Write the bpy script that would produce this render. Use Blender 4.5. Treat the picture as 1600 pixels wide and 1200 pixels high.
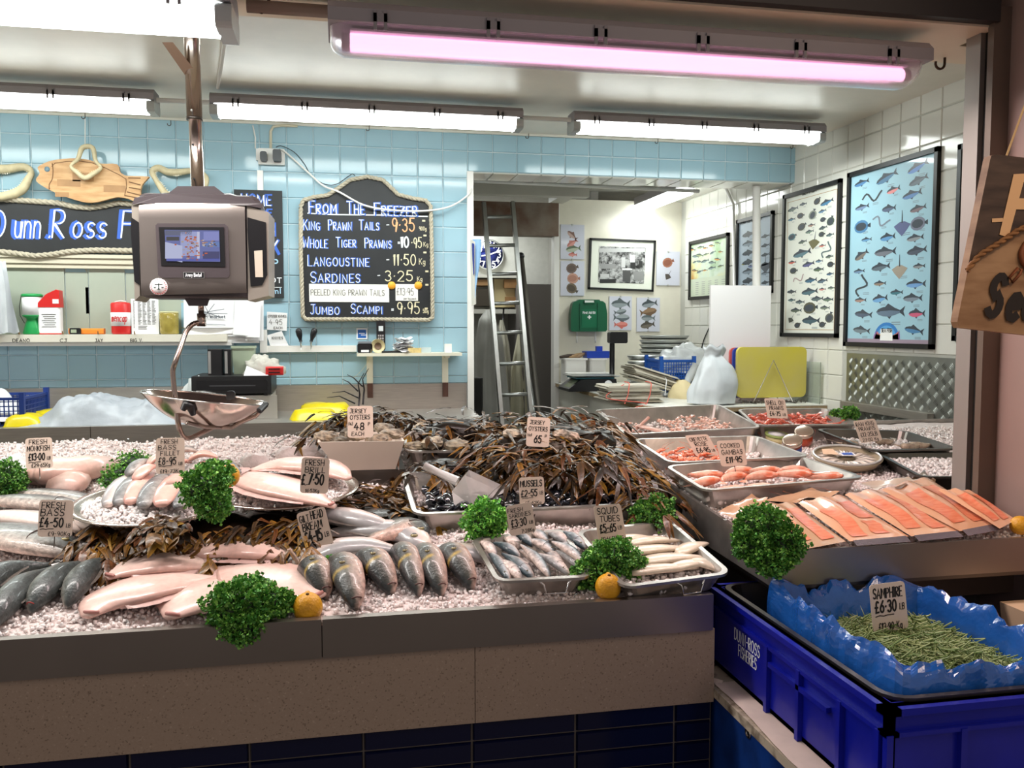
import bpy,math,random
import numpy as np
from mathutils import Vector,Matrix,noise
random.seed(7)
SC=bpy.context.scene
for _o in list(bpy.data.objects):bpy.data.objects.remove(_o)
PI=math.pi
# camera
FPX,YAW,PITCH,EYE=1350.0,math.radians(-11.2),math.radians(-3.77),1.58
cam_data=bpy.data.cameras.new('camera');cam_data.sensor_width=36.0;cam_data.lens=36.0*FPX/1600.0
cam_data.clip_start=0.02;cam_data.clip_end=60
camera=bpy.data.objects.new('camera',cam_data);SC.collection.objects.link(camera)
camera.location=(0,0,EYE);camera.rotation_euler=(PI/2+PITCH,0,YAW);SC.camera=camera
# world, exposure, area lights
world=bpy.data.worlds.new('world');SC.world=world;world.use_nodes=True
world.node_tree.nodes['Background'].inputs[0].default_value=(1.0,0.90,0.86,1)
world.node_tree.nodes['Background'].inputs[1].default_value=0.42
SC.view_settings.view_transform='Standard';SC.view_settings.look='None'
SC.view_settings.exposure=0.0;SC.view_settings.gamma=1.0;SC.view_settings.use_curve_mapping=False
def area_light(name,loc,sx,sy,power,col,rot=(0,0,0)):
 l=bpy.data.lights.new(name,'AREA');l.shape='RECTANGLE';l.size=sx;l.size_y=sy;l.energy=power;l.color=col
 o=bpy.data.objects.new(name,l);SC.collection.objects.link(o);o.location=loc;o.rotation_euler=rot;return o
# the light of the fluorescent battens, just under their diffusers
W_=(0.95,1.0,0.97)
area_light('tube_light_rear',(0.165,4.47,2.535),1.45,0.10,17,W_)
area_light('tube_light_rear',(1.91,4.47,2.535),1.38,0.10,17,W_)
area_light('tube_light_rear',(-1.62,4.47,2.535),1.45,0.10,17,W_)
area_light('tube_light_front',(-0.98,2.17,2.195),1.45,0.10,16,(1,.90,.85))
area_light('tube_light_pink',(0.76,2.17,2.195),1.45,0.10,18,(1,.83,.80))
area_light('tube_light_inner',(2.50,6.75,2.53),0.10,1.3,10,W_)
# the market hall lamp outside, on the customers' side
sp=bpy.data.lights.new('sign_spot','SPOT');sp.energy=22;sp.color=(1,.78,.55);sp.spot_size=.75;sp.spot_blend=.6;sp.shadow_soft_size=.08
so=bpy.data.objects.new('sign_spot',sp);SC.collection.objects.link(so);so.location=(1.35,.35,2.75);so.rotation_euler=(Vector((1.55,1.52,1.7))-so.location).to_track_quat('-Z','Y').to_euler()
area_light('passage_fill',(1.3,8.0,2.7),.15,.6,22,W_)  # unseen fill lamp, added to brighten the passage behind the doorway
area_light('market_lamp',(1.9,0.3,3.2),0.5,0.5,9,(1.0,.74,.55),(math.radians(25),math.radians(5),0))
# pixel ray to world point on a real plane
def _ray(px,py):
 v=Vector(((px-800)/FPX,(600-py)/FPX,-1.0))
 v.rotate(Matrix.Rotation(PI/2+PITCH,3,'X'));v.rotate(Matrix.Rotation(YAW,3,'Z'));return v
def P(px,py,X=None,Y=None,Z=None,bed=None):
 r=_ray(px,py);c=Vector((0,0,EYE))
 if X is not None:t=X/r.x
 elif Y is not None:t=Y/r.y
 elif Z is not None:t=(Z-EYE)/r.z
 else:
  z0,s,y0=bed;t=(z0-s*y0-EYE)/(r.z-s*r.y)
 return c+r*t
YB,XR,ZC=5.15,2.868,2.735
# materials
def lin(h):
 h=h.lstrip('#');c=[int(h[i:i+2],16)/255 for i in(0,2,4)]
 return tuple((x/12.92 if x<=.04045 else((x+.055)/1.055)**2.4)for x in c)+(1.0,)
MATS={}
def mat(name,col,rough=.5,metal=0.,noise_=0.,nscale=20.,bump=0.,bscale=60.,col2=None,trans=0.,ior=1.45,emit=None,estr=0.,coat=0.,alpha=1.,sss=0.,spec=None,stretch=None,aniso=0.,ramp=None):
 if name in MATS:return MATS[name]
 m=bpy.data.materials.new(name);m.use_nodes=True;nt=m.node_tree;b=nt.nodes['Principled BSDF']
 c=lin(col)if isinstance(col,str)else tuple(col)+(1,)
 b.inputs['Base Color'].default_value=c;b.inputs['Roughness'].default_value=rough;b.inputs['Metallic'].default_value=metal
 b.inputs['IOR'].default_value=ior;b.inputs['Transmission Weight'].default_value=trans;b.inputs['Coat Weight'].default_value=coat
 b.inputs['Coat Roughness'].default_value=.08
 b.inputs['Alpha'].default_value=alpha
 if spec is not None:b.inputs['Specular IOR Level'].default_value=spec
 if sss:b.inputs['Subsurface Weight'].default_value=sss;b.inputs['Subsurface Radius'].default_value=(.02,.02,.02);b.inputs['Subsurface Scale'].default_value=.5
 if emit:b.inputs['Emission Color'].default_value=lin(emit);b.inputs['Emission Strength'].default_value=estr
 if noise_ or bump or col2:
  tc=nt.nodes.new('ShaderNodeTexCoord');mp=nt.nodes.new('ShaderNodeMapping');nt.links.new(tc.outputs['Object'],mp.inputs[0])
  if stretch:mp.inputs['Scale'].default_value=stretch
 if noise_ or col2:
  n=nt.nodes.new('ShaderNodeTexNoise');n.inputs['Scale'].default_value=nscale;n.inputs['Detail'].default_value=4
  nt.links.new(mp.outputs[0],n.inputs[0])
  r=nt.nodes.new('ShaderNodeValToRGB')
  c2=lin(col2)if col2 else tuple(x*(1-noise_)for x in c[:3])+(1,)
  r.color_ramp.elements[0].color=c2;r.color_ramp.elements[1].color=c
  lo,hi=ramp or(.35,.65)
  r.color_ramp.elements[0].position=lo;r.color_ramp.elements[1].position=hi
  nt.links.new(n.outputs[0],r.inputs[0]);nt.links.new(r.outputs[0],b.inputs['Base Color'])
 if bump:
  n2=nt.nodes.new('ShaderNodeTexNoise');n2.inputs['Scale'].default_value=bscale;n2.inputs['Detail'].default_value=3
  nt.links.new(mp.outputs[0],n2.inputs[0])
  bp=nt.nodes.new('ShaderNodeBump');bp.inputs['Strength'].default_value=bump;bp.inputs['Distance'].default_value=.004
  nt.links.new(n2.outputs[0],bp.inputs['Height']);nt.links.new(bp.outputs[0],b.inputs['Normal'])
 m.diffuse_color=c;MATS[name]=m;return m
def attr_mat(name,rough=.5,coat=0.,bump=0.,bscale=80.,metal=0.,mottling=0.,spec=.5):
 """Colour of the thing itself kept per corner in the attribute Col (prints, skins)."""
 if name in MATS:return MATS[name]
 m=bpy.data.materials.new(name);m.use_nodes=True;nt=m.node_tree;b=nt.nodes['Principled BSDF']
 a=nt.nodes.new('ShaderNodeAttribute');a.attribute_name='Col'
 b.inputs['Roughness'].default_value=rough;b.inputs['Coat Weight'].default_value=coat;b.inputs['Coat Roughness'].default_value=.1;b.inputs['Metallic'].default_value=metal;b.inputs['Specular IOR Level'].default_value=spec
 tc=nt.nodes.new('ShaderNodeTexCoord')
 if mottling:
  n=nt.nodes.new('ShaderNodeTexNoise');n.inputs['Scale'].default_value=80;n.inputs['Detail'].default_value=5;nt.links.new(tc.outputs['Object'],n.inputs[0])
  mr=nt.nodes.new('ShaderNodeMapRange');mr.inputs[1].default_value=.3;mr.inputs[2].default_value=.7;mr.inputs[3].default_value=1-mottling;mr.inputs[4].default_value=1+mottling*.5
  nt.links.new(n.outputs[0],mr.inputs[0])
  mx=nt.nodes.new('ShaderNodeVectorMath');mx.operation='SCALE';nt.links.new(a.outputs['Color'],mx.inputs[0]);nt.links.new(mr.outputs[0],mx.inputs['Scale'])
  nt.links.new(mx.outputs[0],b.inputs['Base Color'])
 else:nt.links.new(a.outputs['Color'],b.inputs['Base Color'])
 if bump:
  n2=nt.nodes.new('ShaderNodeTexNoise');n2.inputs['Scale'].default_value=bscale;nt.links.new(tc.outputs['Object'],n2.inputs[0])
  bp=nt.nodes.new('ShaderNodeBump');bp.inputs['Strength'].default_value=bump;bp.inputs['Distance'].default_value=.003
  nt.links.new(n2.outputs[0],bp.inputs['Height']);nt.links.new(bp.outputs[0],b.inputs['Normal'])
 MATS[name]=m;return m
# mesh builder
class MB:
 def __init__(s):s.v=[];s.f=[];s.c=[];s.sm=[];s.col=None;s.usecol=False
 def color(s,c):s.col=lin(c)if isinstance(c,str)else tuple(c)[:3]+(1,);s.usecol=True;return s
 def add(s,vs,fs,smooth=False,cols=None):
  o=len(s.v);s.v+=[tuple(x)for x in vs];s.f+=[tuple(i+o for i in f)for f in fs];s.sm+=[smooth]*len(fs)
  s.c+=(cols if cols else[s.col or(1,1,1,1)]*len(vs));return s
 def box(s,a,b,M=None,taper=0.):
  x0,y0,z0=a;x1,y1,z1=b;t=taper
  vs=[(x0+t,y0+t,z0),(x1-t,y0+t,z0),(x1-t,y1-t,z0),(x0+t,y1-t,z0),(x0,y0,z1),(x1,y0,z1),(x1,y1,z1),(x0,y1,z1)]
  if M is not None:vs=[M@Vector(v)for v in vs]
  return s.add(vs,[(3,2,1,0),(4,5,6,7),(0,1,5,4),(1,2,6,5),(2,3,7,6),(3,0,4,7)])
 def rbox(s,a,b,r,M=None,seg=3,axis=2):
  """box with rounded corners seen along an axis"""
  ax=[i for i in range(3)if i!=axis]
  a=list(a);b=list(b);pts=[]
  for cx,cy,st in((b[ax[0]]-r,b[ax[1]]-r,0),(a[ax[0]]+r,b[ax[1]]-r,1),(a[ax[0]]+r,a[ax[1]]+r,2),(b[ax[0]]-r,a[ax[1]]+r,3)):
   for k in range(seg+1):
    t=(st+k/seg)*PI/2;pts.append((cx+r*math.cos(t),cy+r*math.sin(t)))
  return s.prism(pts,a[axis],b[axis],axis,M)
 def prism(s,pts,lo,hi,axis=2,M=None,smooth=False):
  ax=[i for i in range(3)if i!=axis];n=len(pts);vs=[]
  for h in(lo,hi):
   for p in pts:
    v=[0,0,0];v[ax[0]]=p[0];v[ax[1]]=p[1];v[axis]=h;vs.append(Vector(v))
  if M is not None:vs=[M@v for v in vs]
  fs=[tuple(range(n-1,-1,-1)),tuple(range(n,2*n))]+[(i,(i+1)%n,n+(i+1)%n,n+i)for i in range(n)]
  if axis==1:fs=[f[::-1]for f in fs]
  return s.add(vs,fs,smooth)
 def tube(s,pts,r,n=8,cap=True,closed=False,smooth=True):
  pts=[Vector(p)for p in pts];m=len(pts);rs=r if isinstance(r,(list,tuple))else[r]*m
  vs=[];up=None
  for i,p in enumerate(pts):
   if closed:d=pts[(i+1)%m]-pts[i-1]
   else:d=pts[min(i+1,m-1)]-pts[max(i-1,0)]
   if d.length<1e-9:d=Vector((0,0,1))
   d.normalize()
   if up is None:up=Vector((0,0,1))if abs(d.z)<.9 else Vector((1,0,0))
   a=d.cross(up)
   if a.length<1e-6:a=d.cross(Vector((1,.3,0)))
   a.normalize();up=a.cross(d);b=up
   for k in range(n):
    t=2*PI*k/n;vs.append(p+(a*math.cos(t)+b*math.sin(t))*rs[i])
  fs=[]
  for i in range(m if closed else m-1):
   j=(i+1)%m
   for k in range(n):fs.append((i*n+k,j*n+k,j*n+(k+1)%n,i*n+(k+1)%n)[::-1])
  if cap and not closed:fs.append(tuple(range(n)));fs.append(tuple(range((m-1)*n,m*n))[::-1])
  return s.add(vs,fs,smooth)
 def lathe(s,prof,n=24,M=None,smooth=True,c=(0,0,0),sx=1.,sy=1.,ang=2*PI):
  vs=[];
  for r,z in prof:
   for k in range(n):
    t=2*PI*k/n;vs.append(Vector((c[0]+r*math.cos(t)*sx,c[1]+r*math.sin(t)*sy,c[2]+z)))
  if M is not None:vs=[M@v for v in vs]
  fs=[]
  for i in range(len(prof)-1):
   for k in range(n):fs.append((i*n+k,i*n+(k+1)%n,(i+1)*n+(k+1)%n,(i+1)*n+k))
  if prof[0][0]>1e-5:fs.append(tuple(range(n))[::-1])
  if prof[-1][0]>1e-5:fs.append(tuple(range((len(prof)-1)*n,len(prof)*n)))
  return s.add(vs,fs,smooth)
 def blob(s,c,r,n=8,m=6,amp=0.,M=None,seed=0.,freq=1.):
  vs=[];fs=[]
  for i in range(m+1):
   t=PI*i/m
   for k in range(n):
    p=2*PI*k/n;d=Vector((math.sin(t)*math.cos(p),math.sin(t)*math.sin(p),math.cos(t)))
    q=1+(amp*noise.noise(d*freq*2+Vector((seed,seed*1.7,3)))if amp else 0)
    v=Vector((d.x*r[0]*q,d.y*r[1]*q,d.z*r[2]*q))
    if M is not None:v=M@v
    vs.append(v+Vector(c))
  for i in range(m):
   for k in range(n):fs.append((i*n+k,(i+1)*n+k,(i+1)*n+(k+1)%n,i*n+(k+1)%n))
  return s.add(vs,fs,True)
 def grid(s,fn,nu,nv,smooth=True,closeu=False,cfn=None):
  vs=[];cs=[]
  for j in range(nv+1):
   for i in range(nu if closeu else nu+1):
    vs.append(fn(i/nu,j/nv));cs.append(cfn(i/nu,j/nv)if cfn else(s.col or(1,1,1,1)))
  w=nu if closeu else nu+1;fs=[]
  for j in range(nv):
   for i in range(nu):fs.append((j*w+i,j*w+(i+1)%w,(j+1)*w+(i+1)%w,(j+1)*w+i))
  if cfn:s.usecol=True
  return s.add(vs,fs,smooth,cs)
 def build(s,name,m=None,parent=None,origin=None,mesh_only=False):
  me=bpy.data.meshes.new(name);v=s.v
  if origin is None and parent is None and v and not mesh_only:
   a=np.array(v);origin=Vector((float((a[:,0].min()+a[:,0].max())/2),float((a[:,1].min()+a[:,1].max())/2),float(a[:,2].min())))
  if origin is not None:v=[(p[0]-origin[0],p[1]-origin[1],p[2]-origin[2])for p in v]
  me.from_pydata(v,[],s.f)
  if any(s.sm):me.polygons.foreach_set('use_smooth',s.sm)
  if s.usecol:
   at=me.color_attributes.new('Col','FLOAT_COLOR','POINT');at.data.foreach_set('color',np.array(s.c,dtype=np.float32).ravel())
  for mm in(m if isinstance(m,(list,tuple))else[m]):
   if mm:me.materials.append(mm)
  if mesh_only:return me
  o=bpy.data.objects.new(name,me);SC.collection.objects.link(o)
  if origin is not None:o.location=origin
  if parent is not None:o.parent=parent
  return o
def tag(o,label=None,cat=None,group=None,kind=None):
 if label:o['label']=label
 if cat:o['category']=cat
 if group:o['group']=group
 if kind:o['kind']=kind
 return o
def root(name,loc,label,cat,group=None,rot=(0,0,0)):
 o=bpy.data.objects.new(name,None);SC.collection.objects.link(o);o.location=loc;o.rotation_euler=rot;o.empty_display_size=.05
 return tag(o,label,cat,group)
def part(name,mb,m,r):
 """mb is in world coordinates; r is the thing it belongs to (translation only)"""
 L=r.matrix_basis.translation
 p=r.parent
 while p:L=L+p.matrix_basis.translation;p=p.parent
 return mb.build(name,m,r,origin=L).__class__ and _fix(r,L)
def _fix(r,L):pass
def part(name,mb,m,r):
 L=r.matrix_basis.translation.copy();p=r.parent
 while p:L=L+p.matrix_basis.translation;p=p.parent
 o=mb.build(name,m,r,origin=L);o.location=(0,0,0);return o
def struct(name,mb,m,parent=None):
 o=mb.build(name,m,parent,origin=(0,0,0));o.location=(0,0,0)
 if parent is None:o['kind']='structure'
 return o
def place(name,me,parent=None,loc=(0,0,0),rot=(0,0,0),sc=(1,1,1)):
 o=bpy.data.objects.new(name,me);SC.collection.objects.link(o);o.location=loc;o.rotation_euler=rot;o.scale=sc
 if parent:o.parent=parent
 return o
def dup(r,M=None,label=None,group=None):
 c=r.copy();SC.collection.objects.link(c)
 if M is not None:c.matrix_basis=M
 if label:c['label']=label
 if group:c['group']=group
 for ch in[x for x in KIDS.get(r.name,[])]:
  d=ch.copy();SC.collection.objects.link(d);d.parent=c;
  for g in KIDS.get(ch.name,[]):
   e=g.copy();SC.collection.objects.link(e);e.parent=d
 return c
KIDS={}
def kids(r):
 for o in SC.collection.objects:
  if o.parent:KIDS.setdefault(o.parent.name,[])
 KIDS[r.name]=[o for o in SC.collection.objects if o.parent==r]
 for k in KIDS[r.name]:KIDS[k.name]=[o for o in SC.collection.objects if o.parent==k]
# hand lettering (single-stroke alphabet drawn as marker ribbons)
def arc(cx,cy,rx,ry,a0,a1,n=7):return[(cx+rx*math.cos(math.radians(a0+(a1-a0)*i/n)),cy+ry*math.sin(math.radians(a0+(a1-a0)*i/n)))for i in range(n+1)]
G={'A':(.8,[[(0,0),(.4,1),(.8,0)],[(.13,.35),(.67,.35)]]),'B':(.7,[[(0,0),(0,1),(.4,1)]+arc(.4,.77,.25,.23,90,-90)+[(.1,.54)]+arc(.42,.27,.28,.27,90,-90)+[(0,0)]]),'C':(.7,[arc(.42,.5,.42,.5,50,310,12)]),'D':(.75,[[(0,0),(0,1),(.3,1)]+arc(.3,.5,.45,.5,90,-90,10)+[(0,0)]]),'E':(.6,[[(.6,1),(0,1),(0,0),(.6,0)],[(0,.52),(.48,.52)]]),'F':(.6,[[(.62,1),(0,1),(0,0)],[(0,.52),(.48,.52)]]),'G':(.8,[arc(.42,.5,.42,.5,50,330,12)+[(.8,.45),(.48,.45)]]),'H':(.7,[[(0,0),(0,1)],[(.7,0),(.7,1)],[(0,.5),(.7,.5)]]),'I':(.15,[[(.07,0),(.07,1)]]),'J':(.5,[[(.1,1),(.6,1)],[(.4,1),(.4,.25)]+arc(.2,.22,.2,.22,0,-160,6)]),'K':(.65,[[(0,0),(0,1)],[(.62,1),(.02,.42)],[(.2,.58),(.66,0)]]),'L':(.55,[[(0,1),(0,0),(.55,0)]]),'M':(.9,[[(0,0),(.08,1),(.45,.3),(.82,1),(.9,0)]]),'N':(.72,[[(0,0),(0,1),(.7,0),(.7,1)]]),'O':(.85,[arc(.42,.5,.42,.5,90,450,14)]),'P':(.62,[[(0,0),(0,1),(.35,1)]+arc(.35,.75,.27,.25,90,-90)+[(0,.5)]]),'Q':(.88,[arc(.42,.5,.42,.5,90,450,14),[(.5,.25),(.88,-.05)]]),'R':(.66,[[(0,0),(0,1),(.35,1)]+arc(.35,.76,.27,.24,90,-90)+[(.05,.52),(.66,0)]]),'S':(.62,[arc(.34,.75,.3,.25,20,270,9)+arc(.32,.25,.31,.25,90,-150,9)]),'T':(.7,[[(0,1),(.7,1)],[(.35,1),(.35,0)]]),'U':(.72,[[(0,1),(0,.35)]+arc(.36,.35,.36,.35,180,360,8)+[(.72,1)]]),'V':(.72,[[(0,1),(.36,0),(.72,1)]]),'W':(1.0,[[(0,1),(.22,0),(.5,.75),(.78,0),(1,1)]]),'X':(.7,[[(0,1),(.7,0)],[(0,0),(.7,1)]]),'Y':(.7,[[(0,1),(.35,.5),(.7,1)],[(.35,.5),(.35,0)]]),'Z':(.65,[[(0,1),(.65,1),(0,0),(.68,0)]]),'0':(.65,[arc(.32,.5,.32,.5,90,450,12)]),'1':(.2,[[(0,.85),(.12,1),(.12,0)]]),'2':(.62,[arc(.3,.72,.3,.28,160,-30,8)+[(0,0),(.62,0)]]),'3':(.6,[arc(.28,.76,.28,.24,150,-80,8)+arc(.28,.27,.31,.27,80,-150,8)]),'4':(.65,[[(.35,1),(0,.35),(.65,.35)],[(.45,.6),(.42,0)]]),'5':(.62,[[(.58,1),(.1,1),(.06,.56)]+arc(.28,.32,.32,.32,110,-150,9)]),'6':(.62,[[(.5,1),(.15,.6)]+arc(.31,.3,.3,.3,160,520,12)]),'7':(.6,[[(0,1),(.6,1),(.2,0)]]),'8':(.6,[arc(.3,.76,.25,.24,270,630,10),arc(.3,.26,.3,.26,90,450,10)]),'9':(.6,[arc(.3,.7,.28,.3,0,360,10)+[(.45,0)]]),'£':(.65,[arc(.42,.78,.2,.2,30,180,6)+[(.22,.3),(.15,0),(.65,.03)],[(0,.45),(.45,.45)]]),'-':(.4,[[(.03,.48),(.37,.5)]]),'.':(.12,[[(.04,0),(.07,.06)]]),'·':(.15,[[(.05,.45),(.09,.5)]]),'=':(.4,[[(0,.6),(.38,.6)],[(0,.38),(.38,.38)]]),'~':(1.6,[[(0,.5),(.35,.62),(.7,.5),(1.0,.6),(1.6,.62)]]),'+':(.5,[[(0,.5),(.5,.5)],[(.25,.25),(.25,.75)]]),'a':(.5,[arc(.24,.3,.24,.3,20,340,10),[(.5,.6),(.5,0)]]),'c':(.45,[arc(.26,.3,.26,.3,50,310,9)]),'e':(.5,[[(.02,.32),(.5,.34)]+arc(.26,.3,.25,.3,10,310,9)]),'f':(.35,[arc(.3,.82,.15,.18,60,180,5)+[(.15,0)],[(0,.58),(.32,.58)]]),'g':(.5,[arc(.24,.32,.24,.28,20,340,9),[(.5,.6),(.48,-.15)]+arc(.25,-.15,.22,.2,0,-150,6)]),'h':(.5,[[(0,0),(0,1)],[(0,.4)]+arc(.25,.38,.24,.22,150,0,6)+[(.5,0)]]),'i':(.12,[[(.05,0),(.05,.6)],[(.05,.8),(.08,.85)]]),'k':(.45,[[(0,0),(0,1)],[(.42,.6),(.02,.25)],[(.15,.35),(.45,0)]]),'l':(.12,[[(.05,0),(.05,1)]]),'m':(.75,[[(0,0),(0,.6)]+arc(.18,.42,.18,.18,160,0,5)+[(.37,0)],[(.37,.4)]+arc(.55,.42,.18,.18,170,0,5)+[(.74,0)]]),'n':(.5,[[(0,.6),(0,0)],[(0,.4)]+arc(.25,.38,.24,.22,150,0,6)+[(.5,0)]]),'o':(.52,[arc(.26,.3,.26,.3,90,450,10)]),'p':(.5,[[(0,.6),(0,-.35)],arc(.25,.3,.25,.3,170,-170,10)]),'r':(.38,[[(0,.6),(0,0)],[(0,.35),(.15,.58),(.38,.55)]]),'s':(.42,[arc(.23,.45,.2,.15,30,270,6)+arc(.21,.15,.21,.15,90,-150,6)]),'u':(.5,[[(0,.6),(0,.25)]+arc(.24,.24,.24,.24,180,350,6)+[(.5,.6),(.5,0)]]),'d':(.5,[arc(.24,.3,.24,.3,20,340,10),[(.5,1),(.5,0)]]),'t':(.35,[[(.15,.9),(.15,.05),(.33,0)],[(0,.6),(.32,.6)]]),'b':(.5,[[(0,1),(0,0)],arc(.25,.3,.25,.3,170,-170,10)]),'y':(.5,[[(0,.6),(.25,.05)],[(.5,.6),(.1,-.35)]]),'z':(.45,[[(0,.6),(.45,.6),(0,0),(.45,0)]]),'v':(.45,[[(0,.6),(.22,0),(.45,.6)]]),'w':(.7,[[(0,.6),(.17,0),(.35,.5),(.52,0),(.7,.6)]]),}
def text_w(t,h,gap=.28,cs=.8):
 w=0
 for ch in t:
  if ch==' ':w+=.5*h
  elif ch in G:w+=(G[ch][0]+gap)*h*cs
 return w
def write(mb,t,x,y,h,sw,place_fn,width=None,cs=.8,slant=.0,jit=.03,gap=.28,off=(0,0),rise=0.0,smallcaps=False,sfx=0):
 """ribbons for text t from (x,y) on a flat sheet; place_fn(u,v,k) gives the world point"""
 t0=text_w(t,h,gap,cs)
 if width:cs=cs*width/t0
 rr=random.Random(hash(t)%1000 if False else sum(ord(c)for c in t)+int(h*1e4))
 cx=x;first=True
 for i,ch in enumerate(t):
  if ch==' ':cx+=.5*h*(cs/.8);first=True;continue
  if ch not in G:continue
  w,strokes=G[ch]
  s=h*(1.0 if(first or not smallcaps or not ch.isalpha())else .76)
  jy=rr.uniform(-jit,jit)*h;js=1+rr.uniform(-jit,jit)
  for st in strokes:
   pts=[(cx+(px*cs+slant*py)*s*js+off[0],y+py*s*js+jy+rise*(cx-x)+off[1])for px,py in st]
   ribbon(mb,pts,sw,place_fn)
  cx+=(w*(s/h)+gap)*h*cs;first=False
 return cx
RK=[0]
def ribbon(mb,pts,sw,pf):
 n=len(pts);vs=[]
 if n<2:return
 pts=[pts[0]]+[q for p,q in zip(pts,pts[1:])if abs(p[0]-q[0])+abs(p[1]-q[1])>1e-7]
 n=len(pts)
 if n<2:return
 RK[0]=(RK[0]+1)%7;k=RK[0]
 d0=(pts[1][0]-pts[0][0],pts[1][1]-pts[0][1]);l=math.hypot(*d0);e0=(pts[0][0]-d0[0]/l*sw*.4,pts[0][1]-d0[1]/l*sw*.4)
 d1=(pts[-1][0]-pts[-2][0],pts[-1][1]-pts[-2][1]);l=math.hypot(*d1);e1=(pts[-1][0]+d1[0]/l*sw*.4,pts[-1][1]+d1[1]/l*sw*.4)
 pts=[e0]+pts[1:-1]+[e1];n=len(pts)
 for i,p in enumerate(pts):
  a=pts[max(i-1,0)];b=pts[min(i+1,n-1)]
  dx,dy=b[0]-a[0],b[1]-a[1];l=math.hypot(dx,dy)or 1
  m=sw/2
  if 0<i<n-1:
   u=(p[0]-a[0],p[1]-a[1]);w=(b[0]-p[0],b[1]-p[1]);lu=math.hypot(*u)or 1;lw=math.hypot(*w)or 1
   c=(u[0]*w[0]+u[1]*w[1])/lu/lw;m=sw/2/max(math.sqrt(max((1+c)/2,0)),.5)
  nx,ny=-dy/l*m,dx/l*m
  kk=k+i*.3;vs.append(pf(p[0]+nx,p[1]+ny,kk));vs.append(pf(p[0]-nx,p[1]-ny,kk))
 mb.add(vs,[(2*i,2*i+1,2*i+3,2*i+2)for i in range(n-1)])
def sheet(o,u,v,lift=.0006):
 """place_fn on the plane through o spanned by unit vectors u (right) and v (up)"""
 o=Vector(o);u=Vector(u).normalized();v=Vector(v).normalized();n=u.cross(v)
 return lambda a,b,k=0:o+u*a+v*b+n*(lift+k*.00005)
# shared materials
M_white=mat('white_paint','#d8d6cc',.5,noise_=.06,nscale=6)
M_ceil=mat('ceiling_paint','#ebe2d4',.38,noise_=.08,nscale=5,bump=.25,bscale=9)
M_grout=mat('grey_grout','#b9b8b0',.8)
M_groutb=mat('pale_grout','#c9d6da',.8)
M_tileb=mat('blue_glazed_tile','#9cbdcb',.12,noise_=.05,nscale=3,bump=.06,bscale=12)
M_tilew=mat('white_glazed_tile','#dcdad2',.10,noise_=.03,nscale=3,bump=.06,bscale=12)
M_steel=mat('brushed_steel','#b3aca4',.38,.75,noise_=.12,nscale=9,bump=.04,bscale=160,stretch=(1,1,12))
M_steel2=mat('worn_steel_tray','#bdb7b1',.33,.8,noise_=.30,nscale=14,bump=.08,bscale=90)
M_steeld=mat('dark_steel','#6e6863',.34,1.,noise_=.15,nscale=6)
M_alu=mat('aluminium','#c4c6c4',.35,1.,noise_=.1)
M_chrome=mat('chrome','#d0ccc8',.12,1.)
M_black=mat('black_plastic','#17171a',.35)
M_blackm=mat('matt_black_frame','#141414',.45)
M_dark=mat('dark_shade','#1b1917',.8)
M_wplast=mat('white_plastic','#e6e4e0',.4)
M_gplast=mat('grey_plastic','#a29ca0',.45)
M_ink=mat('black_marker_ink','#15120f',.6)
M_inkb=mat('blue_chalk_paint','#3a63c0',.7)
M_inkw=mat('white_chalk_paint','#e9eef2',.7)
M_inkc=mat('cream_chalk_paint','#d9cfae',.7)
M_inkg=mat('grey_pen_ink','#55544f',.7)
M_red=mat('red_plastic','#c82322',.4)
M_paper=mat('white_paper','#e8e8ea',.75)
M_print=attr_mat('colour_print',.45,coat=.2)
# THE SETTING
def simple_box(name,a,b,m,kind='structure',parent=None):
 o=MB().box(a,b).build(name,m,parent,origin=(0,0,0));o.location=(0,0,0)
 if parent is None:o['kind']=kind
 return o
simple_box('floor',(-2.6,1.9,-.05),(2.9,10,0),mat('floor_vinyl','#6d6a64',.5,noise_=.1))
simple_box('ground',(-6,-6,-.06),(6,1.9,-.01),mat('market_floor','#5b534b',.5,noise_=.2),)
simple_box('ceiling',(-2.6,2.345,ZC),(2.95,YB+.25,ZC+.05),M_ceil)
wall_back=simple_box('wall_back',(-2.6,YB,0),(.752,YB+.12,ZC),M_groutb)
lintel=simple_box('lintel',(.752,YB,2.50),(XR,YB+.26,ZC),M_groutb)
wall_right=simple_box('wall_right',(XR,2.3,0),(XR+.1,10,2.95),M_grout)
wall_left=simple_box('wall_left',(-2.6,1.9,0),(-2.5,YB,2.735),M_white)
# tiles
def tile_mesh(name,m,w,h,d=.006,e=.004):
 mb=MB();g=.0016;x,z=w/2-g,h/2-g
 vs=[(-x,0,-z),(x,0,-z),(x,0,z),(-x,0,z),(-x+e,-d,-z+e),(x-e,-d,-z+e),(x-e,-d,z-e),(-x+e,-d,z-e)]
 mb.add(vs,[(4,5,6,7),(0,1,5,4),(1,2,6,5),(2,3,7,6),(3,0,4,7)]);return mb.build(name,m,mesh_only=True)
xs=[.752-.1487*i for i in range(0,19)]
zs=[2.727,2.619,2.459,2.315,2.168,2.023,1.874,1.722,1.575,1.427,1.288,1.244]
tb={}
for j in range(len(zs)-1):
 h=zs[j]-zs[j+1];key=round(h,3)
 if key not in tb:tb[key]=tile_mesh('tile',M_tileb,.1487,h)
 for i in range(len(xs)-1):
  cx=(xs[i]+xs[i+1])/2;cz=(zs[j]+zs[j+1])/2
  if cx<-.82 and 1.56<cz<1.88:continue
  if cx<-2.1:continue
  place('tile',tb[key],wall_back,(cx,YB,cz),(random.uniform(-.006,.006),0,random.uniform(-.006,.006)))
tl=[tile_mesh('tile',M_tileb,.1487,.106),tile_mesh('tile',M_tileb,.1487,.117)]
x=.752;
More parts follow.
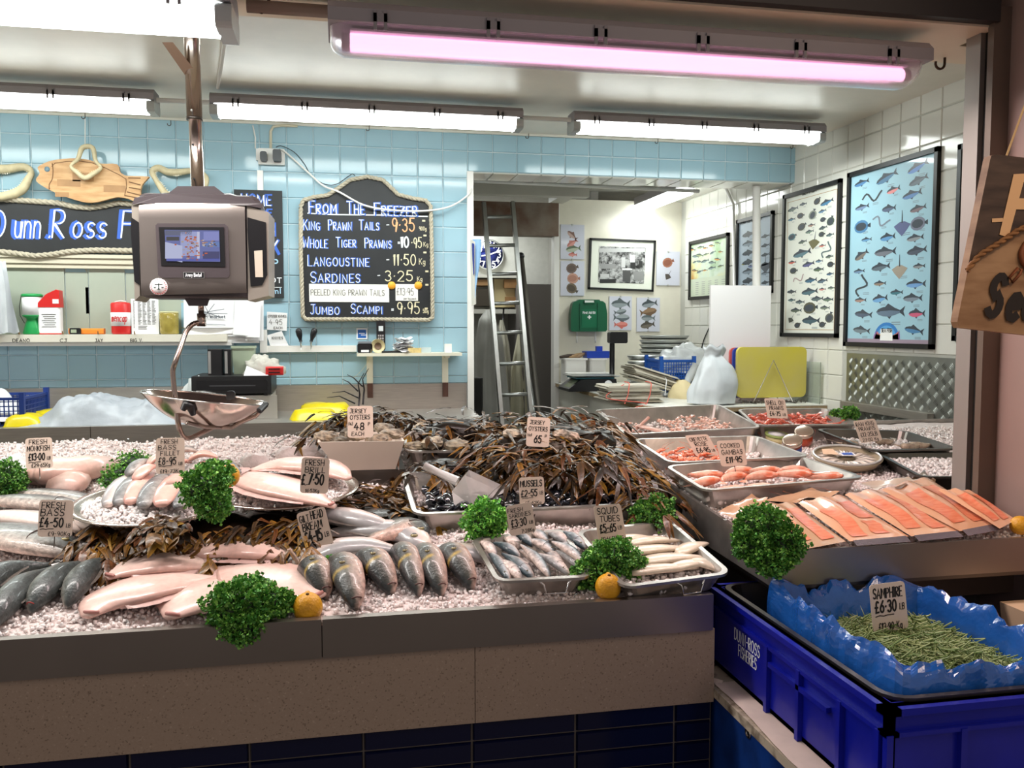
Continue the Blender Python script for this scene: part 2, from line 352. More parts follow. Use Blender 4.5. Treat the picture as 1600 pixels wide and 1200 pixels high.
while x<XR-.02:
 w=min(.1487,XR-x)
 for k,cz in((0,2.672),(1,2.559)):place('tile',tl[k],lintel,(x+w/2,YB,cz),(random.uniform(-.006,.006),0,random.uniform(-.006,.006)),(w/.1487,1,1))
 x+=.1487
tu=tile_mesh('tile',M_tilew,.1487,.25)
for i in range(14):
 place('tile',tu,lintel,(.83+.1487*i,YB+.13,2.50),(PI/2,0,0))
trim_1=simple_box('trim_1',(-2.5,YB-.012,2.722),(XR,YB+.001,ZC+.002),M_white)
# right wall tiles
ys=[2.5+.158*i for i in range(29)]
zr=[2.741+.047,2.636,2.482,2.332]+[2.332-.148*i for i in range(1,10)]
tw={}
for j in range(len(zr)-1):
 h=zr[j]-zr[j+1];key=round(h,3)
 if key not in tw:tw[key]=tile_mesh('tile',M_tilew,.158,h)
 for i in range(len(ys)-1):
  cy=(ys[i]+ys[i+1])/2;cz=(zr[j]+zr[j+1])/2
  if cy<2.9 or cz<1.02:continue
  if cy<4.5 and cz<1.40:continue
  place('tile',tw[key],wall_right,(XR,cy,cz),(0,random.uniform(-.005,.005),PI/2+PI+random.uniform(-.005,.005)))
# inner room
simple_box('ceiling_inner',(.75,YB+.26,2.72),(XR,10,2.76),mat('inner_ceiling','#a5a29a',.7,noise_=.1))
wall_inner=simple_box('wall_inner',(1.79,7.03,0),(XR,7.10,2.64),mat('cream_gloss_panel','#dcd7c8',.22,noise_=.03,bump=.05,bscale=5))
simple_box('trim_2',(1.745,7.015,0),(1.79,7.11,2.66),M_wplast)
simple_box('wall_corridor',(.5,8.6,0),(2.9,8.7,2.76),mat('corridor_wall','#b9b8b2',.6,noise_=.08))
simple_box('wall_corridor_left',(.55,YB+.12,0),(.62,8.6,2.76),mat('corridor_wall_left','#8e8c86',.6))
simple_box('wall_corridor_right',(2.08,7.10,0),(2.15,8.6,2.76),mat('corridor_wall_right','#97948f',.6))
# bulkhead and beams over the corridor
simple_box('beam_1',(.62,6.1,2.52),(1.78,6.2,2.72),M_white)
simple_box('beam_2',(1.70,5.42,2.60),(1.82,7.03,2.72),M_white)
simple_box('beam_3',(.64,7.0,2.33),(1.78,7.12,2.60),mat('stained_board','#8d8377',.8,col2='#6b4a38',nscale=4))
simple_box('beam_4',(1.0,5.42,2.63),(1.08,6.1,2.72),M_white)
simple_box('beam_5',(2.70,5.42,2.64),(XR,7.03,2.72),M_white)
simple_box('trim_3',(.745,YB-.02,0),(.783,YB+.13,2.50),M_wplast)
# front opening: beam, shutter guide, pier
M_cream=mat('cream_painted_timber','#f0e0c8',.5,noise_=.08,nscale=3)
beam=MB().box((-2.6,2.05,2.37),(1.72,2.345,2.72));struct('beam_6',beam,[M_cream])
simple_box('trim_4',(-2.6,2.02,2.376),(1.70,2.052,2.9),mat('dark_shutter_box','#2e2a2a',.5))
simple_box('trim_5',(1.70,2.09,.9),(1.735,2.146,2.40),mat('shutter_guide_metal','#9d958f',.45,.4))
simple_box('trim_6',(1.715,2.07,.9),(1.76,2.092,2.40),M_dark)
simple_box('trim_7',(1.690,2.03,.9),(1.742,2.052,2.42),mat('brown_pier_cladding','#75655a',.4,.3,noise_=.15,nscale=3))
simple_box('pier',(1.742,1.2,0),(2.4,2.07,3.2),mat('pinkish_pier','#a08880',.35,noise_=.08,nscale=2))
simple_box('trim_8',(1.716,1.50,.95),(1.743,1.86,3.2),mat('pink_pier_panel','#b49488',.3,noise_=.06,nscale=2))
simple_box('trim_9',(-2.6,1.0,2.95),(3,2.6,3.0),mat('dark_soffit','#14151c',.8))
simple_box('trim_10',(1.72,2.2,2.37),(XR+.05,2.345,ZC),M_cream)
simple_box('trim_11',(1.87,2.146,0),(XR+.05,2.30,2.37),M_white)
# counter front : fascia, terrazzo, small dark blue tiles
def terrazzo():
 m=bpy.data.materials.new('brown_terrazzo');m.use_nodes=True;nt=m.node_tree;b=nt.nodes['Principled BSDF'];b.inputs['Roughness'].default_value=.45
 tc=nt.nodes.new('ShaderNodeTexCoord');v=nt.nodes.new('ShaderNodeTexVoronoi');v.inputs['Scale'].default_value=300;nt.links.new(tc.outputs['Object'],v.inputs['Vector'])
 r=nt.nodes.new('ShaderNodeValToRGB');e=r.color_ramp.elements;e[0].color=lin('#4a3c33');e[1].color=lin('#d0bba8');e[0].position=0.0;e[1].position=1.0
 x=e.new(.12);x.color=lin('#5f4f44');x=e.new(.2);x.color=lin('#a08c7c');x=e.new(.85);x.color=lin('#a89484')
 nt.links.new(v.outputs['Color'],r.inputs[0]);
 n=nt.nodes.new('ShaderNodeTexNoise');n.inputs['Scale'].default_value=4;nt.links.new(tc.outputs['Object'],n.inputs[0])
 mx=nt.nodes.new('ShaderNodeMix');mx.data_type='RGBA';mx.inputs['Factor'].default_value=.5;nt.links.new(r.outputs[0],mx.inputs['A']);mx.inputs['B'].default_value=lin('#96826f')
 nt.links.new(mx.outputs['Result'],b.inputs['Base Color']);return m
M_terr=terrazzo()
cb=root('display_counter',(-.9,1.79,0),'long fishmonger counter with steel front edge over brown terrazzo and dark blue tiles','counter')
part('fascia_panel',MB().box((-2.4,1.778,.900),(-.0465,1.80,.9815)),mat('fascia_steel','#a09790',.34,1.,noise_=.08,nscale=4,bump=.03,bscale=7),cb)
part('fascia_panel',MB().box((-.0445,1.778,.900),(.813,1.80,.9815)),MATS['fascia_steel'],cb)
part('counter_bed',MB().add([(-2.4,1.8,.962),(.813,1.8,.962),(.94,3.0,1.145),(-2.4,3.0,1.145),(-2.4,1.8,.90),(.813,1.8,.90),(.94,3.0,.90),(-2.4,3.0,.90)],[(0,1,2,3),(7,6,5,4),(0,4,5,1),(1,5,6,2),(2,6,7,3),(3,7,4,0)]),M_steeld,cb)
part('terrazzo_slab',MB().box((-2.4,1.785,.731),(.272,2.95,.9005)),M_terr,cb)
part('terrazzo_slab',MB().box((.2735,1.785,.731),(.82,2.95,.9005)),M_terr,cb)
base=part('base_wall',MB().box((-2.4,1.80,0),(.82,2.9,.731)),mat('tile_joint','#6b625a',.8),cb)
bt=tile_mesh('tile',mat('dark_blue_brick_tile','#0e1330',.12),.2315,.0475,.008,.003)
for j in range(12):
 for i in range(11):
  place('tile',bt,base,(.615-.2315*i+(0 if j<100 else .1)-cb.location.x,1.80-cb.location.y,.709-.0475*j),(0,0,0))
bt2=tile_mesh('tile',MATS['dark_blue_brick_tile'],.088,.0475,.008,.003)
for j in range(12):place('tile',bt2,base,(.775-cb.location.x,1.80-cb.location.y,.709-.0475*j))
# right raised steel tank
def zt(Y):return 1.072+.067*(Y-1.78)
tk=root('display_tank',(1.5,2.5,.98),'raised stainless steel display tank with pink lit trays on its ice','tank')
mb=MB()
def slab(a,b,c,d,t):
 pass
mb.add([(.954,1.78,.990),(1.72,1.78,.990),(1.72,1.78,zt(1.78)),(.954,1.78,zt(1.78)),(.962,1.79,1.0),(1.72,1.79,1.0),(1.72,1.79,zt(1.78)),(.962,1.79,zt(1.78))],[(0,1,2,3),(4,7,6,5),(3,2,6,7),(0,4,5,1),(1,5,6,2)])
part('front_panel',mb,MATS['fascia_steel'],tk)
mb=MB();Yb_=3.35
mb.add([(.954,1.78,.990),(.954,Yb_,1.02),(.954,Yb_,zt(Yb_)),(.954,1.78,zt(1.78)),(.964,1.78,.990),(.964,Yb_,1.02),(.964,Yb_,zt(Yb_)),(.964,1.78,zt(1.78))],[(1,0,3,2),(4,5,6,7),(3,7,6,2),(0,1,5,4)])
part('side_panel',mb,M_steel2,tk)
part('tank_floor',MB().add([(.96,1.785,1.0),(1.72,1.785,1.0),(1.72,2.14,1.02),(XR-.02,2.31,1.03),(XR-.02,Yb_,1.06),(.96,Yb_,1.06),(.96,1.785,.98),(1.72,1.785,.98),(1.72,2.14,.98),(XR-.02,2.31,.98),(XR-.02,Yb_,.98),(.96,Yb_,.98)],[(0,1,2,3,4,5),(11,10,9,8,7,6),(0,6,7,1),(1,7,8,2),(2,8,9,3),(3,9,10,4),(4,10,11,5),(5,11,6,0)]),M_steeld,tk)
part('back_panel',MB().box((.96,Yb_-.01,.98),(XR-.02,Yb_,zt(Yb_))),M_steel2,tk)
part('cabinet_base',MB().box((1.0,2.4,0),(XR-.02,Yb_-.02,.98)),mat('grey_cabinet','#7d776f',.5),tk)
# diamond plate on the right wall
dp=root('tread_plate_panel',(XR-.01,3.6,1.02),'aluminium tread plate panel with raised diamond pattern on the right wall','panel')
part('plate',MB().box((XR-.012,2.35,1.0),(XR-.006,4.503,1.432)),mat('tread_plate_metal','#a3a5a0',.36,.9,noise_=.1,nscale=6),dp)
mb=MB();
ii=0
py=2.9
while py<4.47:
 jj=0;pz=1.03
 while pz<1.42:
  sgn=1 if(ii+jj)%2 else-1
  for k in range(4):
   off=(k-1.5)*.0085
   c=Vector((XR-.0125,py+off*.72,pz+sgn*off*.72));d=Vector((0,.7,-sgn*.7))*.017;w=Vector((0,.7,sgn*.7))*.0024;n=Vector((-.003,0,0))
   mb.add([c-d,c+w,c+d,c-w,c+n-d*.6,c+n+w*.3,c+n+d*.6,c+n-w*.3],[(0,1,5,4),(1,2,6,5),(2,3,7,6),(3,0,4,7),(4,5,6,7)],True)
  pz+=.036;jj+=1
 py+=.052;ii+=1
o=part('tread',mb,MATS['tread_plate_metal'],dp);o['kind']='stuff'
rail=MB();a=P(1340,652,X=XR-.05);b_=P(1448,680,X=XR-.05)
rail.box((XR-.05,b_.y,1.115),(XR-.012,4.5,1.155));tag(rail.build('wall_ledge',M_steel),'grey steel ledge along the foot of the tread plate panel','ledge')
# back counter
bc=root('back_counter',(-.8,4.7,0),'stainless steel work counter running along the blue tiled wall','counter')
part('worktop',MB().box((-2.45,4.52,1.055),(.74,YB-.001,1.095)),mat('worktop_steel','#c4c0ba',.33,.8,noise_=.1,nscale=5),bc)
for a,b in((-2.45,-1.204),(-1.200,-.12),(-.116,.74)):
 part('front_panel',MB().box((a,4.505,.958),(b,4.52,1.0955)),MATS['fascia_steel']if 0 else M_steel,bc)
for px,py in((97,690),(200,687),(148,707),(378,684),(381,708)):
 q=P(px,py,Y=4.50);part('rivet',MB().blob((q.x,4.504,q.z),(.006,.004,.006)),M_alu,bc)
part('splashback',MB().box((-2.45,YB-.012,1.095),(.74,YB-.0005,1.243)),M_steel,bc)
part('cabinet',MB().box((-2.45,4.62,0),(.74,YB-.02,1.05)),mat('olive_cabinet','#6d644c',.6),bc)
# fluorescent battens
def batten(x0,x1,y,ztop,label,glow,gs,lname=None,tubecol='#ffffff',clear=False,w=.15,tube_visible=True):
 r=root('fluorescent_batten',((x0+x1)/2,y,ztop-.13),label,'light','fluorescent battens')
 mb=MB();pr=[(-w/2,-.05),(-w/2,-.02),(-w/2+.02,0),(w/2-.02,0),(w/2,-.02),(w/2,-.05)]
 mb.prism([(y+a,ztop+b)for a,b in pr],x0,x1,0);part('housing',mb,mat('batten_housing','#9b969a',.5),r)
 mb=MB();n=10;prof=[]
 for k in range(n+1):
  t=PI*k/n;prof.append((math.cos(t),-math.sin(t)))
 def fn(u,v):
  e=min(v,1-v)*(x1-x0);s=min(1,math.sqrt(max(e,0)/.03)if e<.03 else 1);s=.55+.45*s
  c=prof[int(round(u*n))];return Vector((x0+.005+v*(x1-x0-.01),y+c[0]*(w/2-.012)*s,ztop-.05+c[1]*.056*s))
 stops=[0,.004,.01,.02,.5,.98,.99,.996,1]
 def fn2(u,v):return fn(u,stops[int(round(v*8))])
 mb.grid(fn2,n,8)
 for j in(0,8):
  ring=[fn2(k/n,j/8)for k in range(n+1)];mb.add(ring,[tuple(range(n+1))])
 if clear:
  part('diffuser',mb,mat('clear_diffuser','#fdf2fa',.3,trans=.8,ior=1.1,bump=.1,bscale=30,stretch=(.2,30,30)),r)
  part('reflector',MB().box((x0+.05,y-.055,ztop-.062),(x1-.05,y+.055,ztop-.057)),mat('white_enamel_reflector','#d9c6d2',.4),r)
  for dy in(-.024,.024):
   t=part('tube',MB().tube([(x0+.05,y+dy,ztop-.078),(x1-.05,y+dy,ztop-.078)],.019,12),mat('pink_tube_glow','#ffd0ea',.5,emit='#ffc4e8',estr=1.6),r)
   part('tube_cap',MB().tube([(x0+.03,y+dy,ztop-.078),(x0+.07,y+dy,ztop-.078)],.018,12),M_gplast,r)
   part('tube_cap',MB().tube([(x1-.07,y+dy,ztop-.078),(x1-.03,y+dy,ztop-.078)],.018,12),M_gplast,r)
 else:
  part('diffuser',mb,mat(glow[0],glow[1],.4,emit=glow[2],estr=gs),r)
  for a,b in((x0-.002,x0+.035),(x1-.035,x1+.002)):
   part('end_cap',MB().rbox((a,y-w/2+.004,ztop-.104),(b,y+w/2-.004,ztop-.05),.02,axis=0),mat('batten_end_cap','#b9bcbc',.25),r)
 nclip=max(3,int((x1-x0)/.26))
 for i in range(nclip):
  cx=x0+.12+(x1-x0-.24)*i/(nclip-1)
  mb=MB()
  for dx in(-.012,.012):mb.box((cx+dx-.004,y-w/2-.006,ztop-.068),(cx+dx+.004,y-w/2+.001,ztop-.022))
  mb.box((cx-.016,y-w/2-.006,ztop-.05),(cx+.016,y-w/2+.001,ztop-.03));part('clip',mb,mat('batten_clip','#8f8a8e',.5),r)
 return r
gl=('white_diffuser_glow','#ffffff','#f7fffb')
batten(-.60,.93,4.47,2.70,'middle white fluorescent batten over the blue wall, above the freezer price board',gl,14.0)
batten(1.20,2.63,4.47,2.70,'white fluorescent batten at the ceiling in front of the tiled lintel',gl,14.0)
batten(-2.4,-.85,4.47,2.70,'white fluorescent batten above the wooden fish board at the rear',gl,14.0)
batten(-1.76,-.235,2.17,2.365,'large bright white fluorescent batten at the top left, nearest the customers',gl,14.0,w=.17)
batten(-.02,1.555,2.17,2.338,'pink glowing fluorescent batten with a clear cover under the front beam',gl,14.0,clear=True,w=.17)
bi=root('inner_batten',(2.5,6.7,2.6),'white fluorescent batten in the back room running away from view','light','fluorescent battens')
part('housing',MB().box((2.43,6.06,2.60),(2.57,7.0,2.66)),MATS['batten_housing'],bi)
part('diffuser',MB().rbox((2.44,6.05,2.55),(2.56,6.99,2.60),.02,axis=1),MATS['white_diffuser_glow'],bi)
# conduits
def rod(name,pts,r,m,label,cat,n=8,group=None):
 o=MB().tube(pts,r,n).build(name,m);return tag(o,label,cat,group)
rod('conduit',[(-.85,4.47,2.665),(-.6,4.47,2.665)],.012,M_wplast,'white conduit joining the two battens left of the scale pole','conduit')
rod('conduit',[(.93,4.47,2.665),(1.2,4.47,2.665)],.012,M_wplast,'white conduit joining the middle and right rear battens','conduit')
rod('conduit',[(-.21,2.2,2.345),(-.02,2.2,2.345)],.016,mat('brown_conduit','#8e7b70',.5),'brownish conduit under the front beam left of the pink batten','conduit')
rod('conduit',[(-.22,2.4,2.72),(-.56,4.4,2.72)],.008,M_wplast,'thin white conduit crossing the ceiling from the scale pole','conduit')
rod('conduit',[(1.64,2.35,2.72),(1.95,2.7,2.70)],.02,M_white,'short white conduit at the ceiling by the right brass hook','conduit')
q0=P(800,289,Y=5.5);q1=P(1010,291,Y=5.6)
rod('conduit',[(.8,5.45,2.50),(2.45,5.7,2.52)],.013,M_wplast,'white conduit under the ceiling inside the back room','conduit')
q=[P(1133,291,X=XR-.03),P(1146,320,X=XR-.03),P(1148,460,X=XR-.03)]
rod('conduit',q,.012,M_wplast,'white bent conduit coming down the white tiles between two fish charts','conduit')
rod('support_pole',[(2.45,4.95,1.115),(2.45,5.2,1.116),(2.45,5.2,1.117)][0:0]or[P(1182,291,Y=5.25),P(1182,623,Y=5.25)],.026,M_wplast,'white round pole standing from the worktop to the lintel','pole',16)
# hooks
def hook(px,py,Y,label,s=1.):
 c=P(px,py,Y=Y);pts=[c+Vector((0,0,.018*s)),c+Vector((0,0,.004*s))]+[c+Vector((.010*s*math.sin(t),0,-.008*s-.010*s*math.cos(t)+.002))for t in[PI-.5+i*.6 for i in range(0,8)]]
 pts=[c+Vector((0,0,.02*s)),c+Vector((0,0,0))]+[c+Vector((-.009*s+.009*s*math.cos(t),0,.0+.009*s*math.sin(t)))for t in[-i*.5 for i in range(0,8)]]
 o=MB().tube(pts,.0022*s,6).build('ceiling_hook',mat('rusty_hook','#4b3a30',.5,.6));tag(o,label,'hook','screw hooks')
hook(133,183,5.1,'small screw hook above the wooden fish board')
hook(267,194,5.1,'small screw hook at the ceiling left of the scale pole')
hook(577,202,5.1,'small screw hook above the freezer price board')
hook(826,214,5.1,'small screw hook between the two right rear battens')
hook(1028,222,5.1,'small screw hook above the middle of the lintel')
hook(1239,230,5.1,'small screw hook at the right end of the blue lintel')
hook(1476,100,2.3,'large dark hook under the front beam by the right pier',1.7)
hook(420,8,2.2,'large dark hook at the top edge between the two front battens',2.0)
# THINGS ON THE BLUE REAR WALL
YW=YB-.006
def prect(px0,py0,px1,py1,Y):
 a=P(px0,(py0+py1)/2,Y=Y);b=P(px1,(py0+py1)/2,Y=Y);c=P((px0+px1)/2,py0,Y=Y);d=P((px0+px1)/2,py1,Y=Y)
 return a.x,b.x,d.z,c.z
def pbx(mb,px0,py0,px1,py1,Yf,Yb_,r=0.,seg=3):
 x0,x1,z0,z1=prect(px0,py0,px1,py1,Yf)
 if r:mb.rbox((x0,Yf,z0),(x1,Yb_,z1),r,axis=1,seg=seg)
 else:mb.box((x0,Yf,z0),(x1,Yb_,z1))
 return(x0+x1)/2,z0,z1,x0,x1
def rope(mb,path,r,turns=None,closed=False,strands=3):
 path=[Vector(p)for p in path];pts=[];L=0
 step=r*.9
 for i in range(len(path)-(0 if closed else 1)):
  a,b=path[i],path[(i+1)%len(path)];d=(b-a).length;k=max(1,int(d/step))
  for j in range(k):pts.append((a.lerp(b,j/k),(b-a).normalized(),L+d*j/k))
  L+=d
 tw=2*PI/(r*5.5)
 for s in range(strands):
  q=[]
  for p,t,l in pts:
   n=t.cross(Vector((0,1,0)));n=n.normalized()if n.length>1e-4 else Vector((1,0,0));b=t.cross(n)
   a=tw*l+2*PI*s/strands;q.append(p+(n*math.cos(a)+b*math.sin(a))*r*.5)
  mb.tube(q,r*.58,6,closed=closed)
def wavy(x0,x1,z,amp,n=40,ph=0.,Y=5.1,per=1.3):
 return[Vector((x0+(x1-x0)*i/n,Y,z+amp*math.sin(ph+2*PI*(x0+(x1-x0)*i/n)/per)))for i in range(n+1)]
M_board=mat('chalkboard_black','#25272a',.55,noise_=.25,nscale=8)
M_rope=mat('natural_rope','#bdb4a0',.85,noise_=.25,nscale=60)
# --- recessed hatch with pale sliding panels, cream moulding and name shelf
h=root('service_hatch',(-1.45,YB,1.54),'pale sage sliding panels of a wide hatch under the shop sign','hatch')
M_sage=mat('sage_panel','#a9b1a3',.3,noise_=.08,nscale=3)
for a,b,y in((-2.2,-1.48,-.002),(-1.475,-1.36,.004),(-1.355,-1.17,.0),(-1.165,-.80,.005)):
 part('panel',MB().box((a,YB-.010+y,1.53),(b,YB-.0005,1.90)),M_sage,h)
x0,x1,z0,z1=prect(134,449,144,490,YB-.006);part('finger_slot',MB().box((x0,YB-.006,z0),(x1,YB,z1)),mat('slot_dark','#6a727a',.6,noise_=.5,nscale=40),h)
for z,d,hh in((1.955,.05,.012),(1.925,.04,.02),(1.90,.03,.02)):
 part('moulding',MB().box((-2.2,YB-d,z),(-.80,YB,z+hh+.008)),mat('cream_moulding','#cfc8b4',.4),h)
sh=root('name_shelf',(-1.3,YB-.05,1.478),'long cream wall shelf with staff names written along its edge','shelf')
part('shelf_board',MB().box((-2.2,YB-.14,1.500),(-.62,YB-.006,1.540)),mat('cream_shelf','#dbd6c8',.5),sh)
part('lower_batten',MB().box((-2.2,YB-.10,1.478),(-.60,YB-.006,1.499)),M_wplast,sh)
def wall_text(t,px,py,hpx,sw,m,parent,Y,width_px=None,cs=.8,slant=0.,smallcaps=False,offs=(0,0),gap=.28,rise=0.,name='lettering',jit=.03):
 o=P(px,py,Y=Y);k=(P(px+1,py,Y=Y)-o).x
 mb=MB();write(mb,t,0,0,hpx*k,sw,sheet(o,(1,0,0),(0,0,1)),width=width_px*k if width_px else None,cs=cs,slant=slant,smallcaps=smallcaps,off=offs,gap=gap,rise=rise,jit=jit)
 return part(name,mb,m,parent)
YS=YB-.1405
for t,px,w in(('DEANO',20,28),('CJ',94,12),('JAY',149,13),('BIG V.',204,20)):
 wall_text(t,px,534.5,5.5,.0028,M_ink,sh,YS,w)
for px in(31,99,154,211):
 q=P(px,521,Y=YS);part('hook',MB().tube([q,q+Vector((0,-.012,-.004)),q+Vector((0,-.014,.012))],.0028,6),mat('brass_hook','#b58d5a',.4,.8),sh)
# --- shop sign
sg=root('shop_sign',(-1.35,5.12,2.0),'long black shop sign with blue script lettering and braided rope edges','sign')
xa,xb=-2.1,-.62
top=wavy(xa,xb,2.262,.016,40,3.6,5.10);bot=wavy(xa,xb,1.985,.016,40,3.9,5.10)
top=[P(px,py,Y=5.10)for px,py in((-70,316),(-20,312),(0,311),(30,313),(60,315),(90,317),(115,323),(140,325),(160,322),(185,317),(205,319),(260,322),(330,318),(352,316))]
bot=[P(px,py,Y=5.10)for px,py in((-70,398),(-20,393),(0,393),(30,397),(55,400),(80,398),(110,393),(150,391),(205,392),(260,395),(330,392),(352,392))]
outl=[(p.x,p.z)for p in top]+[(p.x,p.z)for p in bot[::-1]]
part('board',MB().prism(outl,5.105,5.135,1),M_board,sg)
mb=MB();rope(mb,top,.016);part('rope_edge',mb,M_rope,sg)
mb=MB();rope(mb,bot,.016);part('rope_edge',mb,M_rope,sg)
for t,px,hh,w in(('D',-16,46,26),('unn',19,46,45),('.',72,40,None),('R',78,46,26),('oss',110,42,60),('F',186,44,26)):
 wall_text(t,px,371,hh,.021,M_inkb,sg,5.1045,w,slant=.12,jit=0)
 wall_text(t,px,371,hh,.0075,M_inkw,sg,5.1035,w,slant=.12,offs=(.011,0),jit=0,name='highlight')
# --- wooden fish board
fb=root('wooden_fish_board',(-1.2,5.06,2.28),'fish shaped wooden chopping board hanging above the shop sign','board')
pts=[(280,505),(310,455),(293,410),(330,382),(400,355),(500,340),(600,337),(700,350),(790,378),(912,382),(935,440),(960,460),(1000,474),(1150,478),(1156,490),(1110,545),(1098,600),(1100,640),(1050,672),(1000,652),(920,640),(850,655),(760,678),(680,682),(600,665),(500,632),(400,590),(320,545)]
def dens(pts,n=3):
 out=[];m=len(pts)
 for i in range(m):
  p0,p1,p2,p3=pts[i-1],pts[i],pts[(i+1)%m],pts[(i+2)%m]
  for k in range(n):
   t=k/n;out.append(tuple(.5*(2*p1[j]+(p2[j]-p0[j])*t+(2*p0[j]-5*p1[j]+4*p2[j]-p3[j])*t*t+(3*p1[j]-p0[j]-3*p2[j]+p3[j])*t**3)for j in(0,1)))
 return out
def q5(p):v=P(p[0]/5,180+p[1]/5,Y=5.045);return(v.x,v.z)
M_wood=mat('pale_beech','#c9a273',.5,col2='#b08455',nscale=9,stretch=(1,1,5))
out=[q5(p)for p in dens(pts,3)][::-1]
part('board',MB().prism(out,5.045,5.07,1),M_wood,fb)
M_wood2=mat('dark_beech_block','#a67c50',.5,noise_=.15);M_groove=mat('burnt_groove','#6d4a2c',.7)
for a,b,c,d in((445,500,630,560),(565,448,735,520),(808,545,985,605),(430,600,540,640)):
 v0=q5((a,b));v1=q5((c,d));part('wood_block',MB().box((v0[0],5.0445,v1[1]),(v1[0],5.046,v0[1])),M_wood2,fb)
def polyline_part(name,pl,w,Y,m,parent):
 mb=MB();ribbon(mb,[(p[0],p[1])for p in pl],w,lambda a,b,k=0:Vector((a,Y-k*.00003,b)));return part(name,mb,m,parent)
polyline_part('groove',[q5(p)for p in dens([(405,380),(415,430),(408,500),(385,540),(390,575)],3)[:13]],.004,5.0442,M_groove,fb)
polyline_part('groove',[q5(p)for p in[(405,400),(430,375),(520,362),(620,358),(720,372),(830,415),(930,465),(985,500),(990,560),(975,620)]],.004,5.0442,M_groove,fb)
for y0,y1,x0_ in((490,492,1005),(522,545,1010),(565,580,1010),(600,625,995),(628,650,975)):polyline_part('groove',[q5((x0_,y0)),q5((1095,y1 if y1<600 else y1))],.006,5.0442,M_groove,fb)
v=q5((368,422));part('eye_hole',MB().lathe([(.014,0),(.0138,.001)],16,Matrix.Translation((v[0],5.0445,v[1]))@Matrix.Rotation(PI/2,4,'X')),mat('hole_blue_shadow','#6f8791',.5),fb)
c0=P(133,227,Y=5.03)
part('hanging_string',MB().tube([P(133,186,Y=5.1),P(133,205,Y=5.06),c0],.0025,6),M_wplast,fb)
# --- shark jaws
def jaw(label,pl,w,Y,tooth=.012,rw=None):
 """pl: closed-ish list of (px,py) along the jaw cartilage"""
 p=[P(a,b,Y=Y)for a,b in pl];c=sum(p,Vector())/len(p)
 r=root('shark_jaw',c,label,'jaw','dried shark jaws on the rear wall');mb=MB()
 sm=dens([(v.x,v.z)for v in p],4);n=len(sm);cyc=[Vector((a,Y+.02*math.sin(PI*i/n*2),b))for i,(a,b)in enumerate(sm)]
 rs=[w*(.65+.5*abs(math.sin(PI*2*i/n+.6)))for i in range(n)]
 mb.tube(cyc,rs,7,closed=True);part('cartilage',mb,mat('dried_cartilage','#cfc29e',.6,noise_=.2,nscale=25,bump=.3),r)
 mb=MB()
 for i in range(n):
  a=cyc[i];d=(c-a).normalized();s=(cyc[(i+1)%n]-a).normalized()*tooth*.45
  mb.add([a+d*rs[i]*.7+s,a+d*rs[i]*.7-s,a+d*(rs[i]+tooth*.8),a+d*rs[i]*.8+Vector((0,-.003,0))],[(0,1,2),(1,3,2),(3,0,2)])
 t=part('tooth',mb,mat('tooth_ivory','#ece6d2',.4),r);t['kind']='stuff';return r
jaw('dried shark jaw at the far left of the rear wall',[(-28,268),(-12,264),(10,263),(35,260),(48,268),(44,280),(36,296),(15,306),(-15,308),(-30,290)],.022,5.10)
jaw('small dried shark jaw hanging in front of the wooden fish board',[(122,248),(128,230),(143,230),(148,250),(157,262),(146,272),(134,279),(122,270),(112,260)],.012,5.02,.006)
jaw('dried shark jaw between the wooden fish board and the scale pole',[(238,268),(247,262),(262,268),(280,268),(300,266),(318,272),(322,284),(312,300),(285,312),(262,305),(250,290),(243,280)],.018,5.08)
# --- objects on the name shelf
ZS=1.541;YJ=5.075
def on_shelf(px,Y=YJ):v=P(px,521,Y=Y);return v.x
s_=.0038*1.0
def px2m(Y):return(P(801,500,Y=Y)-P(800,500,Y=Y)).length
K=px2m(YJ)
x=on_shelf(52);t=root('collection_pot',(x,YJ,ZS),'green and white charity collection pot with a flared base','collection pot')
part('body',MB().lathe([(0,0),(.048,0),(.05,.008),(.038,.05),(.03,.075),(.03,.085),(.05,.098),(.05,.103),(0,.103)],24,c=t.location),mat('green_plastic','#149048',.4),t)
part('label_band',MB().lathe([(.049,.102),(.0495,.2)],24,c=t.location),M_paper,t)
part('lid',MB().lathe([(.051,.2),(.053,.203),(.053,.212),(.045,.217),(0,.219)],24,c=t.location),MATS['green_plastic'],t)
part('cord',MB().tube([Vector((x-.052,YJ,ZS+.21)),Vector((x-.06,YJ-.01,ZS+.15)),Vector((x-.055,YJ-.02,ZS+.1)),Vector((x-.03,YJ-.035,ZS+.06))],.002,6),M_black,t)
mb=MB();write(mb,'charity box',-.033,.03,.013,.0018,lambda a,b,k=0:Vector((x+.0505*math.sin(a/.05),YJ-.0505*math.cos(a/.05),ZS+.115+b)),width=.07);part('lettering',mb,M_inkg,t)if 0 else None
x=on_shelf(80);t=root('collection_box',(x,YJ,ZS),'red topped collection box with a slanting lid and white printed label','collection box')
part('body',MB().rbox((x-.056,YJ-.03,ZS+.004),(x+.056,YJ+.03,ZS+.145),.012,axis=2),M_paper,t)
part('base',MB().rbox((x-.057,YJ-.031,ZS),(x+.057,YJ+.031,ZS+.006),.012,axis=2),M_red,t)
part('lid',MB().prism([(x-.06,ZS+.145),(x+.058,ZS+.145),(x+.055,ZS+.235),(x+.04,ZS+.24),(x-.01,ZS+.215),(x-.05,ZS+.17)],YJ-.032,YJ+.032,1),M_red,t)
mb=MB()
for i in range(7):mb.box((x-.035+.006*(i%3),YJ-.0312,ZS+.105-i*.011),(x+.035-.006*(i%2),YJ-.0304,ZS+.108-i*.011))
part('printed_lines',mb,M_inkg,t)
part('sticker',MB().box((x+.022,YJ-.0335,ZS+.165),(x+.052,YJ-.032,ZS+.188)),M_paper,t)
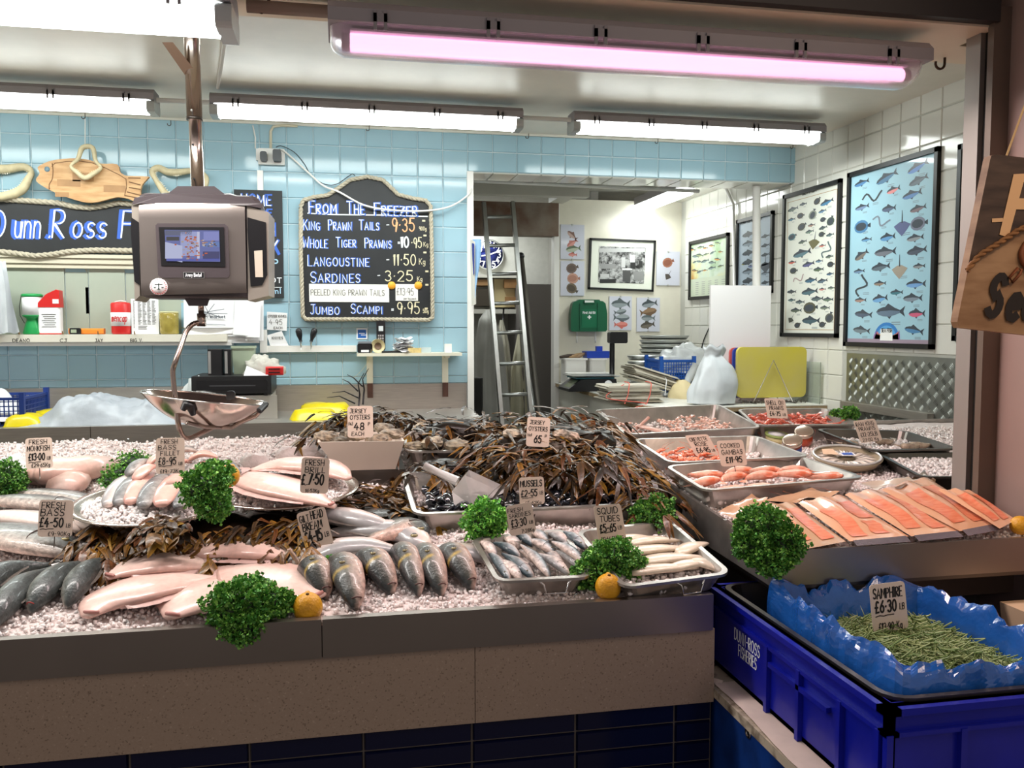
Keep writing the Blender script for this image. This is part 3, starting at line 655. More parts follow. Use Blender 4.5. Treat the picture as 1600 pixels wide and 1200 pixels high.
x=on_shelf(135);t=root('infrared_thermometer',(x,YJ,ZS),'orange handheld thermometer lying beside the red topped collection box','thermometer')
part('body',MB().rbox((x-.085,YJ-.02,ZS),(x+.093,YJ+.02,ZS+.032),.01,axis=0),mat('orange_plastic','#e8832b',.45),t)
part('display_head',MB().rbox((x-.078,YJ-.028,ZS),(x-.02,YJ-.018,ZS+.034),.008,axis=1),M_black,t)
part('screen',MB().box((x-.07,YJ-.029,ZS+.008),(x-.042,YJ-.0275,ZS+.026)),mat('lcd_green','#9aa58e',.3),t)
x=on_shelf(190);t=root('collection_can',(x,YJ,ZS),'red can with a white band reading Mencap beside the price sheet','collection can')
part('body',MB().lathe([(0,0),(.046,0),(.05,.01),(.052,.165),(.046,.172),(.02,.175),(0,.175)],24,c=t.location),M_red,t)
part('label_band',MB().lathe([(.052,.045),(.0532,.118)],24,c=t.location),M_paper,t)
mb=MB();write(mb,'mencap',-.046,.0,.042,.0042,lambda a,b,k=0:Vector((x+.054*math.sin(a/.054),YJ-.054*math.cos(a/.054),ZS+.07+b)),width=.092,slant=.15);part('lettering',mb,M_red,t)
part('handle',MB().tube([Vector((x-.03,YJ,ZS+.176)),Vector((x,YJ,ZS+.183)),Vector((x+.03,YJ,ZS+.178))],.003,6),M_wplast,t)
def wrap_lines(mb,x0,x1,z0,z1,Y,rows,cols):
 for i in range(rows):
  z=z1-(z1-z0)*(i+.5)/rows
  for j in range(cols):
   a=x0+(x1-x0)*j/cols;w=(x1-x0)/cols*random.uniform(.45,.85);mb.box((a,Y,z),(a+w,Y+.0005,z+(z1-z0)/rows*.45))
x0,x1,z0,z1=prect(205,467,248,519,YJ-.01);t=root('price_sheet',((x0+x1)/2,YJ,ZS),'white sheet printed with a table of small rows standing on the shelf','paper')
part('sheet',MB().box((x0,YJ-.01,ZS),(x1,YJ-.008,z1)),M_paper,t);mb=MB();wrap_lines(mb,x0+.035,x1-.01,z0+.04,z1-.01,YJ-.0107,20,4);wrap_lines(mb,x0+.012,x0+.02,z0+.02,z1-.01,YJ-.0107,20,1);wrap_lines(mb,x0+.035,x1-.04,z0+.012,z0+.035,YJ-.0107,3,1);part('printed_lines',mb,M_inkg,t)
x=on_shelf(265);t=root('candle_jar',(x,YJ,ZS),'squat mustard yellow glass candle jar on the name shelf','jar')
part('glass',MB().lathe([(0,0),(.046,0),(.05,.006),(.051,.11),(.048,.118)],24,c=t.location),mat('mustard_glass','#a9984b',.15,noise_=.25,nscale=30),t)
part('rim',MB().lathe([(.049,.116),(.052,.12),(.047,.124),(0,.112)],24,c=t.location),mat('pale_candle','#d8cf9a',.5),t)
# --- clipped papers, white bags
t=root('clipped_papers',(-.66,YB-.05,1.5),'thick sheaf of white printed papers pinned behind the scale arm','papers')
rr=random.Random(3)
for i,(a,b,c,d,rot)in enumerate(((300,470,405,536,0),(290,478,372,531,.03),(384,468,412,532,.02),(292,470,376,522,-.04),(345,472,407,526,.05),(287,466,366,512,0),(366,467,396,524,.08))):
 x0,x1,z0,z1=prect(a,b,c,d,5.08-i*.004);cx,cz=(x0+x1)/2,(z0+z1)/2
 M=Matrix.Translation((cx,5.08-i*.004,cz))@Matrix.Rotation(rot,4,'Y')
 part('sheet',MB().grid(lambda u,v:M@Vector(((u-.5)*(x1-x0),-.006*math.sin(u*5+i)-.012*(1-v)**2,(v-.5)*(z1-z0))),8,5),M_paper,t)
mb=MB();o=P(312,500,Y=5.047);
for(a,b)in(((308,490),(350,483)),((312,484),(345,496)),((300,505),(352,508)),((320,478),(330,497)),((335,475),(322,492)),((318,489),(355,490))):
 A=P(*a,Y=5.04);B=P(*b,Y=5.04);ribbon(mb,[(A.x,A.z),(B.x,B.z)],.003,lambda u,v,k=0:Vector((u,5.040,v)))
write(mb,'fish market',P(312,497,Y=5.04).x,P(312,497,Y=5.04).z,.016,.003,lambda u,v,k=0:Vector((u,5.040,v)),width=.14)
part('printed_lines',mb,mat('slate_ink','#4d5560',.7),t)
def bag_mat(name,c,r=.35):return mat(name,c,r,noise_=.08,nscale=12,bump=.5,bscale=14,trans=0.0)
M_bagw=bag_mat('white_carrier_plastic','#cfd4d8')
t=root('hanging_white_bags',(-1.72,5.0,1.55),'bunch of white carrier bags hanging at the far left','bags')
for i,(pl)in enumerate((((-30,408),(8,408),(18,470),(32,520),(-5,523),(-40,523)),((-35,410),(2,408),(10,460),(14,520),(-10,524),(-40,520)))):
 Yb2=5.0-i*.03;q=[P(a,b,Y=Yb2)for a,b in pl];
 L=[q[0],q[5]];R=[q[1],q[2],q[3]]
 def fn(u,v):
  l=q[0].lerp(q[5],v);r_=q[1].lerp(q[2],v*2)if v<.5 else q[2].lerp(q[3],v*2-1)
  p=l.lerp(r_,u);return p+Vector((0,.012*math.sin(u*14+v*3+i)*(.3+v),.004*math.sin(u*20)))
 part('bag',MB().grid(fn,20,10),M_bagw,t)
# --- home made stock board
bb=root('stock_price_board',(-.44,5.12,1.75),'narrow black price board for home made fish stock half behind the scale','price board')
pbx(mb:=MB(),367,297,442,465,5.115,5.14);part('board',mb,M_board,bb)
def wt(t,pr,py,hpx,w,m,sw,**k):wall_text(t,pr-w,py,hpx,sw,m,bb,5.1145,w,**k)
for(t_,pr,py,hh,w,sw)in(('HOME',431,320,17,54,.007),('MADE',431,337,11,50,.006),('FISH',438,367,20,60,.010),('STOCK',443,396,22,72,.011)):
 wt(t_,pr-3,py,hh,w-4,M_inkb,sw*1.5);wt(t_,pr-4,py+.5,hh,w-4,M_inkw,sw*.75,name='highlight')
wt('£1·50P',438,416,12,56,mat('pale_blue_chalk','#9fc6e0',.7),.007);wt('PER POT',443,441,8,60,M_inkw,.005);wt('425 ml',442,458,8,50,mat('pale_blue_chalk','',0),.005)
polyline_part('underline',[(P(370,449,Y=5.114).x,P(370,449,Y=5.114).z),(P(440,449,Y=5.114).x,P(440,449,Y=5.114).z)],.003,5.1142,M_inkw,bb)
# --- freezer board with rope
fz=root('freezer_price_board',(.16,5.12,1.6),'large rope edged blackboard headed From the Freezer with prices','price board')
edge=[(469,322),(474,311),(490,306),(512,304),(528,292),(545,279),(574,274),(600,279),(613,293),(624,303),(645,309),(667,311),(675,320),(677,400),(678,498),(671,503),(574,502),(476,502),(470,495),(468,400)]
ew=[P(a,b,Y=5.11)for a,b in edge]
part('board',MB().prism([(p.x,p.z)for p in ew][::-1],5.108,5.138,1),M_board,fz)
rp=[(469+1,322),(474,313),(490,308),(512,305),(530,293),(547,281),(574,276),(598,281),(611,293),(622,304),(645,310),(665,313),(673,322),(675,400),(676,496),(670,500),(574,499),(478,499),(473,494),(470,400)]
mb=MB();rope(mb,[P(a,b,Y=5.10)for a,b in rp],.0125,closed=True);part('rope_edge',mb,M_rope,fz)
def fzt(t,px,py,h,w,pri=None,sw=.005,style='blue',**k):
 if style=='blue':
  wall_text(t,px,py,h,sw*1.9,M_inkb,fz,5.1075,w,smallcaps=True,**k);wall_text(t,px,py,h,sw*.72,M_inkw,fz,5.1068,w,smallcaps=True,offs=(-.0035,0),name='highlight',**k)
 else:wall_text(t,px,py,h,sw,{'white':M_inkw,'cream':M_inkc,'orange':mat('orange_chalk','#e9a87a',.7)}[style],fz,5.1075,w,**k)
fzt('FROM',484,333,19,54,sw=.008);fzt('THE',543,334,19,34,sw=.008);fzt('FREEZER',586,336,19,82,sw=.008)
polyline_part('underline',[(P(a,b,Y=5.1).x,P(a,b,Y=5.1).z)for a,b in((481,333),(520,335),(600,336),(668,338))],.006,5.1068,M_inkw,fz)
fzt('KING',475,359,16,32);fzt('PRAWN',514,359,16,45);fzt('TAILS',562,359,15,38);fzt('-',604,357,12,None,style='white')
fzt('9·35',613,361,20,38,style='orange',sw=.007);fzt('900g',655,360,6,12,style='cream',sw=.0025)
fzt('WHOLE',474,387,17,47);fzt('TIGER',526,386,15,38);fzt('PRAWNS',571,387,15,51)
fzt('=',622,384,9,5,style='white');fzt('10',627,386,16,14,style='white',sw=.009);fzt('·95',643,387,16,18,style='cream',sw=.005);fzt('Kg',662,385,7,8,style='cream',sw=.0025)
fzt('LANGOUSTINE',482,415,17,118);fzt('-',604,412,12,None,style='white');fzt('11·50',615,414,17,38,style='cream',sw=.006);fzt('Kg',655,413,9,11,style='cream',sw=.003)
fzt('SARDINES',486,441,17,95);fzt('-',590,436,12,None,style='white');fzt('3·25',602,439,16,47,style='cream',sw=.006);fzt('Kg',652,439,7,9,style='cream',sw=.003)
fzt('JUMBO',486,491,15,57);fzt('SCAMPI',549,490,15,61);fzt('=',612,488,9,5,style='white');fzt('9·95',621,490,18,38,style='cream',sw=.006);fzt('500g',661,489,6,9,style='cream',sw=.0025)
for a,b,c,d in((483,444,608,472),(618,444,653,470)):
 pbx(mb:=MB(),a,b,c,d,5.1045,5.108);part('paper_strip',mb,M_wplast,fz)
wall_text('PEELED KING PRAWN TAILS',486,461,9,.0026,M_inkg,fz,5.104,118);wall_text('£13·95',620,461,11,.0026,M_inkg,fz,5.104,28);wall_text('per kg pack',631,468,3.5,.0014,M_inkg,fz,5.104,20)
for px in(612,653.5):
 q=P(px,446,Y=5.103);part('round_sticker',MB().lathe([(.023,0),(.0228,.001),(0,.0011)],20,Matrix.Translation((q.x,5.1035,q.z))@Matrix.Rotation(PI/2,4,'X')),mat('orange_sticker','#eca52e',.5),fz)
for px,py in((662,345),(664,368),(664,394.5),(667,424),(667,445),(666,482)):
 q=P(px,py,Y=5.107);part('fleck',MB().box((q.x-.009,5.1065,q.z-.005),(q.x+.009,5.108,q.z+.005)),M_inkc,fz)
# --- sockets, cable
t=root('double_socket',(-.38,YB,2.48),'white double wall socket with two dark plugs at the top of the blue tiles','socket')
pbx(mb:=MB(),403,232,445,257,5.115,YB,.006);part('face_plate',mb,M_wplast,t)
mb=MB();pbx(mb,406,236,417,251,5.07,5.115,.012);part('plug',mb,mat('dark_grey_plug','#3b3d42',.4),t)
mb=MB();pbx(mb,426,233,439,251,5.06,5.115,.01);part('plug',mb,MATS['dark_grey_plug'],t)
part('conduit',MB().tube([P(423,232,Y=5.13),P(423,205,Y=5.13),P(427,198,Y=5.13),P(440,196,Y=5.13),P(465,197,Y=5.13)],.008,8),mat('cream_conduit','#cfc7b0',.5),t)
cab=[P(a,b,Y=y)for a,b,y in((437,234,5.09),(445,237,5.11),(480,268,5.11),(505,290,5.11),(530,300,5.085),(570,321,5.08),(620,329,5.08),(670,329,5.08),(705,322,5.10),(730,306,5.12),(737,295,5.13))]
def smooth_path(p,n=5):
 o=[];m=len(p)
 for i in range(m-1):
  a,b,c,d=p[max(i-1,0)],p[i],p[i+1],p[min(i+2,m-1)]
  for k in range(n):
   t=k/n;o.append(.5*(2*b+(c-a)*t+(2*a-5*b+4*c-d)*t*t+(3*b-a-3*c+d)*t**3))
 o.append(p[-1]);return o
rod('cable',smooth_path(cab),.0055,M_wplast,'white cable looping from the socket across the freezer board to the doorway','cable')
rod('cable',smooth_path([P(a,b,Y=5.12)for a,b in((431,230),(440,228),(460,238),(475,255),(485,272),(505,287),(525,288),(545,275),(551,272),(555,275))]),.0022,M_black,'thin black wire from the right plug to the freezer board','cable')
pbx(mb:=MB(),402,266,411,297,5.12,YB);pbx(mb,400,232,403,250,5.12,YB);tag(mb.build('cable_trunking',M_wplast),'short white vertical trunking above the stock price board','trunking')
rod('cable',[P(395,196,Y=5.13),P(399,215,Y=5.13),P(399,232,Y=5.13)],.004,M_wplast,'thin white wire dropping from the ceiling left of the socket','cable')
# --- handwritten notes
for(pl,lab,tx)in(([(417,487),(449,489),(448,517),(417,515)],'small white handwritten note above the wooden rail, upper of two',(('OYSTER KNIVES',419,496,4,29),('4·95',421,507,8,22),('EACH',428,514,3.5,14))),([(417,524),(440,517),(451,540),(425,548)],'tilted white note tucked behind the white rail, lower of two',(('KNIVES',425,530,4,18),))):
 q=[P(a,b,Y=5.125)for a,b in pl];c=sum(q,Vector())/4;t=root('note',c,lab,'note','handwritten notes')
 part('sheet',MB().add(q+[v+Vector((0,.002,0))for v in q],[(3,2,1,0),(4,5,6,7),(0,1,5,4),(1,2,6,5),(2,3,7,6),(3,0,4,7)]),M_paper,t)
 for(s,a,b,hh,w)in tx:wall_text(s,a,b,hh,.0022,M_inkg,t,5.1235,w)
t=root('wall_rail',(0,5.12,1.44),'white wooden rail on the blue tiles holding two oyster knives','rail')
pbx(mb:=MB(),417,540,557,550,5.11,YB-.006);part('bar',mb,M_wplast,t)
pbx(mb:=MB(),406,515,417,551,5.10,YB-.006);part('post',mb,M_wplast,t)
for px,dx,lab in((467,-.012,'black handled oyster knife on the white rail, nearer the notes'),(490,.012,'black handled oyster knife on the white rail, nearer the blue sticker')):
 a=P(px+(3 if dx<0 else-4),534,Y=5.09);b=P(px-(1 if dx<0 else-2),514,Y=5.09);t=root('oyster_knife',a,lab,'knife','oyster knives')
 part('handle',MB().tube([a,a.lerp(b,.15),a.lerp(b,.5),a.lerp(b,.85),b,b+(b-a)*.06],[.010,.009,.017,.019,.014,.004],10),M_black,t)
 part('blade',MB().tube([a,a+Vector((0,.01,-.045))],[.006,.003],6),M_alu,t)
# --- small wall shelf and its things
t=root('wall_shelf',(.4,5.05,1.44),'small cream shelf on two brackets under the freezer price board','shelf')
x0=P(558,552,Y=4.98).x;x1=P(722,552,Y=4.98).x;ZP=P(640,551.5,Y=4.98).z
part('shelf_board',MB().box((x0,4.98,ZP-.018),(x1,YB-.006,ZP)),mat('cream_shelf2','#dcd9c8',.5),t)
for px in(578,696):
 x=P(px,580,Y=5.12).x;mb=MB().box((x-.018,5.128,1.06+.19),(x+.018,YB-.006,ZP-.018)).box((x-.012,5.0,ZP-.03),(x+.012,YB-.006,ZP-.018))
 part('bracket',mb,MATS['cream_shelf2'],t);part('rusty_foot',MB().box((x-.016,5.12,1.165),(x+.016,5.142,1.25)),mat('rusty_steel','#5a3a30',.7,noise_=.4),t)
YP=5.04
def sx(px,Y=YP):return P(px,545,Y=Y).x
x=sx(570);t=root('card_terminal',(x,YP,ZP),'small grey and black card receipt printer on the cream shelf','card terminal')
part('body',MB().rbox((x-.042,YP-.04,ZP),(x+.042,YP+.04,ZP+.055),.012,axis=1),M_black,t);part('top_cover',MB().box((x-.036,YP-.03,ZP+.055),(x+.036,YP+.03,ZP+.066),taper=-.003),mat('mid_grey_plastic','#6c7076',.35),t)
part('label',MB().box((x-.022,YP-.0415,ZP+.006),(x+.022,YP-.04,ZP+.018)),M_paper,t)
x=sx(593);Mx=Matrix.Translation((x,YP+.02,ZP+.04))@Matrix.Rotation(PI/2-.3,4,'X')@Matrix.Rotation(.3,4,'Y')
t=root('tape_roll',(x-.01,YP-.01,ZP),'roll of yellowish tape standing on the cream shelf','tape roll')
part('roll',MB().tube([(x-.01,YP-.04,ZP+.04),(x-.01,YP+.03,ZP+.04)],.04,24),mat('yellowed_tape','#d5c79a',.35),t);part('core',MB().tube([(x-.01,YP-.042,ZP+.04),(x-.01,YP-.038,ZP+.04)],.02,20),mat('tape_core','#6a5240',.7),t)
part('loose_end',MB().grid(lambda u,v:Vector((x-.05-.01*u-.1*v*v,YP-.05+v*.01,ZP+.02-.16*v))+Vector((.012*u,0,0)),2,8),MATS['yellowed_tape'],t)
x=sx(594,5.08);t=root('cordless_phone',(x+.005,5.09,ZP),'black cordless phone standing upright behind the tape roll','phone')
part('handset',MB().rbox((x-.02,5.07,ZP+.01),(x+.03,5.1,ZP+.185),.014,axis=1),M_black,t);part('screen',MB().box((x-.008,5.0685,ZP+.125),(x+.018,5.07,ZP+.155)),mat('phone_screen','#cfd4d8',.3),t)
mb=MB()
for i in range(4):
 for j in range(3):mb.box((x-.012+j*.012,5.0685,ZP+.045+i*.016),(x-.004+j*.012,5.07,ZP+.056+i*.016))
part('keypad',mb,M_gplast,t)
rod('pen',[(sx(596),4.99,ZP+.006),(sx(615),4.995,ZP+.007),(sx(633),5.0,ZP+.006)],.006,M_black,'black marker pen lying at the front of the cream shelf','pen')
x=sx(630);t=root('receipt_pile',(x,YP,ZP),'spiked pile of crumpled white receipts on the cream shelf','receipts');rr=random.Random(5)
for i in range(14):
 M=Matrix.Translation((x+rr.uniform(-.01,.01),YP,ZP+.004+i*.006))@Matrix.Rotation(rr.uniform(0,3),4,'Z')@Matrix.Rotation(rr.uniform(-.2,.2),4,'X');w=.065-.0022*i
 part('receipt',MB().grid(lambda u,v:M@Vector(((u-.5)*2*w,(v-.5)*.07,.01*math.sin(u*6+i)*math.cos(v*4+i))),6,3),M_paper,t)
part('spike',MB().tube([(x,YP,ZP),(x,YP,ZP+.12)],.0015,5),M_steeld,t)
x=sx(648,4.99);t=tag(MB().rbox((x-.038,4.985,ZP+.0005),(x+.038,5.015,ZP+.028),.006,axis=2).build('sponge',mat('yellow_sponge','#e6cd8b',.9,noise_=.2,nscale=60)),'pale yellow ribbed sponge on the shelf edge','sponge')
x=sx(700,5.06);tag(MB().box((x-.02,5.04,ZP),(x+.02,5.08,ZP+.05)).build('small_box',M_wplast),'small white carton at the right end of the cream shelf','carton')
x=sx(665,5.06);tag(MB().rbox((x-.03,5.03,ZP),(x+.03,5.08,ZP+.03),.006).build('clear_tub',mat('milky_clear','#d9e4e4',.3,alpha=.6)),'low milky plastic tub behind the sponge','tub')
t=root('card_sticker',(P(565,520,Y=YW).x,YW,1.52),'square white sticker with a blue payment card emblem','sticker')
pbx(mb:=MB(),557,513,574,530,YW-.003,YW);part('backing',mb,M_paper,t);pbx(mb:=MB(),559,515,572,528,YW-.0036,YW-.003);part('blue_field',mb,mat('card_blue','#2160b0',.4),t)
pbx(mb:=MB(),561,520.5,570,521.5,YW-.0042,YW-.0036);pbx(mb,564,523,572,524,YW-.0042,YW-.0036);part('lettering',mb,M_paper,t)
# --- till area
ZB=1.096
x0=P(343,640,Y=4.72).x;x1=P(424,640,Y=4.72).x;zt1=P(390,618,Y=4.72).z
t=root('steel_till_stand',((x0+x1)/2,4.85,ZB),'plain grey metal box carrying the cash drawer','stand')
part('box',MB().box((x0,4.72,ZB),(x1,5.05,zt1)),mat('grey_painted_metal','#a9a6a0',.45),t);part('side_flange',MB().box((x1,4.72,ZB),(x1+.03,4.73,zt1)),MATS['grey_painted_metal'],t)
x0=P(299,600,Y=4.7).x;x1=P(424,600,Y=4.7).x;z1=P(360,588,Y=4.7).z;z0=zt1+.012
t=root('cash_drawer',((x0+x1)/2,4.85,z0),'wide black cash drawer on the grey metal box','cash drawer')
part('case',MB().box((x0,4.70,z0),(x1,5.08,z1)),mat('black_metal_case','#1c1c1e',.45),t);part('drawer_front',MB().rbox((x0+.025,4.694,z0+.02),(x1-.02,4.70,z1-.02),.004,axis=1),M_black,t)
part('slot',MB().box((x0+.09,4.6935,z1-.052),(x1-.08,4.6945,z1-.046)),mat('slot_grey','#4c4c50',.3),t)
for xx in(x0+.03,x1-.03):part('foot',MB().box((xx-.01,4.71,zt1),(xx+.01,4.73,z0)),M_black,t)
ZD=z1
for a,b,lab in((324,348,'wide black card reader standing on the cash drawer'),(350,361,'slim black card reader standing on the cash drawer')):
 x0_,x1_,z0_,z1_=prect(a,546,b,587,4.8);t=root('card_reader',((x0_+x1_)/2,4.83,ZD),lab,'card reader','card readers on the cash drawer')
 part('body',MB().rbox((x0_,4.8,ZD),(x1_,4.88,z1_),.01,axis=2),M_black,t);part('metal_edge',MB().box((x0_+.004,4.798,ZD+.01),(x0_+.018,4.80,z1_-.01)),M_alu,t)
x0_,x1_,z0_,z1_=prect(361,541,397,586,4.86);t=root('plastic_box',((x0_+x1_)/2,4.9,ZD),'tall frosted green plastic box behind the card readers','box')
part('box',MB().box((x0_,4.9,ZD),(x1_,4.98,z1_),taper=.008),mat('frosted_green','#b9c7ae',.3,noise_=.15,nscale=8,alpha=.85),t);part('rim',MB().box((x0_-.004,4.896,z1_-.012),(x1_+.004,4.984,z1_)),MATS['frosted_green'],t)
def cloth(name,c,rx,ry,rz,m,label,cat,seed=0,amp=.35,n=28,mm=14,freq=1.3):
 mb=MB();
 vs=[];fs=[]
 for i in range(mm+1):
  t=PI/2*i/mm
  for k in range(n):
   p=2*PI*k/n;d=Vector((math.sin(t)*math.cos(p),math.sin(t)*math.sin(p),math.cos(t)))
   q=1+amp*(noise.noise(d*freq*2+Vector((seed,0,0)))+.5*noise.noise(d*freq*6+Vector((0,seed,0))));vs.append(Vector(c)+Vector((d.x*rx*q,d.y*ry*q,max(0,d.z*rz*q))))
 for i in range(mm):
  for k in range(n):fs.append((i*n+k,(i+1)*n+k,(i+1)*n+(k+1)%n,i*n+(k+1)%n))
 mb.add(vs,fs,True);o=mb.build(name,m);return tag(o,label,cat)
q=P(412,584,Y=4.88);cloth('white_cloth',(q.x,4.88,ZD),.10,.07,.09,mat('white_cloth_fabric','#b8b5ac',.9),'crumpled white cloth bag on the cash drawer beside a red purse','cloth',3)
q=P(429,577,Y=4.78);t=root('red_purse',(q.x,4.78,ZD),'small red plastic holder with black slots on the cash drawer','holder')
part('body',MB().rbox((q.x-.045,4.76,ZD),(q.x+.045,4.82,ZD+.045),.008,axis=0),M_red,t)
for dz in(.012,.03):part('slot',MB().box((q.x-.03,4.758,ZD+dz),(q.x+.03,4.76,ZD+dz+.006)),M_black,t)
q=P(396,583,Y=4.74);tag(MB().add([(q.x-.05,4.74,ZD+.001),(q.x+.08,4.72,ZD+.001),(q.x+.06,4.80,ZD+.004),(q.x-.04,4.80,ZD+.05),(q.x-.05,4.741,ZD)],[(0,1,2,3)]).build('folded_paper',M_paper),'white folded paper lying at the front of the cash drawer','paper')
# --- things on the steel worktop
def lump(name,pl,Y0,Y1,z,m,label,cat,seed=0,hamp=.02,nu=40,nv=16,group=None,profile=None,parent=None,pn=None):
 """soft sheet or pack lying on a surface: silhouette heights follow the listed (px,py) line seen at Y1"""
 w=[P(a,b,Y=(Y0+Y1)/2)for a,b in pl];xs_=[v.x for v in w];hs=[max(.003,v.z-z)for v in w]
 def H(x):
  for i in range(len(xs_)-1):
   if xs_[i]<=x<=xs_[i+1]:
    t=(x-xs_[i])/(xs_[i+1]-xs_[i]);return hs[i]*(1-t)+hs[i+1]*t
  return 0
 def fn(u,v):
  x=xs_[0]+(xs_[-1]-xs_[0])*u;y=Y0+(Y1-Y0)*v;e=min(1,math.sin(PI*min(max(v,0),1))*1.6);e2=min(1,min(u,1-u)*14)
  hh=H(x)*e*(e2**.5)+(.03*abs(noise.noise(Vector((x*16,y*22+x*8,seed))))*e*e2 if hamp>.02 else 0);return Vector((x+.01*math.sin(v*9+seed),y,z+max(0,hh+hamp*min(e,e2)*noise.noise(Vector((x*9+seed,y*16,seed))))))
 mb=MB().grid(fn,nu,nv)
 if parent:return part(pn or name,mb,m,parent)
 o=mb.build(name,m);return tag(o,label,cat,group)
lump('wrapping_sheets',[(52,668),(75,655),(95,640),(108,624),(125,622),(150,618),(185,627),(215,630),(240,627),(280,640),(300,652)],4.54,5.0,ZB,mat('thin_white_plastic_sheet','#b4bbc4',.35,alpha=.85,noise_=.1,nscale=10,bump=1.,bscale=16),'spread pile of thin white plastic wrapping sheets on the steel worktop','wrapping sheets',2,.022,80,30)
M_yel=mat('yellow_plastic_wrap','#dcc80c',.3,noise_=.12,nscale=9,bump=.5,bscale=12)
lump('yellow_pack',[(11,664),(14,652),(25,647),(50,646),(66,652),(70,664)],4.56,4.72,ZB,M_yel,'yellow wrapped pack in front of the blue basket, nearer of two','pack',1,.01,16,8,'yellow wrapped packs')
lump('yellow_pack',[(44,652),(50,643),(70,639),(92,638),(100,650)],4.76,4.98,ZB,M_yel,'yellow wrapped pack behind the first by the white sheets','pack',4,.01,16,8,'yellow wrapped packs')
lump('yellow_pack',[(455,656),(462,641),(480,638),(518,640),(524,652)],4.58,4.78,ZB,M_yel,'yellow wrapped pack in front of two beside the seaweed','pack',7,.01,16,8,'yellow wrapped packs')
lump('yellow_pack',[(470,645),(474,631),(500,629),(540,630),(548,642)],4.80,5.02,ZB,M_yel,'yellow wrapped pack lying behind its twin near the splashback','pack',9,.01,16,8,'yellow wrapped packs')
q=P(322,633,Y=4.75);cloth('clear_bag',(q.x,4.78,ZB),.17,.12,.20,mat('cloudy_clear_plastic','#dfe3e3',.2,alpha=.72,noise_=.05,bump=.6,bscale=12),'cloudy clear plastic bag of goods heaped behind the scale pan','bag',6,.25)
def basket(name,x0,x1,y0,y1,z0,z1,m,label,group=None,cell=.02):
 t=root(name,((x0+x1)/2,(y0+y1)/2,z0),label,'basket',group)
 mb=MB().box((x0,y0,z0),(x1,y1,z0+.006));part('base',mb,m,t)
 for(a,b)in(((x0,y0),(x1,y0)),((x0,y1),(x1,y1)),((x0,y0),(x0,y1)),((x1,y0),(x1,y1))):
  mb=MB();L=math.dist(a,b);n=max(3,int(L/cell));dx,dy=(b[0]-a[0])/n,(b[1]-a[1])/n
  for i in range(n+1):cx,cy=a[0]+dx*i,a[1]+dy*i;mb.box((cx-.0025,cy-.0025,z0),(cx+.0025,cy+.0025,z1-.01))
  nz=max(2,int((z1-z0)/cell))
  for j in range(nz):z=z0+(z1-z0)*j/nz;mb.box((min(a[0],b[0])-.0022,min(a[1],b[1])-.0022,z),(max(a[0],b[0])+.0022,max(a[1],b[1])+.0022,z+.005))
  part('lattice_side',mb,m,t)
  part('rim',MB().box((min(a[0],b[0])-.006,min(a[1],b[1])-.006,z1-.014),(max(a[0],b[0])+.006,max(a[1],b[1])+.006,z1)),m,t)
 for cx in(x0,x1):
  for cy in(y0,y1):part('corner_post',MB().box((cx-.012,cy-.012,z0),(cx+.012,cy+.012,z1+.025)),m,t)
 return t
M_navy=mat('navy_crate_plastic','#1d3a86',.4)
basket('stacking_basket',-2.05,P(44,640,Y=4.7).x,4.62,4.98,ZB,1.235,M_navy,'navy blue plastic basket of papers at the left end of the steel worktop')
lump('basket_papers',[(-60,640),(-40,612),(0,610),(12,630),(30,628),(44,634),(46,642)],4.60,4.97,1.12,M_paper,'white papers sticking out of the navy basket','papers',5,.02,20,10)
# hanging paper bag roll on the door edge
t=root('hanging_paper',(.75,5.1,1.75),'curled blue and white paper bags hanging on the door edge','paper bags')
for i,(c_,xs2)in enumerate((('#c9c6bd',(735,744)),('#8eb6dc',(738,752)),('#25368a',(737,741)))):
 def fn(u,v,xs2=xs2,i=i):
  l=P(xs2[0]+2*v,374+104*v if i!=2 else 380+50*v,Y=5.11-i*.008);r=P(xs2[1]-8*v**2*(i==1),(374+70*v)if i==1 else(380+95*v if i==0 else 382+45*v),Y=5.09-i*.008)
  p=l.lerp(r,u);p.y-=.02*math.sin(PI*u)+i*.001;return p
 part('bag',MB().grid(fn,6,8),mat('paper_bag_%d'%i,c_,.6),t)
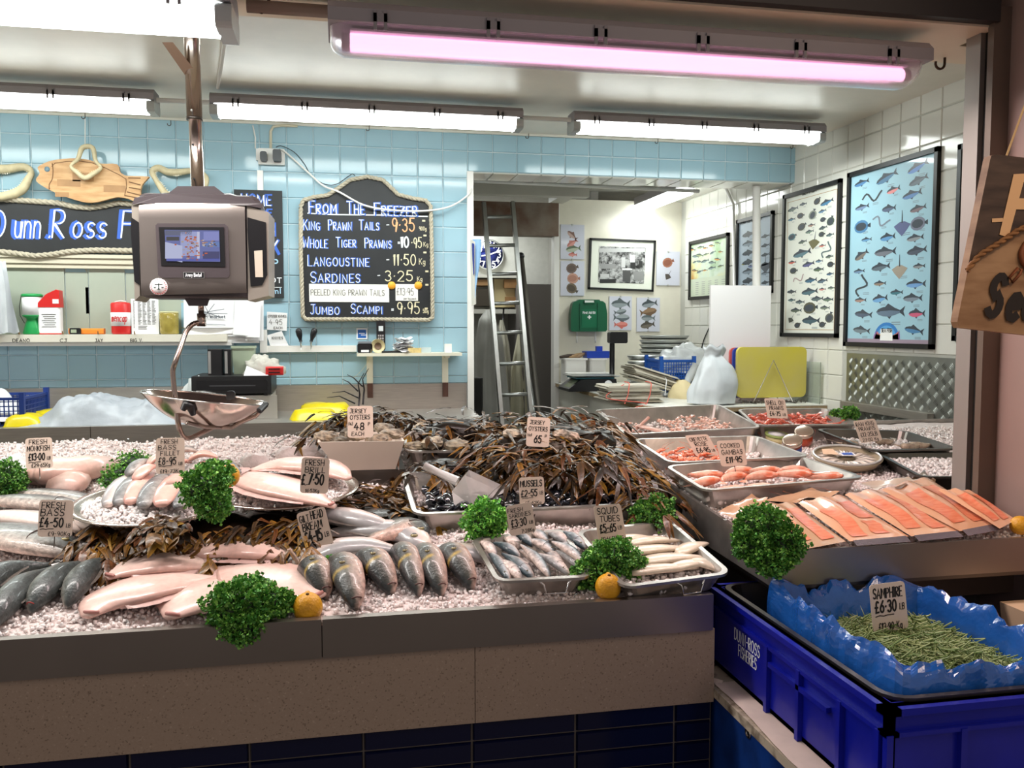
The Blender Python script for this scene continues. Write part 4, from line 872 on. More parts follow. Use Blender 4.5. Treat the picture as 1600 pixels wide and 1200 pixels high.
# BACK ROOM, CHARTS, RIGHT WALL
ZW=1.115;YI=7.03
M_melamine=mat('white_melamine','#dfded6',.35,noise_=.1,nscale=6);M_chip=mat('chipboard_edge','#b49c78',.9,noise_=.3,nscale=60)
wt_=root('back_worktop',(2.3,5.8,0),'white melamine worktop with a worn chipboard edge in the back room','worktop')
pl=[(1.76,7.02),(1.757,5.1),(1.775,4.90),(1.84,4.77),(1.95,4.70),(XR-.008,4.70),(XR-.008,7.02)]
part('top',MB().prism(pl[::-1],ZW-.006,ZW,2),M_melamine,wt_);part('edge',MB().prism(pl[::-1],ZW-.03,ZW-.006,2),M_chip,wt_)
part('end_panel',MB().box((1.79,5.2,0),(1.81,7.02,ZW-.03)),M_white,wt_);part('front_panel',MB().box((1.82,4.9,0),(XR-.01,4.92,ZW-.03)),M_dark,wt_)
def fish2d(mb,pf,cx,cy,L,ang,col,kind='fish',back=None,h=None):
 """flat printed fish; pf(u,v,k)"""
 ca,sa=math.cos(ang),math.sin(ang);h=(h or .3)*L
 def T(x,y,k=0):return pf(cx+x*ca-y*sa,cy+x*sa+y*ca,k)
 def poly(pts,c,k):
  mb.color(c);n=len(pts);m=(sum(p[0]for p in pts)/n,sum(p[1]for p in pts)/n)
  mb.add([T(*m,k)]+[T(a,b,k)for a,b in pts],[(0,i+1,(i+1)%n+1)for i in range(n)])
 dk=back or '#39424c'
 if kind=='fish':
  up=[(-.5,0),(-.42,.28),(-.25,.46),(-.02,.5),(.2,.3),(.34,.12)]
  poly([(x*L,y*h)for x,y in up]+[(x*L,-y*h*.95)for x,y in up[::-1][:-1]],col,1)
  poly([(x*L,y*h)for x,y in up]+[(.3*L,.04*h),(0,.12*h),(-.3*L,.08*h)],dk,2)
  poly([(.32*L,.1*h),(.5*L,.52*h),(.44*L,0),(.5*L,-.52*h),(.32*L,-.1*h)],dk,1)
  poly([(-.2*L,.42*h),(-.08*L,.8*h),(.16*L,.34*h)],dk,0);poly([(-.12*L,-.4*h),(-.02*L,-.72*h),(.05*L,-.4*h)],dk,0)
  poly([(-.42*L,.02*h),(-.40*L,.1*h),(-.38*L,.02*h),(-.4*L,-.05*h)],'#111111',3)
 elif kind=='flat':
  n=12;poly([(.42*L*math.cos(2*PI*i/n)-.05*L,.38*L*math.sin(2*PI*i/n))for i in range(n)],col,1)
  poly([(.32*L*math.cos(2*PI*i/n)-.07*L,.24*L*math.sin(2*PI*i/n))for i in range(n)],dk,2)
  poly([(.32*L,.05*L),(.5*L,.14*L),(.5*L,-.14*L),(.32*L,-.05*L)],dk,1)
 elif kind=='ray':
  poly([(-.45*L,0),(-.2*L,.22*L),(0,.36*L),(.15*L,.1*L),(.15*L,-.1*L),(0,-.36*L),(-.2*L,-.22*L)],col,1)
  poly([(.1*L,.03*L),(.62*L,.02*L),(.62*L,-.0*L),(.1*L,-.03*L)],dk,2)
 elif kind=='eel':
  mb.color(col);ribbon(mb,[(cx+(x*ca-y*sa)*L,cy+(x*sa+y*ca)*L)for x,y in[(-.5+.1*i,.22*math.sin(i*.75))for i in range(11)]],L*.09,pf)
def frame(r,cs,w,d,nrm,m=None):
 """picture frame: cs = 4 corners TL,TR,BR,BL (world) ; nrm towards the room"""
 tl,tr,br,bl=cs;n=Vector(nrm)
 u=(tr-tl).normalized();v=(tl-bl).normalized()
 for a,b in((tl,tr),(bl,br)):
  s=-1 if a is tl else 1;q=v*(w*s);vs=[a,b,b+q,a+q];vs=vs+[p+n*d for p in vs]
  part('frame_rail',MB().add(vs,[(0,1,2,3),(7,6,5,4),(0,4,5,1),(1,5,6,2),(2,6,7,3),(3,7,4,0)]),m or M_blackm,r)
 for a,b in((tl,bl),(tr,br)):
  s=1 if a is tl else-1;q=u*(w*s);vs=[a,b,b+q,a+q];vs=vs+[p+n*d for p in vs]
  part('frame_stile',MB().add(vs,[(0,1,2,3),(7,6,5,4),(0,4,5,1),(1,5,6,2),(2,6,7,3),(3,7,4,0)]),m or M_blackm,r)
def chart(px0,pt0,px1,pt1,pb0,label,margin=.02,fw=.025,base='#dfe4e0',cat='chart',X=XR):
 """chart on the right wall: left/top-left px, right/top-right px, bottom-left py"""
 a=P(px0,pt0,X=X-.02);b=P(px1,pt1,X=X-.02);c=P(px0,pb0,X=X-.02);zt_,zb_=(a.z+b.z)/2,c.z
 r=root('framed_chart',(X-.01,(a.y+b.y)/2,zb_),label,cat)
 cs=[Vector((X-.004,a.y,zt_)),Vector((X-.004,b.y,zt_)),Vector((X-.004,b.y,zb_)),Vector((X-.004,a.y,zb_))]
 frame(r,cs,fw,.022,(-1,0,0))
 part('backing',MB().box((X-.012,b.y+.01,zb_+.01),(X-.006,a.y-.01,zt_-.01)),mat('print_'+base[1:],base,.5,coat=.6),r)
 return r,a.y,b.y,zb_,zt_
def wall_pf(X,lift=.0125):return lambda u,v,k=0:Vector((X-lift-k*.00012,u,v))
rr=random.Random(11)
FC=['#6d86a0','#5b7184','#7d8a8c','#8a7763','#4b6a86','#5c7a78','#77808a','#6a6a60','#91a3ad']
# big blue chart, positions read off the photograph
r,ya,yb_,zb_,zt_=chart(1325,271,1467,228,541,'tall framed sea fish chart with a sky blue ground, largest on the white tiles',base='#9dc4d3')
pf=lambda u,v,k=0:Vector((XR-.0125-k*.00012,u,v))
mb=MB();k_=lambda px:None
def wp(px,py):v=P(px,py,X=XR-.0125);return v.y,v.z
blue=[(1362.5,308,30,0,'eel','#3d4448'),(1425,304,32,8,'fish','#5b83b5'),(1347,324,23,5,'fish','#7187a6'),(1389,326,23,0,'fish','#56637c'),(1434.5,326,27,8,'fish','#7c6a70'),(1347,354,27,0,'flat','#4c7da6'),(1376,346,27,-25,'eel','#7c8592'),(1409.5,352,38,90,'ray','#5a6288'),(1435.5,349,29,0,'flat','#73788a'),(1354,374.5,17,0,'fish','#5f93bb'),(1387,371,25,4,'fish','#5f93c0'),(1430,372,28,3,'fish','#8c9296'),(1346,399,24,30,'fish','#7a726a'),(1383,394,36,0,'fish','#70747e'),(1432.5,392,33,5,'fish','#4e5564'),(1376,417.5,31,5,'fish','#5c6a74'),(1405.5,420,36,90,'ray','#9a9082'),(1436,416,20,0,'fish','#8a8e90'),(1342.5,424,18,2,'fish','#6a88a6'),(1347,447,32,70,'eel','#3a4247'),(1375,443,20,0,'fish','#8c7a6a'),(1431,444,33,0,'fish','#6c9acb'),(1401,457,21,0,'fish','#3d7480'),(1344.5,469,19,0,'fish','#a08074'),(1375,467,25,8,'fish','#6aa0cf'),(1426,466,32,0,'fish','#7a8794'),(1349,491,29,-5,'fish','#4e5c70'),(1391,487,48,0,'fish','#5f7387'),(1432.5,490,27,0,'fish','#c95b7b'),(1346,516,28,-5,'fish','#6f8088'),(1428,516,32,-10,'fish','#4c82ae'),(1346.5,286,24,8,'fish','#4f7fae'),(1385.5,277.5,36,18,'fish','#4d7697'),(1434,261,35,18,'fish','#4b7cc0'),(1435,282,32,15,'fish','#52606c'),(1396,297,22,10,'fish','#dc8b8b')]
def print_fish(mb,lst,pf,wp_,X=None):
 for(px,py,L,ang,kd,c)in lst:
  u,v=wp_(px,py);u2,_=wp_(px+L,py);LL=abs(u2-u)
  _,v2=wp_(px,py+10);vs=abs(v-v2)/10;hl=vs*L
  sg=-1 if X else 1
  ratio=hl/LL
  if kd in('fish','flat','ray','eel'):
   def pf2(a,b,k=0,u=u,v=v,LL=LL):return pf(u+sg*(a)*LL,v+b*hl,k)
   fish2d(mb,pf2,0,0,1.0,math.radians(ang),c,kd,h=.42 if c in('#5f93c0','#6aa0cf','#7a726a','#56637c','#c95b7b','#dc8b8b')else .34)
   mb.color('#7b8790')
   for j in range(2):pt=[(0.05,-.33-.07*j),(.35,-.33-.07*j)];mb.add([pf2(pt[0][0],pt[0][1]),pf2(pt[1][0],pt[1][1]),pf2(pt[1][0],pt[1][1]-.025),pf2(pt[0][0],pt[0][1]-.025)],[(0,1,2,3)])
print_fish(mb,blue,pf,wp,True)
part('fish_print',mb,M_print,r)
mb=MB();u,v=wp(1385,517);ua,_=wp(1405,517);R_=abs(ua-u)
for(rx,c,dz,k)in((1.0,'#2f7ac0',0,0),(.75,'#57a2da',.05,1)):
 mb.color(c);n=16;mb.add([pf(u,v-.02,k)]+[pf(u-rx*R_*math.cos(PI*i/n),v-.04+dz*.1+rx*.085*math.sin(PI*i/n),k)for i in range(n+1)],[(0,i+1,i+2)for i in range(n)])
for i,c in enumerate(('#c0556a','#e0a35c','#b06a90','#d87a5a','#8f5f9a')):
 for s in(-1,1):mb.color(c);uu=u+s*(.5+.1*i)*R_;mb.add([pf(uu+.02,v-.055,2),pf(uu-.02,v-.055,2),pf(uu-.012,v-.02+.006*i,2),pf(uu+.012,v-.025,2)],[(0,1,2,3)])
mb.color('#f2f2ee');mb.add([pf(u+.055,v-.052,3),pf(u-.055,v-.052,3),pf(u-.05,v+.01,3),pf(u+.05,v+.01,3)],[(0,1,2,3)]);part('reef_emblem',mb,M_print,r)
def chart_text(t,px,py,h,w,sw,m,r):
 u,v=wp(px,py);u2,_=wp(px+w,py);mb=MB();write(mb,t,0,0,h,sw,lambda a,b,k=0:Vector((XR-.0135-k*.00003,u-a,v+b)),width=abs(u2-u));part('lettering',mb,m,r)
chart_text('SEA FISH',1377.5,519,.02,17,.004,M_ink,r)
part('mount_edge',MB().box((XR-.0128,yb_+.025,zb_+.025),(XR-.012,ya-.025,zb_+.045)),mat('mauve_mount','#9c8b9a',.6),r)
# cream chart
r,ya,yb_,zb_,zt_=chart(1224,305,1314,279,526,'narrow framed sea fish chart with a cream ground and many small dark fish',base='#e4e6dc')
crm=[(1292,316,22,12,'fish','#3f7fa8'),(1277,314,13,45,'flat','#4b4234'),(1255,319,12,0,'fish','#556'+'066'),(1239,327,17,8,'fish','#5a6a62'),(1251,337,12,0,'flat','#4f4536'),(1270,335,17,70,'flat','#8d9484'),(1285,330,13,8,'fish','#6a90b0'),(1237,343,12,0,'fish','#4a7a90'),(1286,343,10,0,'flat','#33363a'),(1298,345,16,70,'flat','#445246'),(1253,354,15,30,'flat','#4b4b3e'),(1268,352,12,0,'fish','#a08070'),(1286,356,14,8,'fish','#4a5c58'),(1265,362,14,5,'fish','#6c8474'),(1238,370,14,20,'flat','#3c6f78'),(1284,366,11,0,'flat','#4b4b3c'),(1297,367,13,5,'fish','#5e7676'),(1254,378,14,8,'fish','#5b6b5c'),(1272,378,26,80,'ray','#6a6642'),(1285,384,11,0,'fish','#cf7a6a'),(1253,396,30,10,'fish','#5a7c88'),(1292,391,24,60,'eel','#5a6e70'),(1238,410,13,0,'fish','#d66a58'),(1263,413,20,10,'fish','#5a5a8a'),(1298,413,12,0,'flat','#3f3a30'),(1280,408,12,0,'fish','#6a8aa0'),(1240,423,13,0,'flat','#5a5a4a'),(1279,421,17,0,'fish','#596c50'),(1296,401,13,3,'fish','#6a7a68'),(1248,436,18,20,'eel','#b09a98'),(1267,438,20,5,'fish','#3f6a86'),(1297,428,12,3,'fish','#4c6e88'),(1285,439,17,8,'fish','#5d7380'),(1237,456,15,0,'fish','#44484a'),(1265,456,27,5,'fish','#4e6e78'),(1285,452,11,0,'fish','#d08a80'),(1299,450,12,0,'fish','#7a8a72'),(1237,469,12,0,'fish','#5d7a7c'),(1250,472,15,0,'fish','#6a7a7a'),(1277,467,20,3,'fish','#5a6a6a'),(1294,468,17,0,'fish','#667a64'),(1266,481,24,5,'flat','#57533e'),(1244,485,18,0,'fish','#5f6a5a'),(1289,481,16,0,'fish','#76806e'),(1267,501,30,0,'fish','#46606a'),(1236,499,14,60,'ray','#4a4c42'),(1296,496,18,70,'flat','#5a5c50'),(1246,508,11,30,'flat','#3e3c32'),(1285,507,12,20,'flat','#454236')]
mb=MB();print_fish(mb,crm,pf,wp,True);part('fish_print',mb,M_print,r)
for dz,dy in((.05,0),):
 for a,b in((zb_+.045,zb_+.048),(zt_-.055,zt_-.052)):part('border_line',MB().box((XR-.0128,yb_+.045,a),(XR-.012,ya-.045,b)),mat('tan_print','#b08f60',.6),r)
 for y in(ya-.05,yb_+.047):part('border_line',MB().box((XR-.0128,y,zb_+.05),(XR-.012,y+.003,zt_-.052)),MATS['tan_print'],r)
chart_text('SEA FISH',1254,305,.035,22,.006,M_ink,r)
# pelagic chart and calendar
r,ya,yb_,zb_,zt_=chart(1151,345,1208,328,462,'blue grey framed chart of large ocean fish behind the white pole',base='#a9b8c8')
mb=MB();pel=[(1170+dx,366+j*14.5+(3 if dx else 0),22 if dx==0 else 14,5,'fish','#2f3a46' if rr.random()<.6 else '#7a8a98')for j in range(6)for dx in(0,26)]+[(1196,415,26,90,'ray','#4a525e'),(1162,413,7,0,'fish','#b0b040'),(1173,416,9,0,'fish','#5a6ab0'),(1162,446,10,0,'fish','#8c8a70'),(1180,455,20,0,'fish','#3c4450')]
print_fish(mb,pel,pf,wp,True);part('fish_print',mb,M_print,r)
chart_text('Ocean fish of the sea',1157,351,.026,34,.005,M_ink,r)
r,ya,yb_,zb_,zt_=chart(1077,379,1138,362,469,'framed green and orange map like fish calendar near the corner',base='#c9d2bb')
def cal():
 m=bpy.data.materials.new('watercolour_print');m.use_nodes=True;nt=m.node_tree;b=nt.nodes['Principled BSDF'];b.inputs['Roughness'].default_value=.4
 tc=nt.nodes.new('ShaderNodeTexCoord');n=nt.nodes.new('ShaderNodeTexNoise');n.inputs['Scale'].default_value=2.6;n.inputs['Detail'].default_value=4;nt.links.new(tc.outputs['Object'],n.inputs[0])
 r_=nt.nodes.new('ShaderNodeValToRGB');e=r_.color_ramp.elements;e[0].position=.33;e[0].color=lin('#8fae7a');e[1].position=.68;e[1].color=lin('#c99a52');x=e.new(.48);x.color=lin('#c3d0c0');x=e.new(.58);x.color=lin('#d8d49c')
 nt.links.new(n.outputs[0],r_.inputs[0]);nt.links.new(r_.outputs[0],b.inputs['Base Color']);return m
part('picture',MB().box((XR-.0125,yb_+.03,zb_+.17),(XR-.0118,ya-.03,zt_-.03)),cal(),r)
mb=MB();print_fish(mb,[(1084+10*i+rr.uniform(-3,3),388+12*j+rr.uniform(-3,3)-i*1.5,rr.uniform(8,13),rr.uniform(-20,20),'fish',rr.choice(['#7a8f8a','#b58a4a','#8a9a6a','#c98f4a']))for i in range(5)for j in range(4)],pf,wp,True);part('fish_print',mb,M_print,r)
mb=MB();wrap=0
for i in range(5):
 for j in range(7):y=yb_+.06+(ya-yb_-.12)*i/5;z=zb_+.04+.016*j;mb.box((XR-.0125,y,z),(XR-.012,y+.06,z+.005))
part('date_grid',mb,mat('pale_grey_print','#9a9c98',.6),r)
# chart cut off by the pier
r,ya,yb_,zb_,zt_=chart(1498,228,1560,206,533,'framed fish chart mostly hidden behind the right pier',base='#d6dccb')
mb=MB();print_fish(mb,[(1508,258+24*j,16,rr.uniform(-30,30),'fish' if j%3 else 'flat',rr.choice(['#3c4646','#4a5a62','#4e6a78']))for j in range(11)],pf,wp,True);part('fish_print',mb,M_print,r)
# --- inner wall : clip frames, framed photo, first aid box
def ip(px,py,d=.0):return P(px,py,Y=YI-d)
def clip_card(px0,py0,px1,py1,label,fl):
 x0,x1,z0,z1=prect(px0,py0,px1,py1,YI-.012);r=root('clip_frame',((x0+x1)/2,YI,z0),label,'print','clip framed fish prints')
 part('backing',MB().box((x0,YI-.012,z0),(x1,YI-.001,z1)),mat('pale_lilac_card','#c9cbd8',.15,coat=.5),r)
 part('clip',MB().box(((x0+x1)/2-.006,YI-.015,z1-.01),((x0+x1)/2+.006,YI,z1+.004)),M_alu,r);part('clip',MB().box(((x0+x1)/2-.006,YI-.015,z0-.004),((x0+x1)/2+.006,YI,z0+.01)),M_alu,r)
 mb=MB();pf_=lambda u,v,k=0:Vector((u,YI-.0125-k*.0002,v));w2=lambda a,b:(P(a,b,Y=YI-.0125).x,P(a,b,Y=YI-.0125).z)
 for(px,py,L,ang,kd,c,bk)in fl:
  u,v=w2(px,py);kk=abs(w2(px+1,py)[0]-u);fish2d(mb,lambda a,b,k=0:pf_(u+a*kk*L,v+b*kk*L,k),0,0,1.,math.radians(ang),c,kd,back=bk,h=.4)
 part('fish_print',mb,M_print,r)
clip_card(876,351,913,405,'clip framed print of four pinkish fish, at the upper left of the cream wall',[(894,368,19,-40,'fish','#b59a90','#7a5a50'),(894,380,19,35,'fish','#c98a80','#b06a60'),(896,389,24,8,'fish','#a8b09c','#5a6a52'),(895,398,14,0,'fish','#d09088','#c06a60')])
clip_card(876,408,913,462,'clip framed print of three brown flatfish below the pinkish one',[(894,419,20,15,'flat','#6a5850','#584840'),(896,435,21,0,'flat','#b58a78','#a07060'),(894,451,20,-30,'flat','#6a5c48','#4a4034')])
clip_card(952,463,987,516,'clip framed print with one red fish, right of the first aid box',[(970,475,30,0,'fish','#8a9498','#4e585c'),(969,487,20,190,'fish','#8f989c','#5c6468'),(971,496,26,180,'fish','#98a0a4','#596268'),(970,507,22,180,'fish','#d8867c','#c86a60')])
clip_card(995,465,1031,518,'clip framed print of four grey brown fish beside the one with a red fish',[(1015,475,25,10,'fish','#868e94','#3f474c'),(1013,487,27,190,'fish','#8a6e54','#6a523c'),(1013,497,22,0,'fish','#8a9296','#5a6468'),(1012,508,23,10,'fish','#6a6258','#46403a')])
clip_card(1026,393,1062,446,'clip framed print of a brown crab over a dark lobster',[(1044,410,19,20,'flat','#9a6650','#84503c'),(1044,431,15,60,'ray','#4a4440','#3a3430')])
x0,x1,z0,z1=prect(920,375,1022,455,YI-.02);r=root('framed_photograph',((x0+x1)/2,YI,z0),'black framed monochrome photograph of a market stall on the cream wall','picture')
cs=[P(921,372,Y=YI-.002),P(1024,376,Y=YI-.002),P(1020,456,Y=YI-.002),P(918,452,Y=YI-.002)]
frame(r,cs,.017,.02,(0,-1,0))
cc=sum(cs,Vector())/4
def ins(c,f,y):q=cc.lerp(c,f);return Vector((q.x,y,q.z))
part('mount',MB().add([ins(c,.95,YI-.010)for c in cs],[(0,3,2,1)]),mat('ivory_mount','#dfe2d6',.5),r)
def bw():
 m=bpy.data.materials.new('monochrome_print');m.use_nodes=True;nt=m.node_tree;b=nt.nodes['Principled BSDF'];b.inputs['Roughness'].default_value=.3
 tc=nt.nodes.new('ShaderNodeTexCoord');n=nt.nodes.new('ShaderNodeTexNoise');n.inputs['Scale'].default_value=22;n.inputs['Detail'].default_value=7;n.inputs['Roughness'].default_value=.7;nt.links.new(tc.outputs['Object'],n.inputs[0])
 r_=nt.nodes.new('ShaderNodeValToRGB');e=r_.color_ramp.elements;e[0].position=.42;e[0].color=(.012,.012,.012,1);e[1].position=.6;e[1].color=(.5,.5,.5,1)
 nt.links.new(n.outputs[0],r_.inputs[0]);nt.links.new(r_.outputs[0],b.inputs['Base Color']);return m
part('photo_print',MB().add([ins(c,.70,YI-.012)for c in cs],[(0,3,2,1)]),bw(),r)
mb=MB();bx_=lambda a,b,c,d,col:(mb.color(col),mb.add([P(a,b,Y=YI-.013),P(c,b,Y=YI-.013),P(c,d,Y=YI-.013),P(a,d,Y=YI-.013)],[(0,3,2,1)]))
for a,b,c,d,col in((936,388,1008,394,'#b8b8b8'),(971,402,977,418,'#c8c8c8'),(984,398,992,410,'#cfcfcf'),(985,410,993,420,'#262626'),(972,419,988,422,'#dcdcdc'),(973,423,985,440,'#4a4a4a'),(998,408,1004,418,'#2c2c2c'),(938,412,962,420,'#909090'),(938,428,952,434,'#bcbcbc'),(990,424,1006,438,'#888888'),(937,436,962,442,'#1c1c1c')):bx_(a,b,c,d,col)
for a,b in((974,400),(988,396),(981,401),(1000,403)):mb.color('#8a8a8a');c_=P(a,b,Y=YI-.0132);mb.add([c_+Vector((.011*math.cos(t*PI/4),0,.013*math.sin(t*PI/4)))for t in range(8)],[tuple(range(8))])
part('photo_figures',mb,M_print,r)
x0,x1,z0,z1=prect(892,468,949,518,YI-.10);r=root('first_aid_box',((x0+x1)/2,YI,z0),'dark green plastic first aid case hanging on the cream wall','first aid box')
M_gr=mat('green_case','#0c5a3c',.35);w_,h_=x1-x0,z1-z0
out=[(x0+w_*a,z0+h_*b)for a,b in((.04,0),(.96,0),(1,.06),(1,.55),(.95,.88),(.88,.95),(.8,.96),(.78,1),(.22,1),(.2,.96),(.1,.94),(.05,.88),(0,.55),(0,.06))]
part('case',MB().prism(out[::-1],YI-.10,YI-.03,1),M_gr,r)
for a in(.26,.74):part('rib',MB().box((x0+w_*a-.006,YI-.108,z0+.012),(x0+w_*a+.006,YI-.10,z1-.03)),M_gr,r)
part('label_panel',MB().rbox((x0+w_*.29,YI-.104,z0+.03),(x0+w_*.71,YI-.10,z1-.08),.006,axis=1),mat('green_case_panel','#0e6645',.3),r)
part('handle',MB().tube([Vector((x0+w_*.36,YI-.105,z1-.012)),Vector((x0+w_*.36,YI-.105,z1-.03)),Vector((x0+w_*.64,YI-.105,z1-.03)),Vector((x0+w_*.64,YI-.105,z1-.012))],.006,6),M_gr,r);part('handle_opening',MB().rbox((x0+w_*.36,YI-.103,z1-.028),(x0+w_*.64,YI-.0995,z1-.008),.008,axis=1),M_wplast,r)
mb=MB();cx=(x0+x1)/2;cz=z0+h_*.45;mb.box((cx-.016,YI-.106,cz-.005),(cx+.016,YI-.104,cz+.005)).box((cx-.005,YI-.1062,cz-.016),(cx+.005,YI-.104,cz+.016));part('cross',mb,M_paper,r)
mb=MB();write(mb,'First Aid Kit',0,0,.02,.0035,sheet((cx-.055,YI-.1045,cz+.028),(1,0,0),(0,0,1)),width=.11);part('lettering',mb,M_paper,r)
for px in(902,931):q=ip(px,520,.02);o=MB().box((q.x-.006,YI-.012,q.z-.06),(q.x+.006,YI-.001,q.z+.01)).blob((q.x,YI-.012,q.z-.07),(.006,.01,.016)).build('wall_clip',M_wplast);tag(o,'white wall clip with a dark tip, %s of the pair below the first aid case'%('left' if px<915 else 'right'),'clip','clips under the first aid case')
# --- things on the back worktop
def cyl_stack(name,cx,cy,z,lst,m,n=20,r_=None):
 pass
for(a,b,Yt,lab,top)in((877,915,6.85,'white tub holding brown handled brushes on the back worktop','brown'),(917,945,6.85,'white tub topped by a blue tray on the back worktop','blue')):
 x0,x1,z0,z1=prect(a,560,b,590,Yt);t=root('white_tub',((x0+x1)/2,Yt,ZW),lab,'tub');cx,w=(x0+x1)/2,(x1-x0)/2
 part('body',MB().rbox((cx-w*.9,Yt-.07,ZW),(cx+w*.9,Yt+.07,z1),.02,axis=2),M_wplast,t);part('rim',MB().rbox((cx-w,Yt-.08,z1-.012),(cx+w,Yt+.08,z1+.004),.02,axis=2),M_wplast,t)
 if top=='brown':
  for i,(dx,c)in enumerate(((-.05,'#3a2c22'),(.0,'#a98a66'),(.05,'#a08468'))):tag(MB().tube([Vector((cx+dx-.07,Yt-.02+i*.02,z1+.012)),Vector((cx+dx,Yt,z1+.02)),Vector((cx+dx+.07,Yt,z1+.03+.01*i))],[.01,.016,.008],8).build('wooden_brush',mat('brush_%d'%i,c,.6)),('dark brown','tan, middle','tan, outer')[i]+' wooden brush lying across the left white tub','brush','brushes on the tub')
 else:tag(MB().box((cx-.10,Yt-.07,z1+.005),(cx+.11,Yt+.07,z1+.06),taper=.008).box((cx+.0,Yt-.02,z1+.06),(cx+.05,Yt+.02,z1+.10)).build('blue_tray',mat('bright_blue_plastic','#2346b5',.4)),'bright blue plastic tray sitting on the right white tub','tray')
x0,x1,z0,z1=prect(880,578,925,600,6.75);tag(MB().box((x0,6.6,ZW),(P(958,590,Y=6.6).x,6.74,ZW+.10)).build('white_carton',M_wplast),'long low white carton behind the counter scale','carton')
t=root('counter_scale',(2.1,6.1,ZW),'black electronic counter scale with a steel plate and a pole display','scale')
a=P(890,600,Z=ZW);b=P(966,601,Z=ZW);Yc=6.0;x0=P(889,590,Y=Yc).x;x1=P(965,590,Y=Yc).x
part('body',MB().add([(x0,Yc,ZW),(x1,Yc,ZW),(x1,Yc+.3,ZW),(x0,Yc+.3,ZW),(x0+.09,Yc,ZW+.085),(x1-.01,Yc,ZW+.09),(x1-.01,Yc+.3,ZW+.09),(x0+.09,Yc+.3,ZW+.085),(x0,Yc,ZW+.02),(x1,Yc,ZW+.02),(x1,Yc+.3,ZW+.02),(x0,Yc+.3,ZW+.02)],[(3,2,1,0),(4,5,6,7),(0,1,9,8),(1,2,10,9),(2,3,11,10),(3,0,8,11),(8,9,5,4),(9,10,6,5),(10,11,7,6),(11,8,4,7)]),M_black,t)
part('display_window',MB().add([Vector((x0+.012,Yc+.03,ZW+.03)),Vector((x0+.012,Yc+.2,ZW+.03)),Vector((x0+.078,Yc+.2,ZW+.079)),Vector((x0+.078,Yc+.03,ZW+.079))],[(0,3,2,1)]),mat('lcd_grey_green','#8f9a80',.2),t)
part('teal_pan_support',MB().box((x0+.06,Yc+.02,ZW+.09),(x1-.02,Yc+.28,ZW+.10)),mat('teal_plastic','#2d7a8c',.4),t);part('weighing_plate',MB().box((x0+.03,Yc-.02,ZW+.102),(x1+.02,Yc+.30,ZW+.112),taper=.02),M_alu,t)
part('round_seal',MB().lathe([(.03,0),(.03,.002),(0,.002)],20,Matrix.Translation((x1-.07,Yc-.001,ZW+.05))@Matrix.Rotation(PI/2,4,'X')),M_paper,t)
xp=P(957,560,Y=Yc+.3).x;zd=P(970,530,Y=Yc+.3).z;part('pole',MB().tube([(xp,Yc+.31,ZW+.02),(xp,Yc+.31,zd)],.02,10),M_black,t);part('display_head',MB().rbox((xp-.03,Yc+.27,zd-.03),(xp+.11,Yc+.34,zd+.055),.012,axis=1),M_black,t)
for i,(a,b,c,d,Yt,lab,n)in enumerate(((1000,523,1075,566,6.55,'tall stack of round steel trays by the corner',9),(981,553,1032,577,6.2,'short stack of wide steel trays in front of the taller stack',4))):
 x0,x1,z0,z1=prect(a,b,c,d,Yt);cx,w=(x0+x1)/2,(x1-x0)/2;t=root('tray_stack',(cx,Yt,ZW),lab,'tray stack')
 zb0=ZW
 for k in range(n+2):
  z=ZW+(z1-ZW)*k/(n+2);part('steel_tray',MB().lathe([(w*.86,z-ZW),(w*.9,z-ZW),(w,z-ZW+.028),(w,z-ZW+.031),(w*.97,z-ZW+.031),(w*.86,z-ZW+.006),(0,z-ZW+.006)],28,c=(cx,Yt,ZW),sy=.75),M_alu,t)
M_cb=mat('crate_blue','#1c53a8',.4)
x0,x1,z0,z1=prect(1033,562,1080,583,5.75);
basket('stacking_basket',x0,x1+.02,5.75,6.05,ZW+.10,z1,M_cb,'blue plastic lattice basket full of clear bags, upper of two','blue baskets',.018)
basket('stacking_basket',x0+.03,x1+.03,5.78,6.05,ZW+.001,ZW+.095,mat('crate_navy','#14305c',.4),'dark navy lattice basket underneath the brighter blue one','blue baskets',.018)
q=P(1068,566,Y=5.9);cloth('clear_bag',(q.x,5.9,z0+.0),.20,.14,.19,MATS['cloudy_clear_plastic'],'cloudy clear plastic bag bulging out of the blue basket','bag',8,.3)
t=root('funnel',P(1090,575,Y=5.6),'white plastic funnel and scoop leaning behind the carrier bag','funnel');q=P(1090,577,Y=5.6);q.z=ZW+.101;part('cone',MB().lathe([(.07,.05),(.02,-.03),(.012,-.10)],16,c=q),mat('beige_plastic','#c9b08e',.4),t);q=P(1078,588,Y=5.55);part('scoop',MB().tube([q+Vector((-.03,0,-.06)),q,q+Vector((.05,0,.08))],[.02,.028,.03],10),mat('milky_plastic','#c8cdd0',.3),t)
M_news=[mat('newsprint_%d'%i,c,.85,noise_=.35,nscale=30,stretch=(.3,.3,8))for i,c in enumerate(('#c4bdab','#aaa495','#d0cabb'))]
